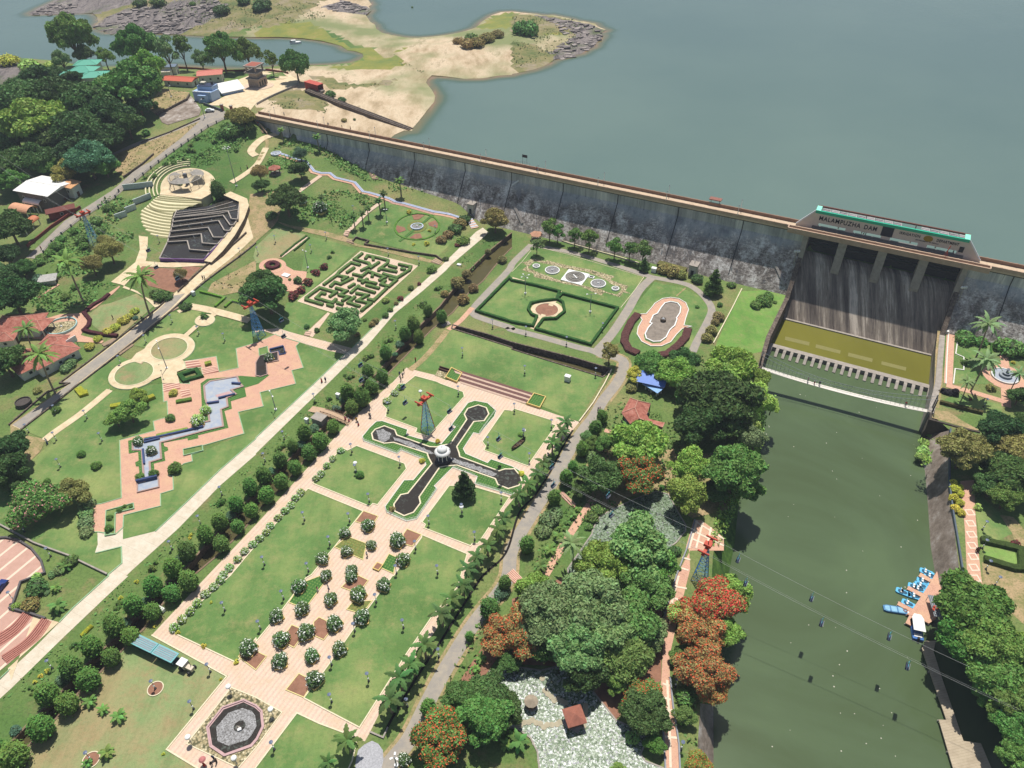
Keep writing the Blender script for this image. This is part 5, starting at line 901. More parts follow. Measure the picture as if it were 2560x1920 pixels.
# round plaza bottom left
RP = G("T02 -260,1420 -100,1345 60,1335 160,1355 280,1430 360,1530 392,1650 T03 185,60 130,230 100,290 250,325 510,400 60,770 -100,900 -300,900"); tt = NT('plaza_stripes'); x = tt.stripe(tt.dirc(GA+90), 3.6, .16); x2 = tt.stripe(tt.dirc(GA+90, 1.9), 7.2, .08); n = tt.noise(.5, 5); tt.out(tt.mix(x, tt.mix(tt.val(n, .3, .7), 'c29c8c', 'b38e7d'), 'd8c6af'), .85)
sheet('round_plaza', RP, tt.m, 2); hardwall('plaza_wall', G("T02 -260,1420 -100,1345 60,1335 160,1355 280,1430 360,1530 392,1640 T03 185,60 120,250 90,285 280,335 400,375"), .4, 0, .7, plain('wall_slate', '5d5a5a', .9), 'curved slate-grey wall round the striped round plaza')
sheet('pavement', G("T03 100,900 290,350 510,402 70,800"), 'cream_paving', 4)
for s_, lb in (("T03 60,760 20,700 220,560 370,370 450,395 330,560", 'outer curved flight of red steps on the round plaza'), ("T03 0,610 -30,520 100,440 210,320 280,345 170,490", 'inner curved flight of red steps on the round plaza')):
    P_ = G(s_); t = thing('curved_steps', lb, 'stairs', P_[0]); a, b = P_[:2]; lo = [P_[0], P_[5], P_[4]]; li = [P_[1], P_[2], P_[3]]
    A_ = smoothline([p[:2] for p in lo], 6); B_ = smoothline([p[:2] for p in li], 6)
    for k in range(6):
        mb = MB(); f, g_ = k/6, (k+.85)/6; V = []
        for p, q in zip(A_, B_):
            for u in (f, g_): x, y = p[0]+(q[0]-p[0])*u-P_[0][0], p[1]+(q[1]-p[1])*u-P_[0][1]; V += [(x, y, -P_[0][2]), (x, y, .1+.1*k)]
        m_ = len(A_); mb.add(V, [(4*i+a_, 4*i+4+a_, 4*i+4+b_, 4*i+b_) for i in range(m_-1) for a_, b_ in ((0, 1), (1, 3), (3, 2))]); mb.build('step', MATS['step_red'], t)
# ------------------------------------------------------------------ cascade fountain and its terraces
CW = plain('terrace_cream', 'd6cda6', .8, .1); RIS = plain('riser_green', '96916a', .9); CD = plain('cascade_dark', '5f574f', .8, .2, 1); RIM = plain('cascade_rim', 'a0978c', .8)
ct = thing('cascade_terrace', 'fan of cream stepped terraces falling from the round pergola', 'terrace', on(pts("T01 1330,330")[0])); co = Vector(ct.location)
TL = pts("T01 1390,20 1330,60 1280,110 1210,170 1130,235 1060,305"); TR = pts("T01 1740,30 1740,90 1500,170 1480,240 1470,320 1450,395")
for k in range(15):
    f = k/15*5; i = int(f); u = f-i; f2 = (k+1)/15*5; i2 = min(int(f2), 4); u2 = f2-i2
    g_ = lambda L_, i_, u_: (L_[i_][0]+(L_[i_+1][0]-L_[i_][0])*u_, L_[i_][1]+(L_[i_+1][1]-L_[i_][1])*u_)
    z = 10.4-k*.36; a, b, c_, d_ = [at(q_, z) for q_ in (g_(TL, i, u), g_(TR, i, u), g_(TR, i2, u2), g_(TL, i2, u2))]; ma = (a+b)/2+(c_-b)*.55+np.array([0, 0, 0]); A_ = [a+(b-a)*t_+(c_-b)*.9*4*t_*(1-t_)*.6 for t_ in np.linspace(0, 1, 9)]; B_ = [d_+(c_-d_)*t_+(c_-b)*.9*4*t_*(1-t_)*.6 for t_ in np.linspace(0, 1, 9)]
    V = []; 
    for p, q in zip(A_, B_): p2 = p+(q-p)*.62; V += [(p[0]-co.x, p[1]-co.y, z-co.z), (p2[0]-co.x, p2[1]-co.y, z-co.z), (p2[0]-co.x, p2[1]-co.y, z-1.0-co.z), (q[0]-co.x, q[1]-co.y, z-.34-co.z)]
    mb = MB(); mb.add(V, [(4*j, 4*j+1, 4*j+5, 4*j+4) for j in range(8)]+[(4*j+1, 4*j+2, 4*j+6, 4*j+5) for j in range(8)], 0); mb.add([V[4*j+e_] if e_ < 2 else V[4*j+e_] for j in range(9) for e_ in (1, 3)], [(2*j, 2*j+1, 2*j+3, 2*j+2) for j in range(8)], 1); mb.build('terrace_step', [CW, RIS], ct)
def slab(name, s_, z, th, mat, par, o_, ):
    P_ = [at(q, z) for q in pts(s_)]; return MB().prism([(p[0]-o_.x, p[1]-o_.y) for p in P_], z-th-o_.z, z-o_.z).build(name, mat, par)
slab('landing', "T01 1380,20 1400,-60 1800,-80 1830,10 1740,60", 10.6, 5, 'cream_paving', ct, co)
cf = thing('cascade_fountain', 'dark stepped cascade fountain with zigzag basins and purple rim', 'fountain', on(pts("T01 1640,450")[0])); cfo = Vector(cf.location)
CL = ['1530,160 1760,130 2000,60 2070,105', '1500,225 1970,165 2000,235 2055,240', '1495,262 1930,205 1990,290 2020,287', '1488,305 1890,250 1940,335 1985,338', '1475,345 1800,310 1845,395 1935,395', '1460,395 1740,365 1750,445 1880,455', '1450,435 1620,425 1640,500 1815,515', '1380,575 1500,583 1640,585 1770,588']
CB = [('T01 '+a+' '+' '.join(b.split()[::-1]), 9.2-.57*k) for k, (a, b) in enumerate(zip(CL, CL[1:]))]
for k, (s_, z) in enumerate(CB):
    slab('basin', s_, z, 3.5, CD, cf, cfo); P_ = [at(q, z) for q in pts(s_)]
    w_ = MB().prism([(p[0]-cfo.x, p[1]-cfo.y) for p in P_], z-cfo.z, z+.02-cfo.z).build('pool_water', 'dark_water', cf); mb = MB(); n_ = len(P_)
    e_ = [(i, i+1) for i in range(4, 7)]+[(3, 4), (7, 0)]
    for i, j in e_: a, b = Vector(P_[i])-cfo, Vector(P_[j])-cfo; a.z = b.z = z-cfo.z+.12; mb.bar(a, b, .3)
    mb.build('rim', RIM, cf)
    if k == 0:
        for w_ in ('T01 1530,180 1790,150 2015,85', 'T01 1515,200 1850,160 2040,120', 'T01 1505,222 1900,185 2060,150'):
            q_ = [Vector(at(p, z+.1))-cfo for p in pts(w_)]; mb = MB(); [mb.bar(a, b, .22) for a, b in zip(q_, q_[1:])]; mb.build('weir', RIM, cf)
PUR = plain('purple_paint', '6f4a86', .6); mb = MB(); P_ = [at(q, z)for q, z in zip(pts("T01 1380,580 1760,590 1830,520 1950,380 2040,240 2075,110"), (5.9, 5.9, 6.3, 7.2, 8.2, 9.2))]
for a, b in zip(P_, P_[1:]):
    a, b = Vector(a)-cfo, Vector(b)-cfo; mb.add([a+Vector((0, 0, -1.6)), b+Vector((0, 0, -1.6)), b+Vector((0, 0, .3)), a+Vector((0, 0, .3))], [(0, 1, 2, 3)]); mb.bar(a+Vector((0, 0, .25)), b+Vector((0, 0, .25)), .2)
mb.build('purple_wall', PUR, cf)
wk = [at(q, z) for q, z in zip(pts("T01 1790,600 1890,500 1990,370 2070,230 2110,120 2100,70 1960,10"), (5.7, 6.5, 7.6, 8.7, 9.6, 10.0, 10.6))]; mb = MB(); cs = []
for i, p in enumerate(wk):
    t_ = Vector(wk[min(i+1, 6)])-Vector(wk[max(i-1, 0)]); n_ = Vector((-t_.y, t_.x, 0)).normalized()*1.8; p = Vector(p)-cfo; cs += [p+n_, p-n_, p-n_-Vector((0, 0, 6.5)), p+n_-Vector((0, 0, 6.5))]
mb.add(cs, [(4*i, 4*i+1, 4*i+5, 4*i+4) for i in range(6)], 0); mb.add(cs, [(4*i+1, 4*i+2, 4*i+6, 4*i+5) for i in range(6)]+[(4*i+3, 4*i, 4*i+4, 4*i+7) for i in range(6)], 1); mb.build('side_walk', [M('cream_paving'), M('stone_wall')], cf)
SPR = plain('spray_white', 'cfd4d6', .5)
for px, hh in (("T01 1690,440", 3.4), ("T01 1780,420", 2.6), ("T01 1990,230", 1.5), ("T01 1690,250", 2.4), ("T01 1640,320", 2.2), ("T01 1840,270", 2), ("T01 1750,300", 2.2), ("T01 1810,330", 2)):
    q = Vector(at(pts(px)[0], 7.2))-cfo; mb = MB(); g_ = random.Random(px)
    for k in range(26): a = g_.uniform(0, 6.28); r_ = g_.uniform(.05, .5); z0 = g_.uniform(0, hh); mb.bar(q+Vector((r_*cos(a)*(1-z0/hh), r_*sin(a)*(1-z0/hh), z0)), q+Vector((r_*cos(a), r_*sin(a), max(0, z0-.5))), .018)
    mb.build('water_jet', SPR, cf)
pg = on(pts("T00 1625,1600")[0]); pc = thing('round_pergola', 'round white pergola with spoked ring roof and grey centre pillar above the cascade', 'pergola', (pg[0], pg[1], pg[2])); R1, R0, zz = 6.6, 2.6, 3.6; g_s = plain('stained_white', 'b5b1a8', .7, .25, 1)
sheet('paved_circle', circ(pg, 10.5, 48), 'cream_paving', 4); kerb(circ(pg, 10.5, 48), .3, .2, CW)
for k in range(12): a = 2*pi*k/12; MB().bar((R1*cos(a), R1*sin(a), -.3), (R1*cos(a), R1*sin(a), zz), .13, n=6).build('post', g_s, pc)
mb = MB()
for k in range(48):
    a = 2*pi*k/48; mb.bar((R0*cos(a), R0*sin(a), zz+.4), (R1*1.08*cos(a), R1*1.08*sin(a), zz+.1), .07)
for r_ in (R0, R1): [mb.bar((r_*cos(2*pi*k/32), r_*sin(2*pi*k/32), zz+.1), (r_*cos(2*pi*(k+1)/32), r_*sin(2*pi*(k+1)/32), zz+.1), .12) for k in range(32)]
mb.build('rafters', g_s, pc); mb = MB()
for a0_, a1_ in ((.15, 1.3), (4.0, 5.3), (2.5, 3.0)):
    V = []; 
    for j in range(9): a = a0_+(a1_-a0_)*j/8; V += [(r_*cos(a), r_*sin(a), z_) for r_, z_ in ((R0, zz+.52), (R1*1.1, zz+.2))]
    mb.add(V, [(2*j, 2*j+1, 2*j+3, 2*j+2) for j in range(8)])
mb.build('roof_sheet', plain('roof_sheet_grey', '8c877f', .8, .3, .8), pc); MB().box((0, 0, 2.4), (1.2, 1.2, 5.2)).build('pillar', plain('pillar_grey', '6f7074', .8), pc)
for k in range(4): kerb([p for p in circ(pg, 12+k*1.4, 40, radians(100), radians(215))], .5, .5, CW, closed=False)
for s_, lb in (("T01 1160,110 1310,50", 'upper white wall panel beside the cream terraces'), ("T01 1090,180 1180,145", 'middle white wall panel beside the cream terraces'), ("T01 1000,240 1100,205", 'lower white wall panel beside the cream terraces'), ("T00 1070,1640 1330,1610", 'long white wall panel left of the round pergola')): hardwall('garden_wall', G(s_), .4, 0, 2.2, plain('panel_white', 'b8c2be', .7, .12), lb)

sheet('grove_floor', G("T22 760,520 900,640 1400,560 1500,1100 1300,900 1000,980 720,1200 640,1000 600,760"), 'dirt', 1); sheet('grove_floor', G("T22 1320,600 1900,600 1880,1080 1560,1160 1450,1100 1360,950"), 'dirt', 1); sheet('grove_floor', G("T23 0,200 700,-100 1300,0 1290,900 900,1240 400,780 0,760"), 'red_soil', 1); sheet('grove_floor', G("T13 1950,620 2100,690 1880,1000 1700,1000"), 'red_soil', 1)
# ------------------------------------------------------------------ vegetation
def leaf_mat(name='leaf', bark=False):
    if name in MATS: return MATS[name]
    t = NT(name); oi = t.n('ShaderNodeObjectInfo'); r = t.g.outputs['Random Per Island']; n = t.noise(.55, 3, .6)
    n2 = t.noise(.22, 2); a = t.math('ADD', t.math('MULTIPLY', r, .7), t.math('MULTIPLY', t.math('ADD', n, n2), 1.3)); a = t.math('ADD', a, -.12)
    vm = t.n('ShaderNodeVectorMath', operation='SCALE'); t.l(oi.outputs['Color'], vm.inputs[0]); t.l(a, vm.inputs['Scale'])
    hs = t.n('ShaderNodeHueSaturation'); t.l(vm.outputs[0], hs.inputs['Color']); t.l(t.math('ADD', t.math('MULTIPLY', oi.outputs['Random'], .03), t.math('ADD', t.math('MULTIPLY', r, .05), .46)), hs.inputs['Hue']); hs.inputs['Saturation'].default_value = .92
    t.l(hs.outputs[0], t.b.inputs['Base Color']); t.b.inputs['Roughness'].default_value = .6; t.b.inputs['Specular IOR Level'].default_value = .2
    tr = t.n('ShaderNodeBsdfTranslucent'); t.l(hs.outputs[0], tr.inputs[0]); mx = t.n('ShaderNodeMixShader'); mx.inputs[0].default_value = .22; t.l(t.b.outputs[0], mx.inputs[1]); t.l(tr.outputs[0], mx.inputs[2]); t.l(mx.outputs[0], t.t.nodes['Material Output'].inputs['Surface']); return t.m
LEAF = leaf_mat(); BARK = plain('bark', '6b5a48', .95, .25, 3); PALMB = plain('palm_bark', '8d7f6c', .95, .2, 3)
def fl(name, c): return plain(name, c, .6, .2, 2)
def cloud(lobes, leaf, seed, squash=.55, aspect=.6):
    g = np.random.default_rng(seed); V = []; F = []; k = 0; out = []
    for c, r, n in lobes:
        d = g.normal(size=(n, 3)); d[:, 2] = np.abs(d[:, 2])*1.0-.25*g.random(n)*2; d /= np.linalg.norm(d, axis=1)[:, None]
        rad = .68+.36*g.random(n)**.6+np.where(g.random(n) < .12, .3*g.random(n), 0); p = np.array(c)+d*rad[:, None]*np.array(r)
        nn = d+g.normal(size=(n, 3))*squash; nn[:, 2] += .35; nn /= np.linalg.norm(nn, axis=1)[:, None]
        a = np.cross(nn, g.normal(size=(n, 3))); a /= np.linalg.norm(a, axis=1)[:, None]+1e-9; b = np.cross(nn, a)
        s = leaf*(.6+.8*g.random(n))[:, None]; a = a*s; b = b*s*aspect
        out.append(np.stack([p-a-b*.4, p+a*.2-b, p+a+b*.3, p-a*.1+b], 1).reshape(-1, 3))
    V = np.concatenate(out); m = len(V)//4
    return V, [(4*i, 4*i+1, 4*i+2, 4*i+3) for i in range(m)]
def fast(name, V, F, mat, parent):
    me = bpy.data.meshes.new(name); me.from_pydata(V.tolist() if hasattr(V, 'tolist') else V, [], F); me.materials.append(mat); o = bpy.data.objects.new(name, me); COL.objects.link(o); o.parent = parent; return o
def limbs(lobes, h0, r0, seed, n=7):
    g = random.Random(seed); mb = MB(); mb.bar((0, 0, -.3), (g.uniform(-.2, .2), g.uniform(-.2, .2), h0), r0, r0*.7, n=7)
    L = sorted(lobes, key=lambda q: g.random())[:n]
    for c, r, _ in L: m = Vector(c)*.5+Vector((0, 0, h0*.5)); mb.bar((0, 0, h0*.85), m, r0*.55, r0*.35, n=5); mb.bar(m, c, r0*.35, r0*.12, n=5)
    return mb
PROTO = {}
def tree_proto(key, name, R, H, nl, leaf, dens, seed, trunk=.35, flat=.7, cone=0, lobe=.42, blossom=None, nb=0, und=0):
    g = random.Random(seed); t = thing(name, 'prototype', 'tree'); lobes = []; zc = H*.62
    for i in range(nl):
        a = i*2.4+g.random()*.8; u = (i+.5)/nl
        if cone: z = H*(.12+.83*u); rr = R*(1-.85*u); x, y = rr*.55*cos(a), rr*.55*sin(a); lr = max(.25, rr*.6); rad = (lr, lr, lr*.7)
        else: dz_ = 1-1.45*u; f = g.uniform(.45, 1.05)*(1 if i % 4 else 1.18); rh = math.sqrt(max(.05, 1-dz_*dz_)); lr = R*lobe*g.uniform(.6, 1.25); x, y, z = R*.8*rh*f*cos(a), R*.8*rh*f*sin(a), zc+H*(.34-und*.1)*dz_*f; rad = (lr, lr, lr*flat)
        lobes.append(((x, y, z), rad, int(dens*lr*lr)+8))
    V, F = cloud(lobes, leaf, seed, .95); cr = fast('crown', V, F, LEAF, t)
    if blossom:
        V, F = cloud([(c, tuple(q*1.07 for q in r), int(n*nb)) for c, r, n in lobes], leaf*.7, seed+9); b = fast('blossom', V, F, blossom, t)
    limbs(lobes, H*.38, R*.055+trunk*.3, seed).build('trunk', BARK, t)
    PROTO[key] = [t, R, zc if not cone else H*.5, False]
def bush_proto(key, name, R, H, leaf, n, seed, lobes=7, blossom=None, nb=.3, egg=False, box=None):
    g = random.Random(seed); t = thing(name, 'prototype', 'shrub'); L = []
    if egg: L = [((0, 0, H*.42), (R, R, H*.5), int(n*.7))]+[((R*.3*cos(a), R*.3*sin(a), H*.5+g.uniform(-.2, .2)*H), (R*.62, R*.62, H*.38), int(n*.12)) for a in (0, 1.6, 3.1, 4.7)]
    else:
        for i in range(lobes): a = i*2.4; f = math.sqrt((i+.3)/lobes); L.append(((R*.6*f*cos(a), R*.6*f*sin(a), H*.5*(1-.4*f)), (R*.55, R*.55, H*.5), n//lobes))
    V, F = cloud(L, leaf, seed, .5)
    V[:, 2] = np.maximum(V[:, 2], .02); fast('foliage', V, F, LEAF, t)
    # dense inner body so the ground does not show through
    mb = MB(); mb.lathe([(.05, .05), (R*.62, .15), (R*.8, H*.35), (R*.7, H*.62), (R*.35, H*.84), (.02, H*.9)], 12); o = mb.build('inner_twigs', fl('twig_dark', '2c3b1c'), t, True)
    if blossom:
        V, F = cloud([(c, tuple(q*1.04 for q in r), int(m*nb)) for c, r, m in L], leaf*.75, seed+5, .3, .9); V[:, 2] = np.maximum(V[:, 2], .1); fast('blossom', V, F, blossom, t)
    if box:
        mb = MB(); b = R*.75
        for dx, dy, lx, ly in ((b, 0, .15, 2*b), (-b, 0, .15, 2*b), (0, b, 2*b-.15, .15), (0, -b, 2*b-.15, .15)): mb.box((dx, dy, .15), (lx, ly, .4))
        mb.box((0, 0, .1), (2*b-.2, 2*b-.2, .2), m=1); mb.build('planter', [plain('planter_yellow', 'd3b871', .8), M('red_soil')], t)
    PROTO[key] = [t, R, H*.5, False]
def palm_proto(key, name, R, H, nf, seed, w=.5, droop=1.0, nl=9, trunk=.16, curve=.5):
    g = random.Random(seed); t = thing(name, 'prototype', 'palm'); V = []; F = []; top = Vector((curve, 0, H))
    for i in range(nf):
        a = i*2.4+g.uniform(-.2, .2); e = 1.1-1.25*(i/nf)+g.uniform(-.1, .1); L = R*g.uniform(.85, 1.12); p = top.copy(); d = Vector((cos(a)*cos(e), sin(a)*cos(e), sin(e))); side = Vector((-sin(a), cos(a), 0)); st = L/nl; b = len(V)
        for k in range(nl+1):
            f = k/nl; ww = w*(min(1, .25+f*2.2) if f < .4 else 1-((f-.4)/.6)**1.6)*(1.15 if k % 2 else .72)+.02; dn = Vector((0, 0, -ww*.55)); V += [p+side*ww+dn+d*ww*.4, p, p-side*ww+dn+d*ww*.4]
            if k < nl: q = b+3*k; F += [(q, q+1, q+4, q+3), (q+1, q+2, q+5, q+4)]
            p = p+d*st; d = (d+Vector((0, 0, -1))*droop*st/L*1.5).normalized()
    fast('fronds', [tuple(v) for v in V], F, LEAF, t)
    mb = MB(); n = 5; P = [Vector((curve*(k/n)**2, 0, H*k/n-(.2 if k == 0 else 0))) for k in range(n+1)]
    for k in range(n): mb.bar(P[k], P[k+1], trunk*(1.25-.4*k/n), trunk*(1.25-.4*(k+1)/n), n=7)
    mb.build('trunk', PALMB, t); PROTO[key] = [t, R*.85, H, False]
tree_proto('A', 'broad_tree', 6, 9, 44, .36, 300, 1, lobe=.27); tree_proto('B', 'broad_tree', 6, 10, 54, .34, 300, 2, lobe=.24); tree_proto('C', 'broad_tree', 6, 8, 40, .36, 280, 3, lobe=.29, und=.15)
tree_proto('D', 'dense_tree', 5, 9, 44, .32, 380, 4, lobe=.28, und=.3); tree_proto('S', 'slender_tree', 2.6, 7, 11, .24, 210, 5, trunk=.2, lobe=.4, und=.2)
tree_proto('L', 'loose_tree', 4.5, 8, 16, .26, 200, 6, lobe=.34, und=.3); tree_proto('F', 'feathery_tree', 3.5, 7, 22, .16, 420, 7, lobe=.4, flat=1.0, und=.5)
tree_proto('X', 'flame_tree', 6, 7.5, 30, .26, 190, 8, lobe=.3, blossom=fl('blossom_orange', 'd0643c'), nb=.4); tree_proto('Y', 'flame_tree', 6, 7.5, 30, .26, 200, 9, lobe=.3, blossom=fl('blossom_red', 'cf4238'), nb=.8)
tree_proto('K', 'conifer', 3, 10, 20, .22, 420, 10, cone=1); tree_proto('W', 'bamboo_clump', 4, 8, 24, .22, 330, 11, lobe=.36, flat=1.2, und=.6); tree_proto('P', 'pink_tree', 5, 5, 20, .26, 240, 12, lobe=.38, und=.25, blossom=fl('blossom_pink', 'c98a86'), nb=.12)
bush_proto('E', 'clipped_tree', 1.5, 5.2, .17, 3800, 21, egg=True); bush_proto('R', 'round_shrub', 1.2, 1.7, .15, 1300, 22); bush_proto('r', 'small_shrub', .6, .8, .13, 260, 23, lobes=4)
bush_proto('Q', 'flowering_shrub', 1.35, 2.3, .16, 1500, 24, blossom=fl('blossom_white', 'e6e9de'), nb=.17, box=True); bush_proto('q', 'white_flowered_shrub', 1.0, 1.25, .15, 700, 25, blossom=fl('blossom_white', 'eef0e6'), nb=.28)
bush_proto('O', 'leafy_shrub', 1.8, 1.9, .22, 1100, 26); bush_proto('G', 'bedding_plant', .45, .6, .12, 160, 27, lobes=3)
palm_proto('c', 'coconut_palm', 3.6, 9, 20, 31, w=.42, droop=1.0, nl=12, curve=1.0); palm_proto('p', 'feather_palm', 2.3, 3.6, 12, 32, w=.4, droop=1.15, trunk=.17, curve=.1); palm_proto('f', 'fan_palm', 1.15, 3.4, 18, 33, w=.3, droop=.7, nl=6, trunk=.13, curve=.1); palm_proto('y', 'young_palm', 1.3, .8, 12, 34, w=.26, droop=1.1, trunk=.1, curve=.05)
ORD = 'first second third fourth fifth sixth seventh eighth ninth tenth eleventh twelfth thirteenth fourteenth fifteenth sixteenth seventeenth eighteenth nineteenth twentieth'.split()
def ordn(i): return ORD[i] if i < 20 else ['twenty-', 'thirty-', 'forty-', 'fifty-', 'sixty-'][(i+1)//10-2]+ORD[(i+1) % 10-1] if (i+1) % 10 else {30: 'thirtieth', 40: 'fortieth', 50: 'fiftieth', 60: 'sixtieth'}[i+1]
C = dict(dk='4a6630', md='5d7d36', br='76953a', yl='a8ab3c', gr='6b8850', ol='857d44', rd='6d2f2c', cy='4f7229', pl='8fae4e', bl='4c7050', vd='3c562a', tn='7a6c40', ye='b4b02a')
def col(k): return srgb(C[k])[:3]
GROW = dict(q=.85, S=1.3, A=1.08, B=1.08, C=1.08, D=1.06, R=1.05, p=1.35, E=1.0, c=1.1, X=1.1, Y=1.1)
def plant(key, p, rpx, color, label, group=None, sq=1.0, cat=None, dz=0):
    t, R, zc, used = PROTO[key]; sc = 1.0
    for _ in range(3):
        q = on(p, zc*sc*sq+dz) if zc*sc < 40 else on(p); d = Vector(q)-Vector((0, 0, CAMZ)); dep = d.dot(fwd); sc = rpx/4*dep/FPX/R*GROW.get(key, 1.0)
    s0_, o0_ = dso(q[0], q[1])
    if s0_ > 8 and -3 < o0_ < face_o(h(q[0], q[1]+6))+.8: q = dxy(s0_, face_o(h(*dxy(s0_, 12)[:2]))+min(2.5, R*sc*.6))
    loc = (q[0], q[1], h(q[0], q[1])+dz); rz = rnd.uniform(0, 6.28); c = col(color); c = tuple(x*rnd.uniform(.88, 1.12) for x in c)
    if not used:
        PROTO[key][3] = True; o = t; o.location = loc; o.rotation_euler = (0, 0, rz); o.scale = (sc, sc, sc*sq); o['label'] = label
        if group: o['group'] = group
        for ch in o.children: ch.color = (*c, 1)
    else: o = dup(t, loc, rz, (sc, sc, sc*sq), label, group, c); ('group' in o.keys() and not group) and o.pop('group')
    if cat: o['category'] = cat
    elif 'category' not in o.keys(): o['category'] = 'tree'
    return o
def row(s, desc, where, group, cat=None, color=None, sq=1.0, dz=0):
    """s: 'Tcr k:x,y,r,col ...'  label = <ordinal> <desc> <where>"""
    c = r = 0; i = 0; key = None; cl = color; items = []
    for t in s.split():
        if t[0] == 'T' and len(t) == 3 and t[1:].isdigit(): c, r = int(t[1]), int(t[2]); continue
        if ':' in t: key, t = t.split(':')
        a = t.split(','); items.append((key, (553*c+float(a[0])/4, 414.75*r+float(a[1])/4), float(a[2]), a[3] if len(a) > 3 else (color or 'md')))
    n = len(items); o = None
    for i, (k, p, rr, cc) in enumerate(items):
        plant(k, p, rr, cc, '%s %s %s' % (ordn(i) if n > 1 else 'single', desc, where) if n > 1 else '%s %s' % (desc, where), group if n > 1 else None, sq, cat, dz)
row("T03 E:1630,40,72 1320,90,74 1150,250,74 980,430,78 790,610,78 610,790,84 400,1020,86 0,1480,60", 'clipped round-headed tree down the', 'left canal edge, near foot of the garden', 'clipped trees along the canal, lower left', 'tree', 'cy', .95)
row("T03 E:1480,150,66 1315,305,64 1130,520,68 960,700,68 760,890,86 580,1100,82 350,1310,95 110,1550,108", 'clipped round-headed tree down the', 'right canal edge beside the dry lawn', 'clipped trees along the canal, lower right', 'tree', 'cy', .85)
row("T12 E:790,70,58 915,110,62 T12 315,535,42 415,420,56 205,655,56 65,790,60 T02 2160,890,58 2040,1040,56 1895,1190,62 1770,1300,62 1615,1440,68 1490,1590,72", 'clipped tree going down the', 'left canal edge below the small bridge', 'clipped trees along the canal, middle left', 'tree', 'cy')
row("T12 E:1000,20,54 825,200,50 665,365,48 555,490,62 455,590,56 335,720,54 215,840,58 90,960,62 T02 2170,1090,56 2050,1230,52 1910,1380,60", 'clipped tree going down the', 'right canal edge beside the brick path', 'clipped trees along the canal, middle right', 'tree', 'cy', .85)
row("T11 E:1485,1025,38 1605,1075,42 1360,1140,50 1285,1220,46 1405,1250,42 1120,1390,48 965,1555,48 1090,1590,48", 'clipped tree from the top', 'beside the upper canal', 'clipped trees beside the upper canal', 'tree', 'cy')
row("T22 E:780,280,44 720,380,52 608,560,50 525,715,40 468,805,54 365,980,54 130,1385,60 T13 2150,60,52 2020,280,78 1845,520,36 1490,1140,64", 'dark clipped tree from the top', 'on the right verge of the asphalt road', 'clipped trees along the garden road', 'tree', 'cy')
row("T11 R:1820,700,42 1740,775,62 1880,825,44 1630,875,36 1790,920,52 2130,580,40 2005,510,28", 'brownish ball shrub from the top', 'beside the canal near the dam', 'brownish ball shrubs by the canal', 'shrub', 'tn')
row("T12 Q:965,1215,58 765,1280,50 1220,1340,70 995,1385,46 780,1440,52 570,1500,58 1270,1510,62 820,1610,56 600,1650,52 T13 370,80,64 820,0,52 1100,70,62 640,195,60 880,150,72 390,275,64 175,335,62 675,400,70 915,345,70 425,475,75 215,540,72 720,620,65 480,680,64 205,725,70 505,885,76 T03 2140,610,76 T13 1280,1580,58", 'white-flowered shrub from the top', 'on the striped brick plaza', 'white-flowered shrubs on the plaza', 'shrub', 'dk')
row("T12 q:1250,20,42 1200,70,40 1130,140,42 730,570,38 660,640,38 610,700,40 560,770,42 520,810,40 385,930,44 340,980,42 300,1040,42 250,1090,44 190,1150,42 120,1220,42 85,1275,42 30,1330,44 T02 2180,1380,44 2110,1440,44 2050,1510,44 1980,1580,46 1930,1640,46 T03 1900,30,48 1840,90,48 1770,150,48 1700,230,50 1640,300,50 1570,370,50 1500,440,52", 'low white-flowering bush from the top', 'in the line edging the big lawns', 'white-flowering bushes edging the lawns', 'shrub', 'br')
row("T22 p:460,320,58 430,410,58 350,500,62 270,680,62 220,770,65 140,860,65 60,950,66 T12 2140,1160,62 2090,1250,70 2000,1390,68 1910,1490,68 1830,1590,70 T13 1790,70,74 1690,190,76 1600,320,82 1450,590,88 1340,760,88 1240,880,92 1150,1060,98 780,1420,92 620,1610,60", 'feather palm from the top', 'in the row along the garden walk', 'palms along the garden walk', 'palm', 'dk')
row("T10 f:215,1120,30 525,1180,36 1240,1560,42", 'small fan palm from the left', 'at the foot of the dam wall', 'fan palms at the dam foot', 'palm', 'md')
row("T11 f:565,45,28 840,215,34 910,185,36 960,145,32 1060,70,38 1100,15,36", 'fan palm from the left', 'beside the terrace stairs', 'fan palms by the terrace stairs', 'palm', 'dk')
row("T21 S:355,290,58 445,300,48 555,370,50 670,410,58 890,480,54 1020,500,50 1165,475,58", 'slender young tree from the left', 'in the line at the dam toe', 'young trees at the dam toe', 'tree', 'md')
row("T00 B:620,330,165,md D:720,470,75,dk L:530,520,85,gr L:900,490,72,md A:1190,400,160,md S:1440,460,68,gr S:1570,430,60,md A:1260,590,135,br L:1740,520,80,gr B:1910,440,130,md A:2130,450,110,md T10 S:130,530,45,md A:340,560,112,md", 'tall tree from the left', 'along the lake shore behind the houses', 'trees along the lake shore', 'tree', sq=1.35)
row("T00 O:60,515,85,yl O:250,560,90,pl O:430,560,50,pl D:300,680,145,vd D:480,640,80,dk D:630,680,90,vd A:1100,740,235,md D:1200,900,120,vd", 'leafy crown from the left', 'around the green-roofed house', 'trees round the green-roofed house', 'tree')
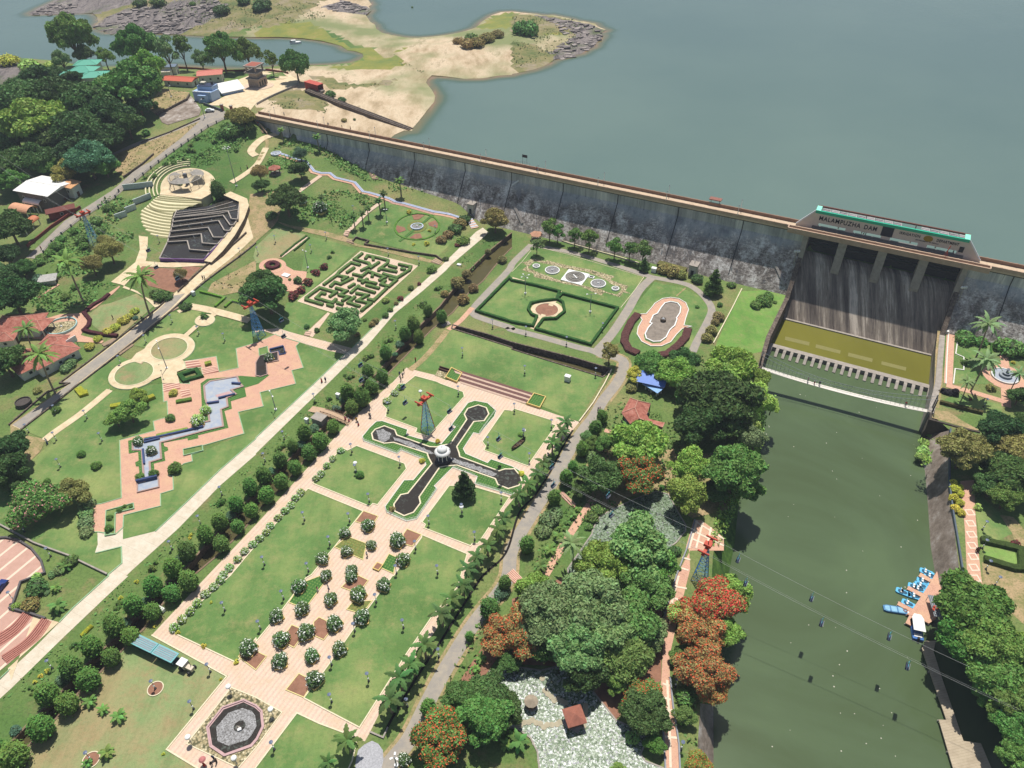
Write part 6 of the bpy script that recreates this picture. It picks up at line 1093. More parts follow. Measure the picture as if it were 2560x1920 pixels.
row("T00 C:200,850,220,dk D:500,830,200,vd C:800,880,235,dk A:330,1060,250,br D:1090,1050,135,dk C:700,1120,230,vd D:950,980,180,vd D:120,1150,160,dk C:60,900,130,md A:480,1180,180,dk D:900,1200,150,vd D:640,1290,150,vd A:760,1380,180,bl A:300,1380,160,dk D:100,1400,150,dk L:560,1480,120,ol D:30,1250,130,dk C:480,1440,110,md A:100,1560,120,md A:900,1430,110,md C:320,940,170,md", 'tree crown from the top', 'in the dark wood on the left slope', 'trees of the left wood', 'tree')
row("T00 C:2090,1010,110,ol O:1990,1110,100,md O:2130,1090,60,br O:1930,1150,60,md E:1880,1640,56,dk", 'shrubby tree from the top', 'on the slope below the dam gate', 'shrubs below the dam gate', 'tree')
row("T10 F:380,1330,62,bl D:380,1460,85,dk F:30,1490,72,ol L:40,1600,60,dk T11 D:255,60,140,dk", 'terrace tree from the top', 'near the small tiled gazebo', 'trees round the small gazebo', 'tree')
row("T11 Q:400,75,36 555,125,60 T02 1190,490,46 1305,570,46 1700,310,60,pl 1770,220,46,pl T11 110,1420,42", 'white-blossomed bush from the top', 'in the zigzag and terrace gardens', 'white bushes of the upper gardens', 'shrub', 'dk')
row("T11 O:1605,405,52,tn 1660,360,48,tn 1720,310,60,dk 1760,260,60,tn 1800,230,52,dk 1785,415,60,md 1740,455,26,rd 130,200,56,dk 310,330,22,dk 1640,575,28,dk", 'shrub from the top left', 'round the circular lawn garden', 'shrubs round the circular lawn', 'shrub')
row("T11 D:2065,235,112", 'broad dull green tree', 'standing by the canal head at the dam', None, 'tree', 'ol')
row("T11 D:90,870,185,dk A:40,780,120,dk", 'dark tree', 'beside the blue cable pylon and the maze', 'dark trees by the blue pylon', 'tree')
row("T11 L:760,1140,160", 'loose grey-green tree', 'at the lower corner of the maze', None, 'tree', 'gr')
row("T11 r:315,890,50,rd 390,840,44,rd 450,770,44,rd 520,690,38,rd 590,640,38,rd 1250,915,28,rd 1410,790,20,rd 360,760,42,dk 290,755,16,md 480,680,18,md 630,560,22,dk 660,515,20,md", 'reddish or dark small shrub from the left', 'beside the hedge maze', 'small shrubs beside the maze', 'shrub')
row("T11 R:1515,660,42,md 1340,825,26,md 1120,1060,30,md 1120,930,32,pl 1000,1140,28,ol 1030,1110,32,tn 435,1160,24,dk 525,1190,24,dk 1160,1010,26,md 940,1100,18,md 1210,960,20,tn 870,1225,24,tn", 'low shrub from the top', 'on the verge between maze and white road', 'low shrubs on the verge by the maze', 'shrub')
row("T11 r:1150,1275,26 1170,1265,20 1120,1290,22 1560,830,26 1590,820,20 1440,965,36 1460,950,22 960,1420,30 1000,1410,26 940,1440,24 800,1600,26 770,1580,20 830,1590,22 1500,330,16,ye 1360,450,16,ye 1475,440,26,ye 1320,170,24,ye", 'little clipped bush from the right', 'on the grass left of the canal', 'little clipped bushes by the canal', 'shrub', 'md')
row("T22 A:1100,520,215,br", 'big yellow-green tree', 'in front of the tiled pavilion roof', None, 'tree'); row("T22 X:1090,770,205,md", 'flame tree with orange blossom', 'at the upper end of the lily pond', None, 'tree')
row("T22 C:1780,150,300,vd D:1620,330,210,vd D:1880,350,160,dk D:1560,100,160,dk D:1950,150,140,dk B:1930,760,240,md C:2030,900,120,md C:1750,930,110,dk T31 O:0,880,30,dk", 'large dark tree from the top', 'in the riverside grove below the spillway', 'riverside grove trees', 'tree')
row("T22 W:1520,720,165,br 1500,980,165,br 2080,130,140,pl 2030,330,90,pl T32 30,200,70,pl T22 2100,480,110,gr", 'feathery light green clump from the left', 'near the river bank and lily pond', 'feathery clumps near the river', 'bamboo')
row("T22 A:770,800,170,dk L:800,520,85,md L:690,500,62,md O:690,620,60,gr D:600,900,80,dk F:640,450,50,gr", 'green tree from the right', 'between the garden road and the lily pond', 'trees between road and pond', 'tree')
row("T22 L:1080,1400,285,gr A:800,1560,205,br A:1180,1560,200,md O:1410,1440,58,dk", 'grey-green pond-side crown from the left', 'over the middle of the lily pond', 'trees over the lily pond', 'tree')
row("T22 O:330,1160,90,gr 270,1270,72,gr 380,1100,60,gr 690,1150,62,md 740,1080,62,md 660,1230,40,md R:1295,890,26,cy 1440,1590,24,md", 'rounded bush from the left', 'beside the lily pond path', 'bushes beside the lily pond path', 'shrub')
row("T22 y:250,1570,62 330,1430,60 400,1310,56 430,1240,46 520,1130,48 480,1190,34 570,1080,30 T13 1940,710,56 1900,800,44 T22 740,620,46 1000,370,60 T23 60,1430,95 10,1380,60 T13 2160,1450,60 T22 1520,560,60", 'arching palm clump from the left', 'along the path by the pond', 'palm clumps by the pond path', 'palm', 'md')
row("T22 c:540,1350,115", 'coconut palm', 'leaning beside the lily pond and brick path', None, 'palm', 'gr')
row("T23 B:330,330,265,gr B:680,260,290,gr C:1000,420,260,md B:560,600,260,gr C:950,680,230,md A:1180,480,150,gr C:300,560,180,dk A:200,130,150,br B:760,450,260,gr D:900,900,120,md D:620,830,190,vd", 'great tree crown from the top left', 'in the grove over the pond', 'great trees over the pond', 'tree')
row("T23 A:1150,80,210,md D:1140,240,70,dk A:1170,-60,150,dk", 'dark riverside tree', 'left of the red-tiled riverside walk', 'trees left of the riverside walk', 'tree')
row("T23 X:90,480,230,ol T13 X:2130,500,190,ol T13 X:1600,1400,245,md T23 Y:1750,230,235,ol X:1640,480,215,ol X:1650,800,225,ol X:1500,330,140,pl X:1130,1040,165,md X:1750,1000,130,ol X:1620,1640,120,br", 'flame tree from the left', 'flowering orange-red beside pond and river', 'flame trees', 'tree')
row("T23 A:1900,150,150,br A:1840,480,130,br A:1150,1180,185,dk A:1450,700,80,md O:1500,1050,90,md L:1500,1200,90,md D:1230,1440,88,cy O:1040,1400,62,pl L:920,1660,60,br R:1460,1260,24,pl", 'green riverside tree from the right', 'among the flame trees by the walk', 'green trees among the flame trees', 'tree')
row("T13 D:1830,1050,170,dk D:1990,1230,210,md C:2000,1020,170,dk A:2150,1150,140,dk D:2180,750,90,dk O:2120,140,70,bl", 'dense green tree from the left', 'beside the lower lily pond', 'dense trees by the lower pond', 'tree')
row("T21 R:1310,660,54,ol 1400,680,62,ol 1460,705,48,ol 1795,970,24,dk 1785,1070,50,tn 1755,1120,36,tn 1725,1190,52,ol 1685,1255,48,ol 1605,745,50,dk K:1145,620,44,dk S:215,465,44,gr S:845,1390,62,ol", 'rounded shrub from the left', 'below the dam round the oval garden', 'shrubs round the oval garden', 'shrub')
row("T21 K:1750,770,80,dk", 'dark spreading conifer', 'below the dam face near the bright lawn', None, 'tree')
row("T21 O:2170,930,70,md 2110,970,52,md T31 0,900,50,md 0,960,40,md T21 1900,800,40,md 1600,990,20,md T31 60,950,20,md", 'bright leafy bush', 'on the green strip beside the spillway wall', 'bushes beside the spillway wall', 'shrub')
row("T21 C:1180,1480,125,md L:1060,1570,80,yl A:1480,1450,110,dk A:1420,1570,150,br A:1900,1500,185,br W:1850,1640,140,br A:2150,1600,80,br E:1600,1440,28,dk R:1700,1530,20,md R:1030,1690,45,ol", 'tree from the left', 'round the blue roof below the oval garden', 'trees round the blue roof', 'tree')
row("T31 O:1720,1150,85,md 2100,1220,115,md 2040,1150,105,md 2200,1300,80,md 1850,1170,60,md", 'thick leafy shrub from the left', 'against the dam wall right of the spillway', 'shrubs by the dam right of the spillway', 'shrub')
row("T31 c:1930,1160,115 1900,1430,120 T32 1750,-20,70 T31 2170,1580,70", 'tall coconut palm', 'in the formal garden right of the spillway', 'coconut palms right of the spillway', 'palm', 'gr')
row("T32 B:1700,580,190,ol D:2010,380,170,vd C:2120,560,170,ol D:1950,680,130,vd A:1940,880,130,dk C:2100,800,200,dk D:2180,100,90,dk D:2200,330,90,dk B:2060,980,130,md", 'dark tree from the top', 'in the wood right of the river', 'trees of the wood right of the river', 'tree')
row("T32 R:1605,850,34 1620,905,42 1665,890,26 1665,940,32 1610,980,40 1660,1020,36 1620,1070,38 1675,1110,34", 'bright yellow-green ball shrub from the top', 'above the masonry embankment', 'yellow-green ball shrubs', 'shrub', 'ye')
row("T32 O:1400,440,28,md 1350,500,45,pl 1345,570,58,pl 1320,620,45,pl 1375,640,40,pl", "light green bush from the top", "at the water under the right embankment", "bushes at the water below the embankment", "shrub", dz=-5.5)
row("T32 r:1800,930,40,dk 1820,1060,36,pl 2140,1370,38,rd 1900,1330,38,dk 1750,130,16,rd 1930,30,40,ol T31 2120,1470,18,ye 1700,1470,30,dk", 'small bush from the top', 'on the right bank of the river', 'small bushes on the right bank', 'shrub')
row("T33 C:1800,300,290,cy A:1700,250,190,md C:1700,520,210,cy B:1950,620,240,md C:2000,880,240,md B:2120,1050,190,md A:2150,1300,170,md A:2180,1560,150,md A:2150,560,90,br C:2250,800,200,dk A:1650,120,100,md A:1900,1020,110,md", 'spreading green tree from the top', 'overhanging water right of the jetty', 'trees overhanging the water by the jetty', 'tree')
row("T01 D:80,300,165,vd D:100,900,185,vd D:30,1450,160,dk A:200,660,85,dk O:330,740,55,bl D:60,540,100,vd C:30,720,130,dk T02 D:80,560,170,vd D:60,720,160,vd C:100,860,90,dk", 'dark tree from the top', 'at the left edge near the red roofs', 'dark trees at the left edge', 'tree')
row("T01 F:790,620,92 940,500,112 900,420,60 T01 1560,710,60,ol", 'feathery olive tree from the left', 'on the slope below the cascade', 'feathery trees below the cascade', 'tree', 'ol')
row("T01 c:570,620,125 1170,750,125 190,1200,95 310,1430,130", 'coconut palm from the left', 'on the slope near the round pool', 'coconut palms near the round pool', 'palm', 'md')
row("T01 O:480,460,60 560,520,50 700,400,62 640,330,45 830,240,55 930,130,50 1050,150,42 720,460,46 430,520,44 350,560,44 520,400,44 870,330,40 650,810,38 560,900,44 330,600,50 240,640,60 470,950,20", 'wild green bush from the left', 'on the bank under the fenced road', 'wild bushes on the road bank', 'shrub', 'md')
row("T01 O:1390,890,72,dk 1340,870,50,dk 1450,910,40,dk 1605,985,50,dk 1760,1070,26,dk 930,1200,46,yl 990,1165,46,yl 1060,1105,50,yl 1110,1075,40,yl 1165,1025,40,yl 770,1330,46,yl 840,1265,40,yl 600,1470,60,gr 560,1520,50,gr 1170,1085,26,bl 330,60,30,ol T02 320,50,40,ol", 'garden shrub from the left', 'along both sides of the access road', 'garden shrubs along the access road', 'shrub')
row("T01 y:1765,1060,42", 'small potted palm', 'in the middle of the little ring path', None, 'palm', 'dk')
row("T02 L:1110,230,125,br L:1190,100,80,br L:1000,300,85,br", 'loose bright tree', 'on the lawn above the zigzag pool', 'bright trees above the zigzag pool', 'tree')
row("T02 P:320,1040,225,md L:630,930,135,ol", 'spreading pink-dotted tree', 'on the lower left lawn', 'trees on the lower left lawn', 'tree')
row("T02 O:740,1030,72,gr 740,1110,70,gr 740,1190,72,gr 740,1270,62,gr", 'grey-leaved shrub from the top', 'against the lower end of the red paving', 'grey shrubs by the red paving', 'shrub')
row("T02 R:700,600,36 830,700,42 405,835,28 1205,800,40 1325,770,42 1510,720,58 T02 480,220,36 1470,290,40 1500,70,36,yl 1030,1085,26 1075,1055,18 940,1240,38 945,1150,28 1130,1055,16 T12 898,780,36 1435,660,26,ye 1570,490,22,ye T22 78,430,24,br T22 80,770,26,ye", 'neat ball bush from the left', 'on lawn or paving of the lower gardens', 'ball bushes of the lower gardens', 'shrub', 'cy')
row("T02 r:1900,1020,36 1930,1000,24 1650,1300,16,ye 1640,1330,16,ye 1310,1590,36 1340,1540,24 1825,1885,14,ye T03 1180,45,20,ye 1040,185,20,ye 1020,235,24 1060,225,22 1000,280,20 1025,270,20 615,610,20 640,590,24 660,620,22 690,590,24 400,820,22,ye 350,860,22,ye 300,915,20,ye 255,965,20 280,980,16 270,1020,16 1335,435,16,ye 1535,485,20,ye 1760,600,24,ye 2042,740,24,ye 1905,890,14,ye 1410,1535,16,ye T12 210,545,30 240,530,24 180,565,20 630,125,26 510,155,16 690,210,40,bl 2105,710,16,dk 1170,1080,30,ol", 'tiny clipped bush from the left', 'near the canal and garden paths', 'tiny clipped bushes', 'shrub', 'cy')
row("T02 O:600,1530,70,dk 510,1600,55,gr 450,1640,40,gr T03 310,90,100,dk 260,240,80,tn 130,260,40,br 400,140,30,gr 310,0,40,pl", 'planted bush from the top', 'between the round plaza and the white road', 'bushes beside the round plaza', 'shrub')
row("T03 y:490,250,80 480,100,48 T02 560,1570,60 T03 770,1080,66 890,1150,54 1020,1210,72 915,1520,70 750,1620,50", 'low spiky palm from the left', 'on grass in the lower left', 'low spiky palms', 'palm', 'md')
row("T12 K:1800,860,100", 'tall dark conifer', 'on the lawn right of the cross pool', None, 'tree', 'vd')
row("T03 O:540,890,60,bl 1080,400,50,bl 1255,215,40,bl 130,1330,50,bl T02 1560,1500,50,bl 1990,1130,46,bl T12 390,520,46,bl 500,380,50,bl 130,750,40,bl 760,130,40,bl T11 1240,1310,40,bl 1200,1400,26,bl", 'blue-green drooping bush from the left', 'squeezed between the canal trees', 'blue-green bushes between canal trees', 'shrub')
row("T10 O:640,810,50,dk 740,860,40,dk 760,1035,25,ol 1350,60,10 850,1030,14,dk T20 O:120,235,110,md 60,240,60,md T10 1750,350,50,ol 1830,370,70,ol 1900,360,70,ol 1990,320,70,ol 2080,290,60,ol 1860,320,60,md T00 1210,20,60,dk 1360,10,70,dk 1910,80,70,dk 1660,30,30,md T10 60,30,80,dk 20,60,60,vd T00 2100,0,60,dk", 'scrubby bush', 'on the bare shore of the reservoir', 'scrubby bushes on the shore', 'shrub')
row("T00 r:1345,890,26 1345,920,26 2040,1290,24 1260,1140,40 1430,1410,30 1590,1370,26 1740,1330,26 1850,1220,26 1670,1300,24 1500,1400,30 1330,1520,24 1640,1250,24 2150,1000,60,ol 1630,1290,30 1700,1190,24 1560,1590,20", 'low bush from the left', 'on the rough bank above the cascade', 'low bushes above the cascade', 'shrub', 'md')
def weeds(name, label, s_, dens, size, colr, hh=.35, seed=1):
    g = np.random.default_rng(seed); OUT = []
    for w_ in s_.split(';'):
        P_ = np.array([p[:2] for p in G(w_)]); lo, hi = P_.min(0), P_.max(0); N = int(dens*np.prod(hi-lo)); Q = lo+(hi-lo)*g.random((N, 2)); Q = Q[inpoly(Q, P_)]; m = np.array([sin(x*.35+2*sin(y*.21))+sin(y*.31+x*.17) for x, y in Q])+g.random(len(Q))*1.6-.4; Q = Q[m > .1]
        z = np.array([h(x, y) for x, y in Q]); OUT.append(np.c_[Q, z+hh*g.random(len(Q))**2])
    p = np.concatenate(OUT); n = len(p); nn = g.normal(size=(n, 3)); nn[:, 2] += 1.2; nn /= np.linalg.norm(nn, axis=1)[:, None]; a = np.cross(nn, g.normal(size=(n, 3))); a /= np.linalg.norm(a, axis=1)[:, None]; b = np.cross(nn, a); s2 = size*(.4+g.random(n))[:, None]; a *= s2; b *= s2*.6
    V = np.stack([p-a, p-b, p+a, p+b], 1).reshape(-1, 3); me = bpy.data.meshes.new(name); me.from_pydata(V.tolist(), [], [(4*i, 4*i+1, 4*i+2, 4*i+3) for i in range(n)]); me.materials.append(LEAF); o = bpy.data.objects.new(name, me); COL.objects.link(o); o.color = srgb(colr); prop(o, label, 'weeds', kind='stuff')
weeds('weeds', 'rough green weeds and grass tufts on the slopes left of the dam', "T00 1900,1060 1570,1290 1240,1540 1100,1640 1300,1560 1500,1440 1800,1440 2100,1260 2212,1100;T01 900,60 700,260 440,480 300,600 300,900 600,900 900,600 1180,380 1000,300 1100,160 1200,60;T10 60,1480 150,1300 250,1200 600,1290 900,1450 1250,1620 1700,1659 1200,1659 800,1500 600,1450;T11 0,0 900,0 1050,90 800,330 200,220 0,100;T01 250,640 620,760 1000,800 800,980 500,1030 300,1060 250,900", 2.6, .6, '587f38', 1.0)
weeds('weeds', 'weedy verge between the white road and the canal', "T11 1960,400 2180,360 1600,960 1200,1380 900,1659 700,1659 1000,1350 1400,960 1700,640;T12 450,180 900,0 300,620 0,940 0,620;T02 1540,1280 2212,620 2212,900 1650,1480 1300,1659 1130,1659;T03 1100,20 1400,20 900,520 400,960 0,1400 0,1080 350,740", 1.3, .36, '5c7c38', .4, 2)
weeds('weeds', 'tangled undergrowth in the grove beside the river', "T22 850,100 1400,100 1500,600 1450,1100 1300,900 1000,980 700,1200 450,1500 300,1659 150,1600 400,1100 600,700;T22 1500,0 2100,0 2050,500 1700,1000 1500,1100;T13 1900,400 2212,400 2212,900 1700,1400 1500,1200;T23 1380,880 1590,1000 1590,1659 1460,1659 1400,1200;T21 1000,1420 2000,1420 2050,1659 1000,1659", 1.8, .45, '4f7332', .8, 3)
weeds('dry_tufts', 'dry brown and green tufts on the banks beside the shore road', 'T00 960,1350 1220,1250 1460,1160 1730,1045 1560,1200 1300,1400 1060,1520 1000,1480;T00 1300,880 1400,760 1640,800 1600,860 1350,990;T01 1830,790 2212,590 2212,760 1900,900', 1.4, .4, '6a6a3c', .5, 7)
weeds('reeds', 'bright reeds and creepers along the left river bank', "V 1606,845 1634,835 1655,900 1650,960 1600,1070 1560,1180 1530,1180 1560,1060 1590,950;T32 1300,560 1400,440 1450,520 1390,720 1330,700", 9, .38, '6c9038', .9, 4)
weeds('scrub', 'dry scrub and tufts scattered over the reservoir shore', "T00 1100,60 2212,0 2212,260 1650,260;T10 0,0 560,30 600,160 0,250;T10 80,900 260,830 640,880 600,1000;T20 0,130 520,170 640,230 560,400 200,560 0,600;T10 440,660 760,740 1180,720 700,780;T10 1180,460 1330,560 1500,640 1280,600", .5, .55, '5f6a3a', .5, 5)
def litter():
    g = np.random.default_rng(8); V = []; F = []
    for k in range(80):
        u = (1650+g.random()*350, 800+g.random()*850) if k % 3 else (1640+g.random()*26, 860+g.random()*120); q = at(u, RZ+.03); b = len(V); s = .07+.1*g.random(); V += [(q[0]-s, q[1], q[2]), (q[0], q[1]-s, q[2]), (q[0]+s, q[1], q[2]), (q[0], q[1]+s, q[2])]; F.append((b, b+1, b+2, b+3))
    prop(mk('floating_litter', V, F, plain('litter_pale', 'c9c4b4', .7, .3)), 'pale specks of litter floating on the green river', 'litter', kind='stuff')
litter()
def ledges():
    g = random.Random(4); mb = MB()
    for w_, n in (("T00 800,235 900,150 1100,100 1350,110 1850,90 1960,130 1900,200 1650,250 1500,290 1000,290", 150), ("T00 280,115 340,70 500,10 650,40 620,110 400,122", 60), ("T20 250,140 640,195 800,262 790,310 600,470 360,510 300,460 500,330", 110), ("T10 600,100 760,30 960,60 940,125 700,125", 50), ("T00 1000,260 1500,200 1640,190 1560,260 1200,290", 90)):
        P_ = [at(p, 16)[:2] for p in pts(w_)]; a = np.array(P_); lo, hi = a.min(0), a.max(0); k = 0
        while k < n:
            q = (g.uniform(lo[0], hi[0]), g.uniform(lo[1], hi[1]))
            if inpoly([q], P_)[0]: L = g.uniform(1, 4.5); mb.box((q[0], q[1], h(*q)+g.uniform(-.3, .3)), (L, g.uniform(.8, 3), g.uniform(.5, 1.5)), g.uniform(-.3, 1), k % 2); k += 1
    prop(mb.build('rock_ledges', [plain('ledge_grey', '938a84', .95, .3, .8), plain('ledge_dark', '6d6663', .95, .3, .8)]), 'grey broken rock ledges along the shores of the reservoir', 'rocks', kind='stuff')
ledges()
for k, (t, R, z, used) in PROTO.items():
    if not used:
        for ch in list(t.children): bpy.data.objects.remove(ch)
        bpy.data.objects.remove(t)
# ------------------------------------------------------------------ buildings
WALLW = plain('wall_offwhite', 'd9d5ca', .85, .08); TILE = M('red_roof'); DARKW = plain('window_dark', '22262b', .3)
def V2(p): return Vector((p[0], p[1]))
def house(name, label, px, L, Wd, ang, wh, rh, roofm, wallm=None, kind='hip', over=.7, cat='house', wins=3, dz=0, open_=False):
    """centre of the roof seen at px; L x Wd metres; ang of the long side in degrees"""
    q = on(pts(px)[0], wh+dz); z = h(q[0], q[1])+dz; t = thing(name, label, cat, (q[0], q[1], z), radians(ang)); l, w = L/2, Wd/2
    if open_:
        for x in (-l+.2, 0, l-.2):
            for y in (-w+.2, w-.2): MB().box((x, y, wh/2-.3), (.3, .3, wh+.6)).build('post', wallm or WALLW, t)
    else: MB().box((0, 0, wh/2-.5), (L, Wd, wh+1)).build('wall', wallm or WALLW, t)
    a, b = l+over, w+over; mb = MB()
    if kind == 'hip': r = max(.05, a-b); V = [(-a, -b, wh), (a, -b, wh), (a, b, wh), (-a, b, wh), (-r, 0, wh+rh), (r, 0, wh+rh)]; mb.add(V, [(0, 1, 5, 4), (2, 3, 4, 5), (1, 2, 5), (3, 0, 4), (3, 2, 1, 0)])
    elif kind == 'gable': V = [(-a, -b, wh), (a, -b, wh), (a, b, wh), (-a, b, wh), (-a, 0, wh+rh), (a, 0, wh+rh)]; mb.add(V, [(0, 1, 5, 4), (2, 3, 4, 5), (1, 2, 5), (3, 0, 4), (3, 2, 1, 0)])
    elif kind == 'slope': V = [(-a, -b, wh), (a, -b, wh), (a, b, wh+rh), (-a, b, wh+rh)]; V += [(x, y, z_-.2) for x, y, z_ in V]; mb.add(V, [(0, 1, 2, 3), (7, 6, 5, 4), (0, 4, 5, 1), (1, 5, 6, 2), (2, 6, 7, 3), (3, 7, 4, 0)])
    elif kind == 'flat': mb.box((0, 0, wh+.1), (2*a, 2*b, .25))
    elif kind == 'barrel':
        V = [(x, b*cos(pi*k/10), wh+rh*sin(pi*k/10)) for x in (-a, a) for k in range(11)]; mb.add(V, [(k, k+1, 12+k, 11+k) for k in range(10)])
    rf = mb.build('roof', roofm, t)
    if kind in ('hip', 'gable') and L > 4:
        m2 = MB(); r = max(.05, a-b) if kind == 'hip' else a; m2.bar((-r, 0, wh+rh), (r, 0, wh+rh), .13)
        if kind == 'hip':
            for sx_ in (-1, 1):
                for sy_ in (-1, 1): m2.bar((sx_*r, 0, wh+rh), (sx_*a, sy_*b, wh+.02), .11)
        m2.build('ridge', plain('ridge_tile', 'b58a78', .8) if roofm is TILE else roofm, rf)
    if not open_:
        for k in range(wins):
            x = -l+L*(k+.5)/max(1, wins)
            for sy_ in (-1, 1): f = MB().box((x, sy_*(w+.02), wh*.55), (1.1, .12, 1.1)).build('window', WALLW, t); MB().box((x, sy_*(w+.06), wh*.55), (.85, .12, .85)).build('pane', DARKW, f)
        MB().box((l+.02, 0, 1.0), (.12, 1.1, 2.0)).build('door', plain('door_brown', '5d3f2e', .7), t)
    return t
house('tiled_house', 'long low red-tiled house left of the round turquoise pool', "T01 170,1125", 13, 8, 5, 3.2, 2.2, TILE); house('tiled_house', 'red-tiled wing with a dark porch beside the round pool', "T01 330,1140", 6, 5.5, -8, 3, 1.3, TILE, open_=True, wins=0)
house('tiled_house', 'broad red-tiled house below the round pool by the access road', "T01 440,1390", 12, 9, 52, 3.2, 2.4, TILE); house('tiled_house', 'small red-tiled porch behind the broad tiled house', "T01 470,1275", 6, 4, -5, 3, 1.2, TILE, wins=1); house('tiled_house', 'small bright red-tiled house at the left picture edge', "T01 50,1245", 5, 4.5, 10, 3, 1.3, TILE, wins=1); house('tiled_house', 'low red-tiled annex in front of the broad tiled house', "T01 215,1500", 5, 5, 50, 3, 1.2, TILE, wins=1); house('tiled_house', 'narrow tiled lean-to joining the two lower tiled houses', "T01 150,1390", 6, 3, 0, 2.8, .8, TILE, wins=1)
GR = plain('green_sheet_roof', '5fa890', .5, .06)
house('green_roofed_house', 'front wing of the green-roofed lake house with white walls', "T00 815,645", 11, 8, 8, 6, 1.6, GR, over=1); house('green_roofed_house', 'middle wing of the green-roofed lake house', "T00 720,600", 11, 8, -5, 6.5, 1.8, GR, over=1); house('green_roofed_house', 'rear wing of the green-roofed lake house nearest the water', "T00 755,540", 10, 7, 5, 6.5, 1.4, GR, over=1); house('green_roofed_house', 'left end wing of the green-roofed lake house', "T00 530,630", 6, 5, 20, 5.5, 1.2, GR, over=1, wins=1)
house('porch', 'small brown-roofed porch before the green-roofed house', "T00 640,775", 7, 4, 0, 2.8, .3, plain('roof_brown', '8b7a66', .9), kind='flat', wins=0, open_=True)
RS = plain('red_sheet_roof', 'c2614a', .6, .1); house('red_roofed_shed', 'long orange-red roofed shed left of the blue stepped building', "T00 1560,680", 15, 6, -12, 3, 1, RS, kind='gable'); house('red_roofed_shed', 'pinkish-red roofed pavilion behind the blue stepped building', "T00 1815,625", 11, 8, 12, 4.5, 1, plain('pink_sheet_roof', 'c47666', .6, .1), kind='gable')
house('white_block', 'white flat-roofed block with solar panels near the lake', "T00 1455,570", 8, 5, 5, 4, .2, plain('solar_grey', '6f7c8c', .4, .2), kind='flat', over=.1, wins=2); house('white_block', 'small cream block beside the solar-roofed white block', "T00 1430,615", 5, 4, 5, 4, .2, plain('roof_cream', 'c9c2ae', .8), kind='flat', over=.15, wins=1)
house('white_roofed_hall', 'large white-roofed hall on dark walls at the left road', "T00 385,1605", 16, 13, -20, 6, 1.0, plain('white_sheet_roof', 'e6e4de', .5, .04), wallm=plain('wall_dark_grey', '6f6a66', .9), kind='gable', over=.8)  # hall walls in one even dark grey
house('orange_roofed_house', 'small orange-roofed white house behind the white-roofed hall', "T00 610,1595", 5, 4, -25, 4.5, .8, plain('orange_roof', 'cd9a6c', .7, .1), kind='slope', wins=1); house('barrel_canopy', 'cream and orange barrel-vaulted canopy left of the road', "T01 200,150", 9, 5, -20, 3, 1.8, plain('canopy_orange', 'cf9a78', .6, .12), kind='barrel', open_=True, cat='canopy', over=.2); house('barrel_canopy', 'long orange barrel canopy running down to the left road', "T01 240,270", 8, 3.4, 78, 2.6, 1.2, plain('canopy_orange2', 'bf7753', .6, .12), kind='barrel', open_=True, cat='canopy', over=.2); house('barrel_canopy', 'white barrel canopy next to the white-roofed hall', "T01 300,85", 8, 3.6, -20, 3, 1.3, plain('canopy_white', 'dcdad6', .6, .1), kind='barrel', open_=True, cat='canopy', over=.2)
house('red_wall_annex', 'low red-walled annex under the white-roofed hall', "T01 520,150", 9, 3.5, 30, 2.4, .2, plain('annex_roof', '6d4038', .8), wallm=plain('annex_red', '8c3f38', .8), kind='flat', wins=1); house('stone_shelter', 'tiny grey stone shelter on the left slope', "T01 410,745", 4.5, 3, 15, 1.8, .4, plain('shelter_roof', 'a7a59f', .9, .2), kind='slope', wins=0)
hardwall('boundary_wall', G("T01 240,480 450,310 700,140"), .4, 0, 1.2, plain('hedge_wall_red', '7a3f38', .9, .2), 'red-brown roadside wall below the cafe garden')
TOWM = plain('tower_stone', 'a59484', .9, .2); q = on(pts("T10 20,745")[0]); t = thing('viewing_tower', 'three-storey brown viewing tower with flat concrete decks on the plaza', 'tower', q, radians(-20))
MB().box((0, 0, 2.1), (6.0, 6.4, 4.4)).build('ground_storey', TOWM, t); MB().box((0, 0, 5.6), (4.6, 5.0, 2.8)).build('middle_storey', TOWM, t); MB().box((0, 0, 4.35), (7.2, 7.4, .5)).build('deck', M_conc, t); MB().box((0, 0, 7.2), (7.4, 7.6, .5)).build('deck', M_conc, t)
for sx_ in (-1, 1):
    for sy_ in (-1, 1): MB().box((sx_*2.6, sy_*2.8, 8.6), (.6, .6, 2.6)).build('column', TOWM, t)
rf = MB().box((0, 0, 10.1), (7.0, 7.4, .6)).build('roof', M_conc, t); MB().box((0, 0, 10.45), (5.6, 6.0, .15)).build('roof_panel', plain('roof_red_panel', '9a5a4a', .8), rf); 
for y in (-2, 0, 2): MB().box((0, y-0, 2), (6.1, 1.1, 2.2)).build('window', DARKW, t)
MB().box((0, 4.2, 2.0), (3.4, 3, 4)).build('stair_block', TOWM, t)
sheet('paved_circle', circ(q, 7.5, 32), 'striped_paving', 3)
BL = plain('blue_wall', '9db6d6', .7, .08); q = on(pts("T00 1810,860")[0]); t = thing('blue_stepped_building', 'light blue stepped building with white edges at the plaza corner', 'building', q, radians(-10))
t.scale = (.78, .78, .72); MB().prism([(-8, -3), (4, -4), (6, 3), (-7, 4)], -1, 6).build('wall', BL, t); MB().prism([(-4, -5.5), (1, -5.8), (2, -3.5), (-3, -3.5)], -1, 4.5).build('buttress', BL, t); MB().prism([(-6, 0), (4, -1), (5, 5), (-5, 5)], 6, 8.6).build('upper_storey', BL, t)
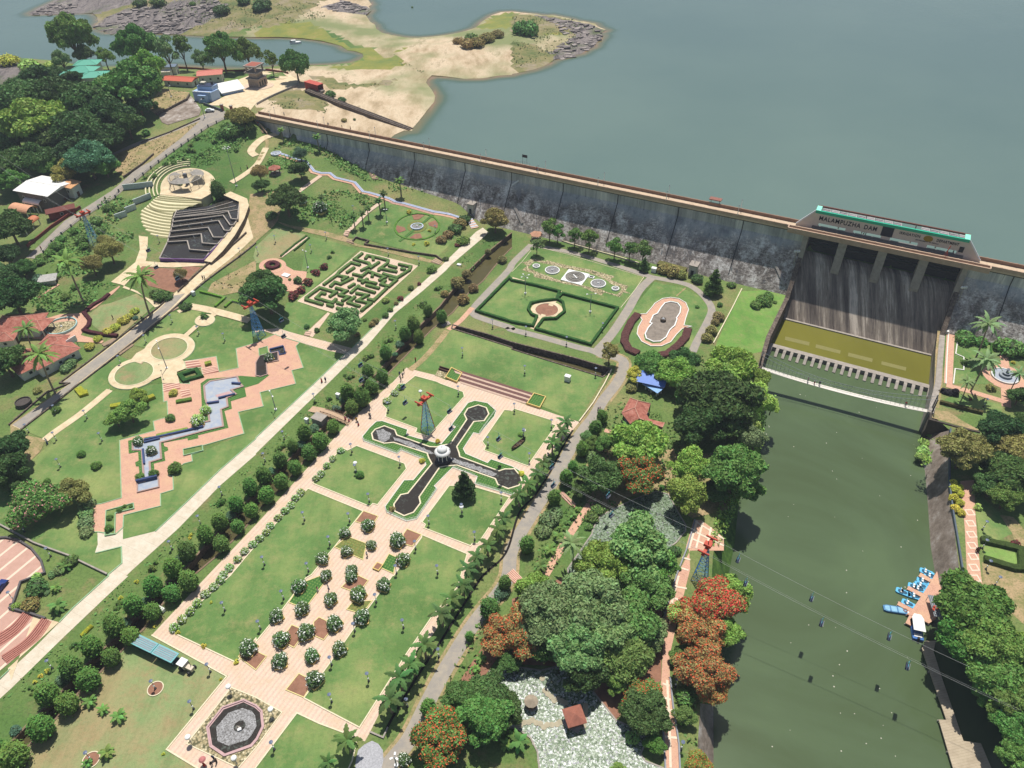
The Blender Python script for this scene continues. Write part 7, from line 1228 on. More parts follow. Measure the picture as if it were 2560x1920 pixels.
rf = MB().box((-.5, 2, 8.75), (9, 5.5, .3)).build('roof', plain('roof_dark_blue', '2f3852', .5), t); MB().box((-3, 3, 9.5), (3, 2.6, 1.3)).build('tank_room', plain('roof_cream', 'c9c2ae', .8), t); MB().bar((2.6, 3, 8.8), (2.6, 3, 10.4), .7, n=10).build('water_tank', M_dark, t)
mb = MB(); [mb.box((x, -3.6-.03*x, 6.1), (.7, .7, .4)) for x in (-7, -5, -3, -1, 1, 3)]; mb.bar((-8, -3, 6.1), (4, -4, 6.1), .25); mb.build('coping', M_white, t); MB().box((-.5, -5.75, 2.8), (1.6, .2, .7)).build('window', DARKW, t)
house('white_slope_roof', 'white sloping sheet roof beside the blue stepped building', "T00 1990,765", 10, 7, 35, 1.6, 2.2, plain('white_sheet_roof', 'e6e4de', .5, .04), wallm=BL, kind='slope', wins=0, cat='building')
q = on(pts("T10 510,790")[0]); t = thing('ramp_shed', 'red corrugated box shed open at one end above the stone slipway', 'shed', q, radians(-38)); rd_ = plain('shed_red', 'a84a3e', .7, .12)
mb = MB(); mb.box((0, 1.7, 2.4), (9.5, .15, 3.4)); mb.box((0, -1.7, 2.4), (9.5, .15, 3.4)); mb.box((-4.7, 0, 2.4), (.15, 3.4, 3.4)); mb.build('wall', rd_, t); MB().box((0, 0, 4.2), (9.8, 3.8, .2)).build('roof', plain('shed_roof', 'b8564a', .7, .12), t); MB().box((0, 0, .4), (10.5, 3.2, .7)).build('floor', M_dark, t); MB().box((5.0, 0, 1.2), (2.2, 2.4, .8)).build('winch_cart', M_conc, t)
rp = [Vector(on(q_, z)) for q_, z in zip(pts("T10 440,770 640,850 1000,985 1340,1115"), (1.3, 1.5, 1.3, .2))]; t = thing('slipway_ramp', 'long dark stone slipway ramp running from the red shed into the lake', 'ramp', rp[0]); mb = MB(); cs = []
for i, p in enumerate(rp):
    d = (rp[min(i+1, 3)]-rp[max(i-1, 0)]); n_ = Vector((-d.y, d.x, 0)).normalized()*1.5; p = p-rp[0]; cs += [p+n_, p-n_, p-n_*1.1-Vector((0, 0, 4)), p+n_*1.1-Vector((0, 0, 4))]
mb.add(cs, [(4*i, 4*i+1, 4*i+5, 4*i+4) for i in range(3)], 0); mb.add(cs, [(4*i+1, 4*i+2, 4*i+6, 4*i+5) for i in range(3)]+[(4*i+3, 4*i, 4*i+4, 4*i+7) for i in range(3)]+[(12, 13, 14, 15)], 1); mb.build('ramp', ['stone_wall', 'stone_wall'], t)
for d_ in (-.8, .8):
    mb = MB(); [mb.bar(a-rp[0]+Vector((d_*.5, d_*.8, .12)), b-rp[0]+Vector((d_*.5, d_*.8, .12)), .1) for a, b in zip(rp, rp[1:])]; mb.build('rail', M_dark, t)
def gazebo(name, label, px, r, n, wh, rh, roofm, base=None):
    q = on(pts(px)[0]); t = thing(name, label, 'gazebo', q, radians(15)); 
    for k in range(n): a = 2*pi*(k+.5)/n; MB().bar((r*.8*cos(a), r*.8*sin(a), 0), (r*.8*cos(a), r*.8*sin(a), wh), .13, n=6).build('post', plain('gazebo_post', '6f5648', .8), t)
    V = [(r*1.15*cos(2*pi*(k+.5)/n), r*1.15*sin(2*pi*(k+.5)/n), wh) for k in range(n)]; V2_ = [(x*1.0, y*1.0, z-.15) for x, y, z in V]; mb = MB(); mb.add(V+[(0, 0, wh+rh)], [(k, (k+1) % n, n) for k in range(n)]); mb.add(V+V2_, [(k, n+k, n+(k+1) % n, (k+1) % n) for k in range(n)]+[tuple(range(2*n-1, n-1, -1))]); mb.build('roof', roofm, t)
    MB().lathe([(r, -.1), (r, .3), (.01, .3)], n).build('floor', M_conc, t); mb = MB(); [mb.bar((r*.8*cos(2*pi*(k+.5)/n), r*.8*sin(2*pi*(k+.5)/n), .9), (r*.8*cos(2*pi*(k+1.5)/n), r*.8*sin(2*pi*(k+1.5)/n), .9), .08) for k in range(n-1)]; mb.build('rail', plain('gazebo_post', '6f5648', .8), t); return t
gazebo('tiled_gazebo', 'small six-sided tiled gazebo on the terrace left of the dam', "T10 170,1500", 2.4, 6, 2.5, 1.4, TILE); gazebo('tiled_gazebo', 'small orange-tiled gazebo at the canal head below the dam', "T21 210,415", 2.2, 6, 2.6, 1.2, plain('tile_orange', 'bb8d72', .8, .15)); gazebo('pond_pavilion', 'square red-roofed pavilion standing in the lily pond', "T23 535,1265", 2.3, 4, 2.6, 1.0, plain('pavilion_roof', '96604f', .7, .2)); gazebo('thatched_hut', 'tiny thatched mushroom-shaped shelter in the lily pond', "T23 165,1125", 1.2, 10, 2.0, .8, plain('thatch', '9c8f7c', .95, .2))
def lshape():
    P_ = [Vector(at(p, 3.0)) for p in pts("T22 1020,120 1198,170 1165,262 1185,300 1318,335 1285,418 1200,355 1020,345 945,250")]; R_ = [Vector(at(p, 4.6)) for p in pts("T22 1085,145 1062,205 1100,298 1300,375")]; o_ = P_[0].copy(); o_.z = 0
    t = thing('tiled_pavilion', 'angled L-shaped red-tiled pavilion between road and dark grove', 'pavilion', o_); A = [p-o_ for p in P_+R_]
    f = [(0, 9, 10, 8), (0, 1, 9), (1, 2, 10, 9), (2, 3, 11, 10), (8, 10, 11, 7), (3, 4, 12, 11), (4, 5, 12), (5, 6, 7, 12) if 0 else (5, 6, 12), (6, 7, 11, 12)]
    rf = MB().add(A, f).build('roof', TILE, t); mb = MB(); 
    for a, b in ((9, 10), (10, 11), (11, 12), (0, 9), (1, 9), (8, 10), (4, 12), (5, 12)): mb.bar(A[a]+Vector((0, 0, .05)), A[b]+Vector((0, 0, .05)), .12)
    mb.build('ridge', plain('ridge_tile', 'b58a78', .8), rf); c = sum((A[k] for k in range(9)), Vector())/9
    mb = MB().prism([((a.x-c.x)*.86+c.x, (a.y-c.y)*.86+c.y) for a in A[:9]], -.1, .35); mb.build('floor', M_conc, t)
    for k in range(9): a = A[k]; x, y = (a.x-c.x)*.9+c.x, (a.y-c.y)*.9+c.y; MB().bar((x, y, 0), (x, y, 3.1), .16, n=6).build('post', plain('gazebo_post', '6f5648', .8), t)
lshape()
house('blue_roof_shelter', 'bright blue metal roof shelter half hidden under trees', "T21 1210,1600", 7.5, 5.5, -22, 3, 1.2, plain('blue_sheet', '4f78c4', .45, .08), kind='gable', open_=True, cat='shelter', wins=0); house('blue_roof_shelter', 'narrow light-blue awning below the blue metal roof', "T22 1215,20", 4.5, 1.2, -50, 2.2, .3, plain('blue_sheet2', '7fa8d8', .45, .08), kind='slope', open_=True, cat='shelter', wins=0)
for px, lb, d, mt in (("T12 555,330", 'weathered concrete pump house beside the canal bridge', (3.4, 2.6, 2.0), M_conc), ("T11 260,725", 'flat white slab cover near the round red bed', (2.6, 1.8, .35), M_white), ("T11 1755,632", 'small flat white cover on the grass by the white road', (1.4, 1.0, .3), M_white), ("T21 480,1630", 'white electric cabinet on the upper lawn', (1.6, 1.2, 1.8), M_white), ("T21 1225,690", 'rounded white pump tank near the dam path', (1.7, 1.3, 1.6), M_white), ("T01 1675,890", 'white pump box beside the access road', (1.1, .9, 1.3), M_white), ("T12 713,118", 'white cabinet among the canal trees, upper', (1.2, .8, 1.4), M_white), ("T12 443,335", 'white cabinet among the canal trees, lower', (1.0, .8, 1.5), M_white), ("T03 1400,300", 'white box by the canal near the train', (1.5, .7, .9), M_white), ("T31 1542,1222", 'small white box at the corner of the right garden', (.8, .8, .9), M_white)):
    q = on(pts(px)[0]); t = thing('utility_box', lb, 'box', q, radians(GB)); MB().box((0, 0, d[2]/2), d).build('housing', mt, t); MB().box((0, 0, d[2]+.06), (d[0]*1.1, d[1]*1.1, .12)).build('lid', mt, t)
q = on(pts("T02 210,175")[0]); t = thing('water_tank', 'round dark open tank beside the access road', 'tank', q); MB().lathe([(2.1, 0), (2.1, 1.2), (1.9, 1.25), (1.85, .9), (.01, .9)], 28).build('tank', plain('tank_dark', '4d4743', .9, .2), t)
q = on(pts("T01 655,1355")[0]); t = thing('billboard', 'white-faced billboard on posts by the broad tiled house', 'sign', q, radians(60)); MB().box((0, 0, 3.2), (3.2, .2, 2.0)).build('board', M_white, t); [MB().bar((x, 0, -.1), (x, 0, 2.4), .1).build('post', M_grey, t) for x in (-1.2, 1.2)]
# bridge over the canal
a, b = [Vector(p) for p in G("T12 470,215 820,335")]; m_ = (a+b)/2; t = thing('canal_bridge', 'small arched footbridge over the canal with dark trellis railings', 'bridge', m_); d = (b-a).normalized(); n_ = Vector((-d.y, d.x, 0)); mb = MB(); N = 12; P_ = [a-m_+(b-a)*k/N+Vector((0, 0, .1+.9*math.sin(pi*k/N))) for k in range(N+1)]; V = []
for p in P_: V += [p+n_*1.2, p-n_*1.2, p-n_*1.2-Vector((0, 0, .4)), p+n_*1.2-Vector((0, 0, .4))]
mb.add(V, [(4*k+j, 4*k+4+j, 4*k+4+(j+1) % 4, 4*k+(j+1) % 4) for k in range(N) for j in range(4)]); mb.build('deck', plain('bridge_tan', 'b79c80', .9), t)
for sg in (-1, 1):
    mb = MB(); [mb.bar(P_[k]+n_*sg*1.2, P_[k]+n_*sg*1.2+Vector((0, 0, 1)), .05) for k in range(4, N+1)]; [mb.bar(P_[k]+n_*sg*1.2+Vector((0, 0, z0)), P_[k+1]+n_*sg*1.2+Vector((0, 0, z1)), .05) for k in range(4, N) for z0, z1 in ((1, 1), (0, 1), (1, 0))]; mb.build('railing', plain('dark_wood', '4b352c', .8), t)
q = on(pts("T11 1640,1145")[0]); t = thing('plank_bridge', 'small grey stepped slab bridge over the upper canal', 'bridge', q, radians(-60)); [MB().box((0, -1.2+k*.6, .2+.05*(k % 2)), (2.0, .5, .2)).build('plank', M_conc, t) for k in range(5)]
# plaza wall and gate posts
for px, lb in (("T00 1925,955", 'left brick-red gate pillar of the dam road'), ("T00 2005,965", 'right brick-red gate pillar of the dam road')): q = on(pts(px)[0]); t = thing('gate_pillar', lb, 'pillar', q); MB().box((0, 0, 1.3), (1.1, 1.1, 2.6)).build('shaft', plain('pillar_red', 'a46355', .8), t); MB().box((0, 0, 2.7), (1.4, 1.4, .3)).build('cap', M_conc, t)
hardwall('plaza_parapet', G("T10 10,905 360,745 375,700"), .4, 0, .9, M_conc, 'low parapet with benches along the plaza edge above the shore'); hardwall('plaza_parapet', G("T00 1760,905 1920,965"), .4, 0, 1.1, fm, 'short balustrade beside the gate of the dam road'); hardwall('garden_wall', G("T00 1520,590 1700,600 1900,620 T10 100,610 280,640"), .4, 0, 1.0, plain('hedge_wall_red', '7a3f38', .9, .2), 'brown shore wall behind the viewing tower')
# ------------------------------------------------------------------ lamps, masts
def lampproto():
    t = thing('garden_lamp', 'x', 'lamp'); MB().bar((0, 0, -.1), (0, 0, 3.0), .06, n=6).build('post', plain('lamp_green', '4c6a5c', .6), t); MB().lathe([(.25, 0), (.25, .25), (.01, .3)], 10).build('base', M_dark, t)
    MB().lathe([(.01, 3.2), (.38, 3.1), (.38, 3.04), (.1, 3.0)], 14).build('lamp_shade', plain('lamp_disc', '616c80', .4), t); MB().box((.0, 0, 1.1), (.25, .25, .3)).build('bracket', M_white, t); return t
lp_ = lampproto(); used_ = False
for wh, s_ in (('on the big left lawn and plaza', "T03 1945,300 1345,975 1675,1150 1820,830 455,800 790,1590 T13 975,910 1275,450 655,1090 1040,230 855,480 655,770 240,200 40,460 160,1500"), ('in the cross pool garden', "T12 420,1180 810,1190 640,1390 75,1565 455,1620 1780,1110 1495,1210 1890,1350 2120,1010 1245,700 980,1020 865,770 830,590 1145,230 1750,90 2005,530 1380,1430 1215,1640 1570,1640 80,670 245,480 510,155 T22 340,380 100,460 150,670 20,240"), ('in the upper gardens', "T11 1785,1415 610,410 480,520 1550,350 845,180 170,440 20,540 1145,550 1410,620 1210,1180 2045,1170 T21 120,1230 470,1320 780,1200 110,1570 720,1590"), ('in the ring path garden', "T01 1490,1130 1265,1305 1720,1230 1945,1290 1045,1485 2080,550 1380,440 T02 490,255 755,300 490,490 885,495 525,720 250,420 440,1490 215,1280 1920,960 1735,1210 1490,1430 T03 120,210"), ('on the right bank and walks', "T23 1460,1500 1410,960 T32 1850,1260 1880,1600 1850,1420 1860,200 T33 1960,80 T22 1180,1200 T13 1580,700 1310,1130")):
    P_ = pts(s_)
    for i, p in enumerate(P_):
        q = on(p); lb = '%s slim disc-topped lamp post, in trace order from the top, %s' % (ordn(i), wh); lb = '%s disc-topped lamp post %s' % (ordn(i), wh)
        if not used_: lp_.location = q; lp_['label'] = lb; lp_['group'] = 'disc lamps '+wh; used_ = True
        else: dup(lp_, q, rnd.uniform(0, 6), 1, lb, 'disc lamps '+wh)
def mast(label, px, H, heads=4, arm=1.2, col_=None):
    q = on(pts(px)[0]); t = thing('lamp_mast', label, 'lamp', q, rnd.uniform(0, 3)); MB().bar((0, 0, -.2), (0, 0, H), .16, .08, n=8).build('pole', col_ or M_grey, t); MB().lathe([(.4, 0), (.4, .5), (.01, .5)], 10).build('base', M_white, t)
    for k in range(heads): a = 2*pi*k/heads; MB().bar((0, 0, H), (arm*cos(a), arm*sin(a), H+.15), .05).build('arm', M_grey, t); MB().box((arm*cos(a), arm*sin(a), H+.15), (.55, .35, .15), a).build('lamp_head', M_white, t)
mast('very tall floodlight mast with a ring of lamps near the round pergola', "T00 2045,1610", 16, 6, 1.3); mast('tall white double-armed mast beside the two ring paths', "T01 1445,1527", 9, 2, 2.2); mast('tall double-armed mast on the lawn right of the zigzag paving', "T12 172,225", 6, 2, 1.4); mast('tall four-armed mast on the left ring garden lawn', "T21 115,880", 7, 4, 1.4); mast('tall two-armed mast on the right ring garden lawn', "T21 675,1038", 7, 2, 1.4); mast('lamp mast beside the round red bed', "T11 450,658", 7, 2, .8); mast('yellow-headed lamp mast by the terrace palms', "T11 1132,265", 5.5, 2, .5); mast('lamp mast on the slope beside the upper shore road', "T00 1480,840", 5, 1, .8); mast('dark lamp mast at the junction of the two upper roads', "T00 1770,1020", 8, 1, .8); mast('dark mast in the lower left car park corner', "T13 1215,1640", 3.5, 3, .6); mast('black mast on the grassy spit of the reservoir', "T20 22,285", 8, 1, .3)
for px, lb in (("T03 2000,1010", 'white mushroom lamp above the eight-sided pond'), ("T03 1655,1445", 'white mushroom lamp left of the eight-sided pond'), ("T03 2050,1625", 'white mushroom lamp below the eight-sided pond'), ("T13 150,1205", 'white mushroom lamp right of the eight-sided pond'), ("T12 868,740", 'white mushroom lamp over the ball bush lawn'), ("T12 1780,1120", 'white mushroom lamp below the dark conifer'), ("T12 1427,120", 'white mushroom lamp behind the red cable pylon'), ("T22 103,460", 'white mushroom lamp near the wooden boat')):
    q = on(pts(px)[0]); t = thing('mushroom_lamp', lb, 'lamp', q); MB().bar((0, 0, 0), (0, 0, 2.6), .07, n=6).build('post', M_grey, t); MB().lathe([(.55, 2.45), (.5, 2.7), (.25, 2.85), (.01, 2.9)], 14).build('lamp_shade', M_white, t)
LD = []
for s_, o_, wh in (("T10 170,1005 585,1085 1022,1180 1487,1275 1973,1375 T20 252,1475 765,1580 T21 1337,60 1948,195 T31 800,430", 0, 'front parapet'), ("T10 232,960 643,1050 1077,1140 1537,1235 2020,1335 T20 302,1450 803,1555 1375,1650 T21 1978,140", -4.7, 'lake-side parapet')):
    for i, p in enumerate(pts(s_)):
        q = at(p, HC+.8); s1, _ = dso(q[0], q[1])
        if S0-8 < s1 < S1+8: continue
        t = thing('crest_lamp', '%s slim lamp from the left on the %s of the dam crest' % (ordn(i), wh), 'lamp', dxy(s1, o_, HC+.8), 0, 'lamps on the dam %s' % wh); MB().bar((0, 0, -.3), (0, 0, 3.0), .12, .07, n=6).build('post', M_white, t); MB().lathe([(.01, 3.5), (.2, 3.35), (.22, 3.2), (.01, 3.0)], 8).build('lamp_head', M_grey, t)
t = thing('viewing_platform', 'railed lookout with a dark notice board on the lake side of the dam crest', 'platform', dxy(dso(*at(pts("T20 120,1390")[0], HC)[:2])[0], -5.8, HC-.2), math.atan2(DD[1], DD[0])); MB().box((0, 0, 0), (6, 2.4, .3)).build('floor', M_par, t); mb = MB(); [mb.bar((x, 1.2, 0), (x, 1.2, 1.2), .05) for x in np.linspace(-3, 3, 7)]; mb.bar((-3, 1.2, 1.2), (3, 1.2, 1.2), .05); mb.build('railing', M_grey, t); MB().box((1.2, .9, 3.6), (2.2, .1, 1.1)).build('board', M_dark, t); MB().bar((.3, .9, 0), (.3, .9, 3.2), .05).build('post', M_dark, t); MB().bar((2.1, .9, 0), (2.1, .9, 3.2), .05).build('post', M_dark, t)
t = thing('crest_shelter', 'small red-brown roofed kiosk on the lake side of the dam crest', 'kiosk', dxy(dso(*at(pts("T21 1755,85")[0], HC+1)[:2])[0], -5.8, HC-.3), math.atan2(DD[1], DD[0])); MB().box((0, 0, 2.2), (4.2, 2.2, .3)).build('roof', plain('roof_redbrown', '8b5f52', .8, .2), t); [MB().bar((x, 0, -1), (x, 0, 2.1), .12).build('post', M_conc, t) for x in (-1.5, 1.5)]
for s_, lb in ((S0-2.2, 'white fountain-like statue post at the left spillway wall'), (S1+2.2, 'white lamp cluster at the right spillway wall')): t = thing('spillway_lamp', lb, 'lamp', dxy(s_, 3.2, 11)); MB().bar((0, 0, -3), (0, 0, 2.6), .2, .12, n=6).build('post', M_conc, t); [MB().lathe([(.01, .6), (.35, .3), (.35, -.2), (.01, -.4)], 10, (x, 0, 2.6)).build('globe', M_white, t) for x in (-.7, 0, .7)]
# ------------------------------------------------------------------ ropeway
def proj(P): d = Vector(P)-Vector((0, 0, CAMZ)); z = d.dot(fwd); return 1106+FPX*d.dot(rgt)/z, 829.5-FPX*d.dot(up)/z
BLU = plain('pylon_blue', '4f8fc8', .5, .08); REDP = plain('pylon_red', 'b4452f', .5, .1)
PY = [("T01 825,450", 12.5, 'blue lattice cable pylon with red head below the fenced road'), ("T11 30,1245", 12.5, 'blue lattice cable pylon with red head beside the dark maze tree'), ("T12 1487,400", 11.5, 'red and blue lattice cable pylon on the cross pool lawn'), ("T23 1620,25", 12, 'blue lattice cable pylon with red head beside the river')]
tops = []
bases = [Vector(on(pts(a)[0])) for a, _, _ in PY]; ends = [bases[0]+(bases[0]-bases[1]).normalized()*60+Vector((0, 0, 6))]; 
ep = Vector(at((2330, 1570), 6.0)); allp = [ends[0]+Vector((0, 0, 12))]+[b+Vector((0, 0, H)) for b, (_, H, _) in zip(bases, PY)]+[ep]
for k, (b, (_, H, lb)) in enumerate(zip(bases, PY)):
    d = (allp[k+2]-allp[k]); ang = math.atan2(d.y, d.x); t = thing('cable_pylon', lb, 'pylon', b, ang); W0, W1 = 1.45, .3
    leg = lambda sx_, sy_, f: Vector((sx_*(W0+(W1-W0)*f), sy_*(W0+(W1-W0)*f), H*.93*f))
    for sx_ in (-1, 1):
        for sy_ in (-1, 1): MB().bar(leg(sx_, sy_, 0)-Vector((0, 0, .2)), leg(sx_, sy_, 1), .1, .07).build('leg', REDP if k == 2 and sx_*sy_ > 0 else BLU, t)
    mb = MB(); fs = [0, .14, .28, .41, .53, .64, .74, .83, .92, 1]; sq_ = [(1, 1), (1, -1), (-1, -1), (-1, 1)]
    for f0, f1 in zip(fs, fs[1:]):
        for j in range(4): a_, b_ = sq_[j], sq_[(j+1) % 4]; mb.bar(leg(*a_, f0), leg(*b_, f1), .035); mb.bar(leg(*b_, f0), leg(*a_, f1), .035); mb.bar(leg(*a_, f1), leg(*b_, f1), .04)
    mb.build('bracing', BLU, t); mb = MB(); mb.box((0, 0, H*.95), (.7, 5.2, .4)); mb.box((0, 0, H*1.02), (1.6, 1.2, .7)); mb.bar((0, 0, H*.9), (0, 0, H*1.12), .12); mb.build('cross_arm', REDP, t)
    for sy_ in (-1, 1): MB().box((0, sy_*2.3, H), (2.6, .3, .35)).build('pulley_beam', REDP, t)
def cable(a, b, off, sag, n=18):
    d = (b-a); nn_ = Vector((-d.y, d.x, 0)).normalized()*off; return [a+d*k/n+nn_-Vector((0, 0, sag*4*(k/n)*(1-k/n))) for k in range(n+1)]
CAB = {}
for sg, lb in ((-1, 'thin haul cable of the ropeway on the dam side'), (1, 'thin haul cable of the ropeway on the near side')):
    mb = MB(); L_ = []
    for a, b in zip(allp, allp[1:]):
        c = cable(a, b, 2.3*sg, min(3.5, (b-a).length*.02)); L_ += c; [mb.bar(p, q, .022) for p, q in zip(c, c[1:])]; [mb.bar(p+Vector((0, 0, .5)), q+Vector((0, 0, .5)), .014) for p, q in zip(c, c[1:])] if sg == -1 else 0
    o = mb.build('ropeway_cable', plain('cable_grey', 'a2a4a0', .5)); prop(o, lb, 'cable'); CAB[sg] = L_
ch_ = thing('chairlift_seat', 'x', 'chairlift chair'); mb = MB(); mb.bar((0, 0, 0), (0, 0, -1.4), .05); mb.bar((-.7, 0, -1.4), (.7, 0, -1.4), .05); mb.bar((-.7, 0, -1.4), (-.7, 0, -2.5), .04); mb.bar((.7, 0, -1.4), (.7, 0, -2.5), .04); mb.build('hanger', plain('hanger_cyan', '4fa3b0', .5), ch_); MB().box((0, .1, -2.5), (1.5, .6, .12)).build('seat', plain('seat_navy', '232b44', .6), ch_); MB().box((0, -.25, -2.1), (1.5, .1, .7)).build('backrest', plain('seat_navy', '232b44', .6), ch_); MB().bar((-.7, .4, -2.1), (.7, .4, -2.1), .04).build('safety_bar', M_grey, ch_)
CHP = [("T33 490,262", -1, 'upper chair of the left pair over the river'), ("T33 367,320", 1, 'lower chair of the left pair over the river'), ("T33 1244,655", -1, 'upper chair of the right pair over the river'), ("T33 1052,695", 1, 'lower chair of the right pair over the river'), ("T33 2050,1075", -1, 'upper chair over the trees at the right edge'), ("T33 1815,1100", 1, 'lower chair over the trees at the right edge'), ("T22 370,725", -1, 'upper chair above the asphalt garden road'), ("T22 325,795", 1, 'lower chair above the asphalt garden road'), ("T22 880,990", -1, 'upper chair at the edge of the lily pond'), ("T22 820,1050", 1, 'lower chair at the edge of the lily pond'), ("T22 2050,1560", -1, 'upper chair at the river bank near the pylon'), ("T22 1945,1620", 1, 'lower chair at the river bank near the pylon'), ("T12 1290,30", -1, 'upper chair above the white bushes of the pylon lawn'), ("T12 1250,85", 1, 'lower chair above the white bushes of the pylon lawn'), ("T12 1690,250", -1, 'upper chair beside the long arm of the cross pool'), ("T12 1650,305", 1, 'lower chair beside the long arm of the cross pool'), ("T12 2115,490", -1, 'upper chair above the lawn with the wooden boat'), ("T12 2075,545", 1, 'lower chair above the lawn with the wooden boat'), ("T11 240,1110", -1, 'upper chair near the short path by the maze'), ("T11 190,1160", 1, 'lower chair near the short path by the maze'), ("T11 910,1500", -1, 'upper chair above the upper canal grass'), ("T11 880,1550", 1, 'lower chair above the upper canal grass'), ("T01 1320,680", -1, 'chair over the red soil bed'), ("T01 1250,550", 1, 'chair over the cream cascade path'), ("T01 1520,700", -1, 'chair over the right part of the red soil bed')]
allps = []
for i, (px, sg, lb) in enumerate(CHP):
    p = pts(px)[0]; best = None
    for a, b in zip(CAB[sg], CAB[sg][1:]):
        if (b-a).length > 30: continue
        for u in np.linspace(0, 1, 12):
            q = a.lerp(b, u); x, y = proj(q); d = (x-p[0])**2+((y-p[1])*.5)**2
            if best is None or d < best[0]: best = (d, q.copy(), math.atan2((b-a).y, (b-a).x))
    if i == 0: o = ch_; o.location = best[1]; o.rotation_euler = (0, 0, best[2]-pi/2); o['label'] = 'dark two-seat chairlift chair, '+lb; o['group'] = 'chairlift chairs'
    else: o = dup(ch_, best[1], best[2]-pi/2, 1, 'dark two-seat chairlift chair, '+lb, 'chairlift chairs')
    allps.append((best[1], best[2]))
# ------------------------------------------------------------------ people
def person_mesh():
    P_ = dict(pel=(0, 0, .95), ch=(0, .02, 1.3), nk=(0, .01, 1.47), hd=(0, .03, 1.6), tp=(0, .02, 1.7), ls=(-.17, 0, 1.4), le=(-.24, -.02, 1.12), lh=(-.23, .1, .88), lf=(-.22, .14, .8), rs=(.17, 0, 1.4), re=(.24, -.04, 1.12), rh=(.25, .04, .87), rf=(.25, .07, .79), lk=(-.1, .08, .5), la=(-.11, -.02, .08), lt=(-.12, .13, .04), rk=(.1, .0, .5), ra=(.11, -.14, .1), rt=(.12, .02, .04), lhp=(-.09, 0, .9), rhp=(.09, 0, .9))
    R_ = dict(pel=.14, ch=.15, nk=.055, hd=.1, tp=.07, ls=.06, le=.045, lh=.032, lf=.028, rs=.06, re=.045, rh=.032, rf=.028, lk=.06, la=.04, lt=.035, rk=.06, ra=.04, rt=.035, lhp=.09, rhp=.09)
    E_ = 'pel-ch ch-nk nk-hd hd-tp ch-ls ls-le le-lh lh-lf ch-rs rs-re re-rh rh-rf pel-lhp lhp-lk lk-la la-lt pel-rhp rhp-rk rk-ra ra-rt'.split(); K = list(P_); me = bpy.data.meshes.new('person'); me.from_pydata([P_[k] for k in K], [(K.index(a), K.index(b)) for a, b in (e.split('-') for e in E_)], []); o = bpy.data.objects.new('person', me); COL.objects.link(o)
    m = o.modifiers.new('s', 'SKIN'); [setattr(me.skin_vertices[0].data[i], 'radius', (R_[k], R_[k]*.85)) for i, k in enumerate(K)]; me.skin_vertices[0].data[0].use_root = True; s_ = o.modifiers.new('u', 'SUBSURF'); s_.levels = 1
    bpy.context.view_layer.update(); r = bpy.data.meshes.new_from_object(o.evaluated_get(bpy.context.evaluated_depsgraph_get())); bpy.data.objects.remove(o); return r
pmesh = person_mesh(); pmesh.materials.clear(); pmesh.materials.append(plain('skin', '8a5f45', .7))
def cloth_m(n):
    t = NT(n); oi = t.n('ShaderNodeObjectInfo'); t.l(oi.outputs['Color'], t.b.inputs['Base Color']); t.b.inputs['Roughness'].default_value = .9; return t.m
CLM = cloth_m('clothing'); shirt = MB(); shirt.lathe([(.14, .92), (.165, 1.1), (.19, 1.32), (.16, 1.43), (.07, 1.48)], 10, sy=.75); shirt.bar((-.17, 0, 1.42), (-.24, -.02, 1.12), .08, .065, n=6); shirt.bar((.17, 0, 1.42), (.24, -.04, 1.12), .08, .065, n=6)
trs = MB(); trs.bar((-.09, 0, .98), (-.1, .07, .5), .12, .085, n=6); trs.bar((-.1, .07, .5), (-.11, -.01, .1), .085, .07, n=6); trs.bar((.09, 0, .98), (.1, 0, .5), .12, .085, n=6); trs.bar((.1, 0, .5), (.11, -.13, .1), .085, .07, n=6)
dress = MB(); dress.lathe([(.3, .25), (.24, .6), (.17, .95), (.15, 1.05)], 10, sy=.8); hair = MB(); hair.lathe([(.09, 1.53), (.115, 1.62), (.1, 1.72), (.01, 1.77)], 10, (0, .0, 0))
PM = {n: m.build(n, CLM if n != 'hair' else plain('hair_black', '16130f', .6)) for n, m in (('shirt', shirt), ('trousers', trs), ('dress', dress), ('hair', hair))}
def person(px, label, top, bottom, female=False, base=None, rz=None, z=None, group=None):
    q = (on(pts(px)[0]) if z is None else tuple(at(pts(px)[0], z))) if base is None else base; o = bpy.data.objects.new('person', pmesh); COL.objects.link(o); o.location = q; o.rotation_euler = (0, 0, rnd.uniform(0, 6.28) if rz is None else rz); s_ = rnd.uniform(.93, 1.05); o.scale = (s_*1.1, s_*1.1, s_); prop(o, label, 'person', group)
    for n in ('shirt', 'dress' if female else 'trousers', 'hair'): c = PM[n].copy(); COL.objects.link(c); c.parent = o; c.color = (*srgb(top if n == 'shirt' else bottom)[:3], 1)
CLR = dict(red='a5302c', white='d8d6d0', blue='30466f', black='1c1c20', pink='c0607a', yellow='c9a23a', green='3f6a48', grey='74767a', orange='c4622c', brown='5d4434')
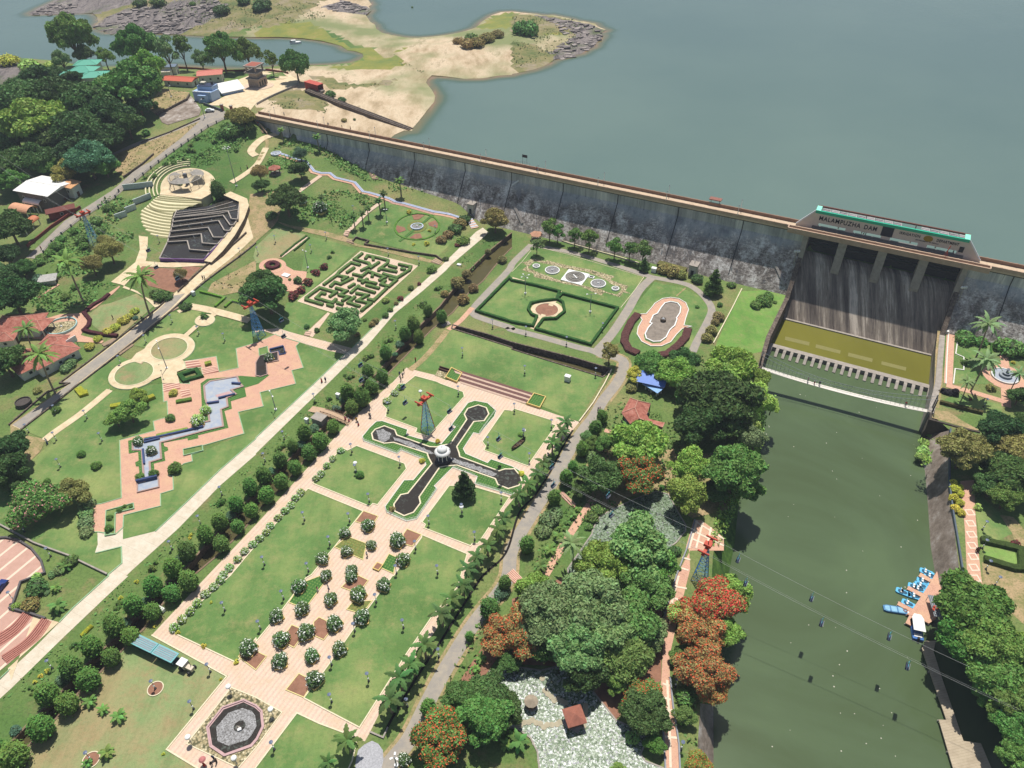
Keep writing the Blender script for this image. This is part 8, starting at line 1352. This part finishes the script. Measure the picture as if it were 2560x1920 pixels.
PP = [("T11 1380,1465", 'red', 'black', 0, 'walking on the worn dirt track'), ("T11 1280,1565", 'black', 'grey', 0, 'nearest the corner of the striped path'), ("T11 1243,1590", 'blue', 'black', 0, 'left of the group at the striped path corner'), ("T11 1268,1598", 'grey', 'black', 0, 'middle of the group at the striped path corner'), ("T11 1253,1635", 'green', 'black', 0, 'lowest of the group at the striped path corner'), ("T11 570,1645", 'orange', 'red', 1, 'left of the couple on the white road'), ("T11 603,1638", 'blue', 'black', 0, 'right of the couple on the white road'),
 ("T12 983,290", 'black', 'grey', 0, 'left of two on the striped path'), ("T12 993,292", 'white', 'blue', 0, 'right of two on the striped path'), ("T12 775,318", 'pink', 'red', 1, 'left at the end of the canal bridge'), ("T12 805,325", 'white', 'pink', 1, 'right at the end of the canal bridge'), ("T12 870,325", 'yellow', 'brown', 0, 'stepping onto the striped path'), ("T12 886,358", 'blue', 'red', 1, 'on the striped path below the bridge'), ("T12 962,1492", 'white', 'black', 0, 'between two white-flowered shrubs'),
 ("T22 742,240", 'black', 'blue', 0, 'left of the couple on the asphalt road'), ("T22 758,238", 'red', 'black', 1, 'right of the couple on the asphalt road'), ("T02 408,505", 'white', 'brown', 0, 'left of two near the lower left path'), ("T02 412,520", 'white', 'blue', 1, 'right of two near the lower left path'), ("T03 1835,1640", 'black', 'grey', 0, 'in the middle below the eight-sided pond'), ("T03 1875,1615", 'black', 'black', 0, 'right of the group below the eight-sided pond'), ("T03 1850,1585", 'blue', 'black', 0, 'highest of the group below the eight-sided pond'), ("T03 1768,1640", 'red', 'red', 1, 'in red under the pink umbrella'), ("T13 630,120", 'white', 'blue', 0, 'walking among the plaza shrubs'), ("T13 535,130", 'pink', 'white', 1, 'crouching by the flower bed edge'),
 ("T01 1755,755", 'blue', 'black', 0, 'left of the couple on the access road'), ("T01 1772,755", 'grey', 'black', 0, 'right of the couple on the access road'), ("T01 360,500", 'red', 'black', 0, 'on the asphalt road by the fence'), ("T01 980,1100", 'black', 'black', 0, 'in the dry lawn by the red hedge'), ("T00 2085,1480", 'blue', 'black', 0, 'left of two by the tall mast'), ("T00 2140,1460", 'red', 'black', 1, 'right of two by the tall mast'), ("T10 22,1085", 'red', 'blue', 1, 'upper person on the abutment stairs'), ("T10 70,1120", 'black', 'blue', 0, 'middle person on the abutment stairs'), ("T10 88,1135", 'white', 'black', 0, 'lower person on the abutment stairs'), ("T32 1795,1450", 'brown', 'black', 0, 'left of two on the riverside path'), ("T32 1812,1448", 'black', 'brown', 1, 'right of two on the riverside path')]
for px, a, b, f, lb in PP: person(px, 'person in %s top, %s %s, %s' % (a, b, 'skirt' if f else 'trousers', lb), CLR[a], CLR[b], f)
for px, a, b, lb in (("T10 745,1112", 'black', 'red', 'left'), ("T10 818,1125", 'orange', 'black', 'right'), ("T10 626,1090", 'blue', 'black', 'far left'), ("T10 245,1000", 'white', 'black', 'leftmost'), ("T20 215,1475", 'red', 'blue', 'middle'), ("T31 822,378", 'black', 'black', 'below the lettering'), ("T31 838,382", 'grey', 'black', 'below the word DAM'), ("T31 1590,545", 'black', 'red', 'beside the red tripod')): person(px, 'person in %s top walking on the dam crest, %s' % (a, lb), CLR[a], CLR[b], z=HC-.2)
for f_, a, b, lb in ((.3, 'pink', 'white', 'left'), (.34, 'white', 'red', 'middle'), (.37, 'black', 'grey', 'right'), (.86, 'red', 'black', 'near the right end')):
    q = pa+(pb-pa)*f_; q.z += -.5*4*f_*(1-f_)*2.2; person('', 'person in %s top crossing the white footbridge, %s' % (a, lb), CLR[a], CLR[b], base=tuple(q))
q = on(pts("T03 1772,1625")[0]); t = thing('umbrella', 'open pink umbrella held above people below the eight-sided pond', 'umbrella', q); MB().lathe([(.01, 2.25), (.4, 2.15), (.65, 1.9)], 12).build('canopy', plain('umbrella_pink', 'b5736f', .8), t); MB().bar((0, 0, 1.2), (0, 0, 2.2), .02).build('shaft', M_dark, t)
t = thing('tripod_crane', 'small red tripod hoist standing on the spillway road', 'tripod', dxy(dso(*at(pts("T31 1530,530")[0], HC-.2)[:2])[0], -.3, HC-.2)); [MB().bar((.9*cos(a), .9*sin(a), 0), (0, 0, 3.2), .07).build('leg', REDP, t) for a in (0, 2.1, 4.2)]; MB().bar((0, 0, 3.0), (.5, .2, 4.6), .12).build('boom', REDP, t)
# ------------------------------------------------------------------ vehicles and boats
CY = plain('train_cyan', '74adb0', .5, .05); q0, q1 = [Vector(p) for p in G("T03 1205,600 1680,830")]; d = (q1-q0).normalized(); ang = math.atan2(d.y, d.x)
t = thing('tractor_train', 'toy road train with two cyan-roofed coaches behind a cream tractor on the dry lawn', 'train', (q0+q1)/2, ang); L = (q1-q0).length
for x0_, lb in ((-L/2, 'coach'), (-L/2+L*.37, 'coach')):
    w = L*.34; c = bpy.data.objects.new('coach', None); COL.objects.link(c); c.parent = t; c.location = (x0_+w/2, 0, 0)
    MB().box((0, 0, .8), (w, 1.7, .5)).build('body', plain('coach_dark', '2f3d42', .7), c); mb = MB(); mb.box((0, 0, 2.35), (w+.3, 2.3, .18)); mb.build('roof', CY, c); mb = MB(); [mb.box((0, y, 2.47), (w-.3, .22, .06)) for y in (-.75, -.4, 0, .4, .75)]; mb.build('roof_ribs', M_grey, c)
    for k in range(5): x = -w/2+.15+(w-.3)*k/4; m_ = MB(); [m_.bar((x, y, 1), (x, y, 2.3), .05) for y in (-.8, .8)]; m_.build('pillars', CY, c)
    for x in (-w/2+.7, w/2-.7): m_ = MB(); m_.bar((x, -.8, .4), (x, .8, .4), .4, n=12); m_.build('wheels', M_dark, c)
c = bpy.data.objects.new('tractor', None); COL.objects.link(c); c.parent = t; c.location = (L/2-L*.125, 0, 0); CRM = plain('tractor_cream', 'c9bda8', .6, .12)
MB().box((-.6, 0, 2.1), (1.7, 1.7, .15)).build('cab_roof', M_white, c); MB().box((-.6, 0, 1.1), (1.5, 1.4, .9)).build('cab', CRM, c); MB().box((1.0, 0, 1.0), (1.7, .9, .8)).build('bonnet', CRM, c); MB().bar((1.2, .3, 1.3), (1.2, .3, 2.1), .07).build('exhaust', M_dark, c)
for x, r in ((-.7, .6), (1.3, .42)):
    for y in (-.85, .85): MB().bar((x, y-.15, r), (x, y+.15, r), r, n=14).build('wheel', M_dark, c)
for x in (-1.25, .05):
    for y in (-.7, .7): MB().bar((x, y, 1.4), (x, y, 2.1), .05).build('cab_post', M_dark, c)
def car(px, label, colr, ang):
    q = on(pts(px)[0], .1); t = thing('parked_car', label, 'car', (q[0], q[1], q[2]), ang); pm = plain('carpaint_'+colr, colr, .3, .03)
    prof = [(-2, .35), (-2.05, .8), (-1.5, .95), (-1.1, 1.42), (.35, 1.45), (1.0, .98), (1.9, .85), (2.05, .45)]; V = [(x, y*(1 if z < 1.2 else .82), z) for y in (-.85, .85) for x, z in prof]; n = 8; MB().add(V, [tuple(range(n)), tuple(range(2*n-1, n-1, -1))]+[(k, n+k, n+(k+1) % n, (k+1) % n) for k in range(n)]).build('body', pm, t)
    V = [(x, y, z) for y in (-.78, .78) for x, z in ((-1.46, .98), (-1.12, 1.38), (.33, 1.41), (.95, 1.0))]; MB().add([(x*1.02, y*1.03, z-.01) for x, y, z in V], [(0, 1, 2, 3), (7, 6, 5, 4), (2, 6, 7, 3), (0, 4, 5, 1)]).build('windows', DARKW, t)
    for x in (-1.3, 1.3):
        for y in (-.8, .8): MB().bar((x, y-.1, .33), (x, y+.1, .33), .33, n=12).build('wheel', M_dark, t)
car("T00 1815,965", 'silver-white small car parked before the dam road gate', 'dfe2e2', .1); car("T03 5,110", 'blue-topped small vehicle at the left edge of the striped round plaza', '2c3f78', 1.4)
PB = plain('pedalboat_blue', '5fb2d8', .4, .08)
def pedal(px, label, ang, group='blue pedal boats at the jetty'):
    q = at(pts(px)[0], RZ+.3); t = thing('pedal_boat', label, 'boat', (q[0], q[1], RZ), radians(ang), group)
    hull = [(-1.5, -.55), (-1.2, -.75), (1.2, -.7), (1.65, -.35), (1.65, .35), (1.2, .7), (-1.2, .75), (-1.5, .55)]; MB().prism(hull, -.15, .38).build('hull', PB, t); MB().prism([(x*.62-.1, y*.62) for x, y in hull], .2, .4).build('footwell', plain('footwell_dark', '24506a', .6), t)
    for y in (-.33, .33): MB().box((-.35, y, .55), (.5, .45, .35)).build('seat', M_white, t); MB().box((-.62, y, .8), (.12, .45, .5)).build('seat_back', PB, t)
PBX = [("T33 1165,138", -33, 'pedal boat floating free left of the jetty with a rider'), ("T33 1270,175", -25, 'pedal boat below the upper jetty finger'), ("T33 1215,240", -38, 'pedal boat above the lower jetty finger'), ("T33 1345,45", -30, 'pedal boat uppermost of the packed three'), ("T33 1325,82", -30, 'pedal boat middle of the packed three'), ("T33 1305,112", -30, 'pedal boat lowest of the packed three'), ("T33 1405,2", -30, 'pedal boat at the top walkway of the jetty'), ("T32 1370,1625", -30, 'pedal boat at the very top of the jetty row'), ("T33 1270,95", -30, 'pedal boat tucked behind the packed three')]
for px, a, lb in PBX: pedal(px, 'light blue '+lb, a)
t0 = at(pts("T33 1165,138")[0], RZ+.3); person('', 'person in black top sitting in the free-floating pedal boat', CLR['black'], CLR['red'], base=(t0[0]-.3, t0[1], RZ-.25))
q = at(pts("T33 1130,295")[0], RZ+.3); t = thing('rowing_boat', 'long blue open boat with white bow beside the lower jetty finger', 'boat', (q[0], q[1], RZ), radians(-12)); hb = [(-3.3, -.6), (-2.6, -.85), (1.6, -.85), (3.2, -.1), (3.2, .1), (1.6, .85), (-2.6, .85), (-3.3, .6)]
MB().prism(hb, -.1, .5).build('hull', plain('hull_blue', '4d7fa8', .5), t); MB().prism([(x*.8-.3, y*.75) for x, y in hb], .3, .53).build('interior', plain('inner_cyan', '86b4cc', .6), t); MB().prism([(1.7, -.8), (3.2, -.1), (3.2, .1), (1.7, .8)], .5, .58).build('bow_deck', M_white, t)
for x in (-1.8, -.3): MB().box((x, 0, .6), (.25, 1.5, .12)).build('thwart', plain('hull_blue', '4d7fa8', .5), t)
MB().lathe([(.35, .6), (.45, .7), (.35, .8)], 14, (1.3, 0, 0)).build('lifebuoy', REDP, t)
q = at(pts("T33 1290,440")[0], RZ+1); t = thing('canopy_boat', 'white-canopied blue launch moored at the lower end of the jetty', 'boat', (q[0], q[1], RZ), radians(73)); MB().prism([(-2.9, -1.1), (1.8, -1.2), (3.0, -.3), (3.0, .3), (1.8, 1.2), (-2.9, 1.1)], -.1, .7).build('hull', plain('launch_blue', '3f6fb0', .4), t); MB().prism([(-1.7, -1.2), (1.6, -1.2), (2.6, -.7), (2.6, .7), (1.6, 1.2), (-1.7, 1.2)], 2.0, 2.12).build('canopy', M_white, t); [MB().bar((x, y, .6), (x, y, 2.0), .05).build('canopy_post', M_grey, t) for x in (-1.5, 2.2) for y in (-.7, .7)]; MB().box((-2.9, 0, .8), (.5, .4, .9)).build('outboard_motor', M_dark, t); MB().box((-2.0, 0, .75), (.8, 1.6, .15)).build('seat', M_white, t)
q = at(pts("T10 340,368")[0], WZ+.5); t = thing('motor_boat', 'small white boat with dark stern floating on the inner lake', 'boat', (q[0], q[1], WZ), radians(10)); MB().prism([(-3, -1.2), (2, -1.2), (3.6, 0), (2, 1.2), (-3, 1.2)], -.1, 1.0).build('hull', M_white, t); MB().box((-1.0, 0, 1.4), (2.6, 1.8, 1.1)).build('cabin', M_white, t); MB().box((-2.4, 0, 1.2), (1.4, 2.0, .5)).build('stern_deck', M_dark, t)
q = on(pts("T22 57,525")[0]); t = thing('wooden_boat', 'old brown wooden boat lying on a bare patch of lawn', 'boat', q, radians(48)); br = plain('boat_wood', '5b4a3a', .9, .25, 4); V = []
for i in range(11): f = i/10*2-1; w_ = .6*(1-f*f)**.6+.02; z_ = .25+.35*f*f; V += [(f*2.9, -w_, z_+.3), (f*2.9, -w_*.5, z_-.2), (f*2.9, w_*.5, z_-.2), (f*2.9, w_, z_+.3)]
MB().add(V, [(4*i+k, 4*i+4+k, 4*i+5+k, 4*i+1+k) for i in range(10) for k in range(3)]).build('hull', br, t); [MB().box((x, 0, .5), (.18, 1.0, .06)).build('thwart', br, t) for x in (-1.6, -.6, .4, 1.4)]
q = on(pts("T10 670,890")[0]); t = thing('beached_boat', 'narrow white canoe lying beside the stone slipway', 'boat', q, radians(-28)); MB().prism([(-4, 0), (-3, -.5), (3, -.5), (4.2, 0), (3, .5), (-3, .5)], 0, .6).build('hull', M_white, t)
# ------------------------------------------------------------------ jetty, decks
def deck(name, label, s_, z, mat, cat='jetty', posts=True, th=.3):
    P_ = [at(q_, z) for q_ in pts(s_)]; o_ = P_[0]; t = thing(name, label, cat, (o_[0], o_[1], z)); MB().prism([(p[0]-o_[0], p[1]-o_[1]) for p in P_], -th, 0).build('deck', mat, t)
    if posts:
        for p in dense([p[:2] for p in P_], 5)[::1]: MB().bar((p[0]-o_[0], p[1]-o_[1], RZ-z-.8), (p[0]-o_[0], p[1]-o_[1], -th+.02), .14, n=6).build('pile', M_conc, t)
    return t
RPV = M('red_paving'); deck('jetty', 'main brick-red paved jetty platform at the right river bank', "T32 1460,1620 T33 1500,-20 1480,60 1530,140 1500,260 1450,370 1390,410 1280,350 1200,330 1250,285 1340,150 1400,60 1440,-10", RZ+.75, RPV)
for s_, lb in (("T33 1215,85 1340,150 1320,178 1198,112", 'middle finger of the jetty between pedal boats'), ("T33 1130,218 1255,285 1235,312 1115,248", 'lower finger of the jetty beside the long blue boat'), ("T33 1320,-30 1420,30 1400,52 1300,0", 'upper finger of the jetty'), ("T33 1225,330 1290,352 1240,432 1188,405", 'short landing stage beside the white-canopied launch')): deck('jetty_finger', lb, s_, RZ+.7, RPV)
WDK = NT('deck_boards'); n = WDK.noise(.5, 5); st_ = WDK.stripe(WDK.dirc(100), .5, .1); WDK.out(WDK.mix(WDK.math('MULTIPLY', st_, .5), WDK.mix(WDK.val(n, .35, .7), 'b5a78f', '9f917b'), '75684f'), .85)
deck('boardwalk', 'long pale plank boardwalk along the lower right river bank', "T33 1365,560 1450,560 1430,650 1510,900 1690,1425 1840,1445 1990,1800 1640,1800 1475,1240 1540,1242 1330,620", RZ+.9, WDK.m)
t = thing('boat_shelter', 'grey ribbed metal roof panels lying at the back of the jetty', 'shelter', tuple(at(pts("T33 1450,260")[0], RZ+2.6)), radians(80)); MB().box((0, 0, 0), (5.5, 2.0, .12)).build('roof', M_grey, t); mb = MB(); [mb.box((0, y, .1), (5.5, .08, .08)) for y in (-.8, -.4, 0, .4, .8)]; mb.build('ribs', M_dark, t); [MB().bar((x, y, 0), (x, y, -1.9), .06).build('post', M_grey, t) for x in (-2.5, 2.5) for y in (-.9, .9)]
q = at(pts("T33 1450,285")[0], RZ+2.8); t = thing('life_vests', 'heap of orange life vests on the grey jetty roof', 'life vests', q); [MB().box((rnd.uniform(-.8, .8), rnd.uniform(-.5, .5), .1+.1*(k % 3)), (.45, .3, .15), k).build('vest', REDP, t) for k in range(9)]
hardwall('river_parapet', G("T32 1570,400 1560,860 1590,1100 1640,1400 1680,1659 T33 1730,60"), .35, 0, .8, plain('parapet_slate', '55606a', .8), 'slate-grey parapet along the top of the right embankment', closed=False)
for s_, lb in (("T22 1580,1180 1520,1400 1420,1659 T23 1310,370", 'left grey wall of the riverside walk, upper stretch'), ("T23 1365,880 1390,1130 1440,1450 1450,1680", 'right grey wall of the riverside walk, lower stretch'), ("T23 1300,1160 1305,1340 1325,1680", 'left pale kerb of the riverside walk, lower stretch')): hardwall('path_wall', G(s_), .3, 0, .5, plain('path_wall_grey', '8a8d92', .8), lb)
# right garden details
q = on(pts("T31 2045,1590")[0]); t, c, r = basin("T31 2045,1595", "T31 2160,1600", 'large round tiered fountain in the right garden', .5, 'pool_blue', plain('kerb_white', 'dcd9d0'), .3); ring(c, r+.1, r+2.2, 'red_paving', 3); MB().lathe([(1.7, .3), (1.8, 1.0), (.7, 1.0), (.7, 1.5), (1.1, 1.6), (.3, 1.65), (.25, 2.6), (.5, 2.7), (.05, 3.2)], 18).build('tiers', plain('tier_grey', '8d9499', .6, .15), t)
q = on(pts("T32 1565,85")[0]); t = thing('dark_sculpture', 'large dark rock-like reclining sculpture near the footbridge', 'sculpture', q, radians(-20)); V, F = cloud([((0, 0, .5), (2.3, 1.0, .8), 300), ((1.2, 0, 1.3), (.8, .7, .8), 160), ((-1.6, .2, .8), (.6, .5, .6), 80)], .35, 3, .2, 1); fast('stone', V, F, plain('sculpture_dark', '252427', .8, .3), t)
for s_ in ("T31 1575,1185 1700,1225 1690,1275 1640,1265 1620,1400 1690,1430 1690,1475 1690,1540 1615,1530 1600,1659", "T31 1560,1190 1545,1420 1535,1659"): kerb(G(s_), .3, .25, K_WH, closed=False)
pt = NT('path_pattern'); pt.out('d9c6b0', .8); 
for k in range(9): q = on(pts("T32 %g,%g" % (1745+k*7, 1110+k*95-(400 if 0 else 0)))[0]) if k < 6 else on(pts("T33 %g,%g" % (1790+(k-6)*8, 20+(k-6)*60))[0]); kerb([(q[0]+a, q[1]+b) for a, b in ((-.8, -.8), (.8, -.8), (.8, .8), (-.8, .8))], .28, .06, plain('pattern_cream', 'ddcbb4', .8))
for s_ in ("T22 1570,1180 1830,1340", "T22 1545,1260 1830,1400", "T22 1600,1180 1530,1420", "T22 1650,1190 1590,1420", "T22 1720,1240 1680,1420", "T22 1535,1330 1700,1400", "T23 1400,90 1510,110", "T23 1380,190 1480,215", "T23 1360,280 1430,300", "T22 1470,1500 1540,1520", "T22 1455,1590 1525,1610", "T23 1300,930 1360,950", "T23 1275,1040 1370,1070", "T23 1310,1150 1390,1165", "T23 1305,1280 1400,1280", "T23 1320,1390 1430,1400", "T23 1440,0 1345,370", "T23 1340,900 1360,1280 1370,1659"): ribbon('paving_band', G(s_), .45, plain('pattern_cream', 'ddcbb4', .8), 4, smooth=False)
for s_, lb in (("T13 985,1350 1100,1400 1140,1310", 'open dark drain pit at the lower end of the palm walk'),): hardwall('drain_wall', G(s_), .3, 0, .35, M_conc, lb)
ribbon('drain', G("T22 525,400 430,560 330,760 200,960 60,1120 T13 2160,-200 1960,0 1800,240 1600,560 1400,860 1200,1190 1120,1340"), .5, plain('drain_dark', '1f1b18', .9), 4)
q = on(pts("T13 980,1590")[0]); sheet('grey_gravel_heap', [(q[0]+r_*cos(a), q[1]+r_*1.3*sin(a)) for a, r_ in ((k*.52, 2.6+.5*sin(k*3.1)) for k in range(12))], plain('gravel_grey', 'a3a3a6', .9, .3, 4), 4)
for k, px in enumerate(["T03 1345,975", "T03 790,1590"]): c = on(pts(px)[0]); sheet('round_bed', circ(c, 1.5, 24), 'red_soil', 4); kerb(circ(c, 1.5, 24), .18, .2, K_CR)
ss = pts("T23 260,885 285,990 310,1020 340,1045 365,1075 395,1065 430,1080 460,1095 635,1120 635,1145 630,1172 625,1200 622,1235 620,1265 617,1295 40,1300 70,1290 105,1265 145,1262 175,1245 210,1268 245,1275 275,1305 305,1285 345,1285 390,1280 415,1262")
st0 = None
for i, p in enumerate(ss):
    q = at(p, .2); lb = '%s pale stepping stone in the lily pond, from the upper bank' % ordn(i)
    if st0 is None: st0 = prop(MB().lathe([(.55, -.3), (.6, .1), (.01, .12)], 7).build('stepping_stone', plain('stone_pale', 'a79e86', .9, .15)), lb, 'stone', 'stepping stones in the lily pond'); st0.location = (q[0], q[1], .12)
    else: dup(st0, (q[0], q[1], .12), i, 1, lb)

for o in PM.values(): bpy.data.objects.remove(o)
bpy.context.view_layer.update()
# ------------------------------------------------------------------ a thin haze over the valley
HZ = NT('haze_air'); HZ.t.nodes.remove(HZ.b); vp = HZ.n('ShaderNodeVolumePrincipled'); vp.inputs['Color'].default_value = (.8, .88, 1, 1); vp.inputs['Density'].default_value = .00016; HZ.l(vp.outputs[0], HZ.t.nodes['Material Output'].inputs['Volume'])
prop(MB().box((0, 400, 66), (14000, 19000, 152)).build('haze', HZ.m), 'thin bluish haze over the reservoir', 'haze', kind='stuff')
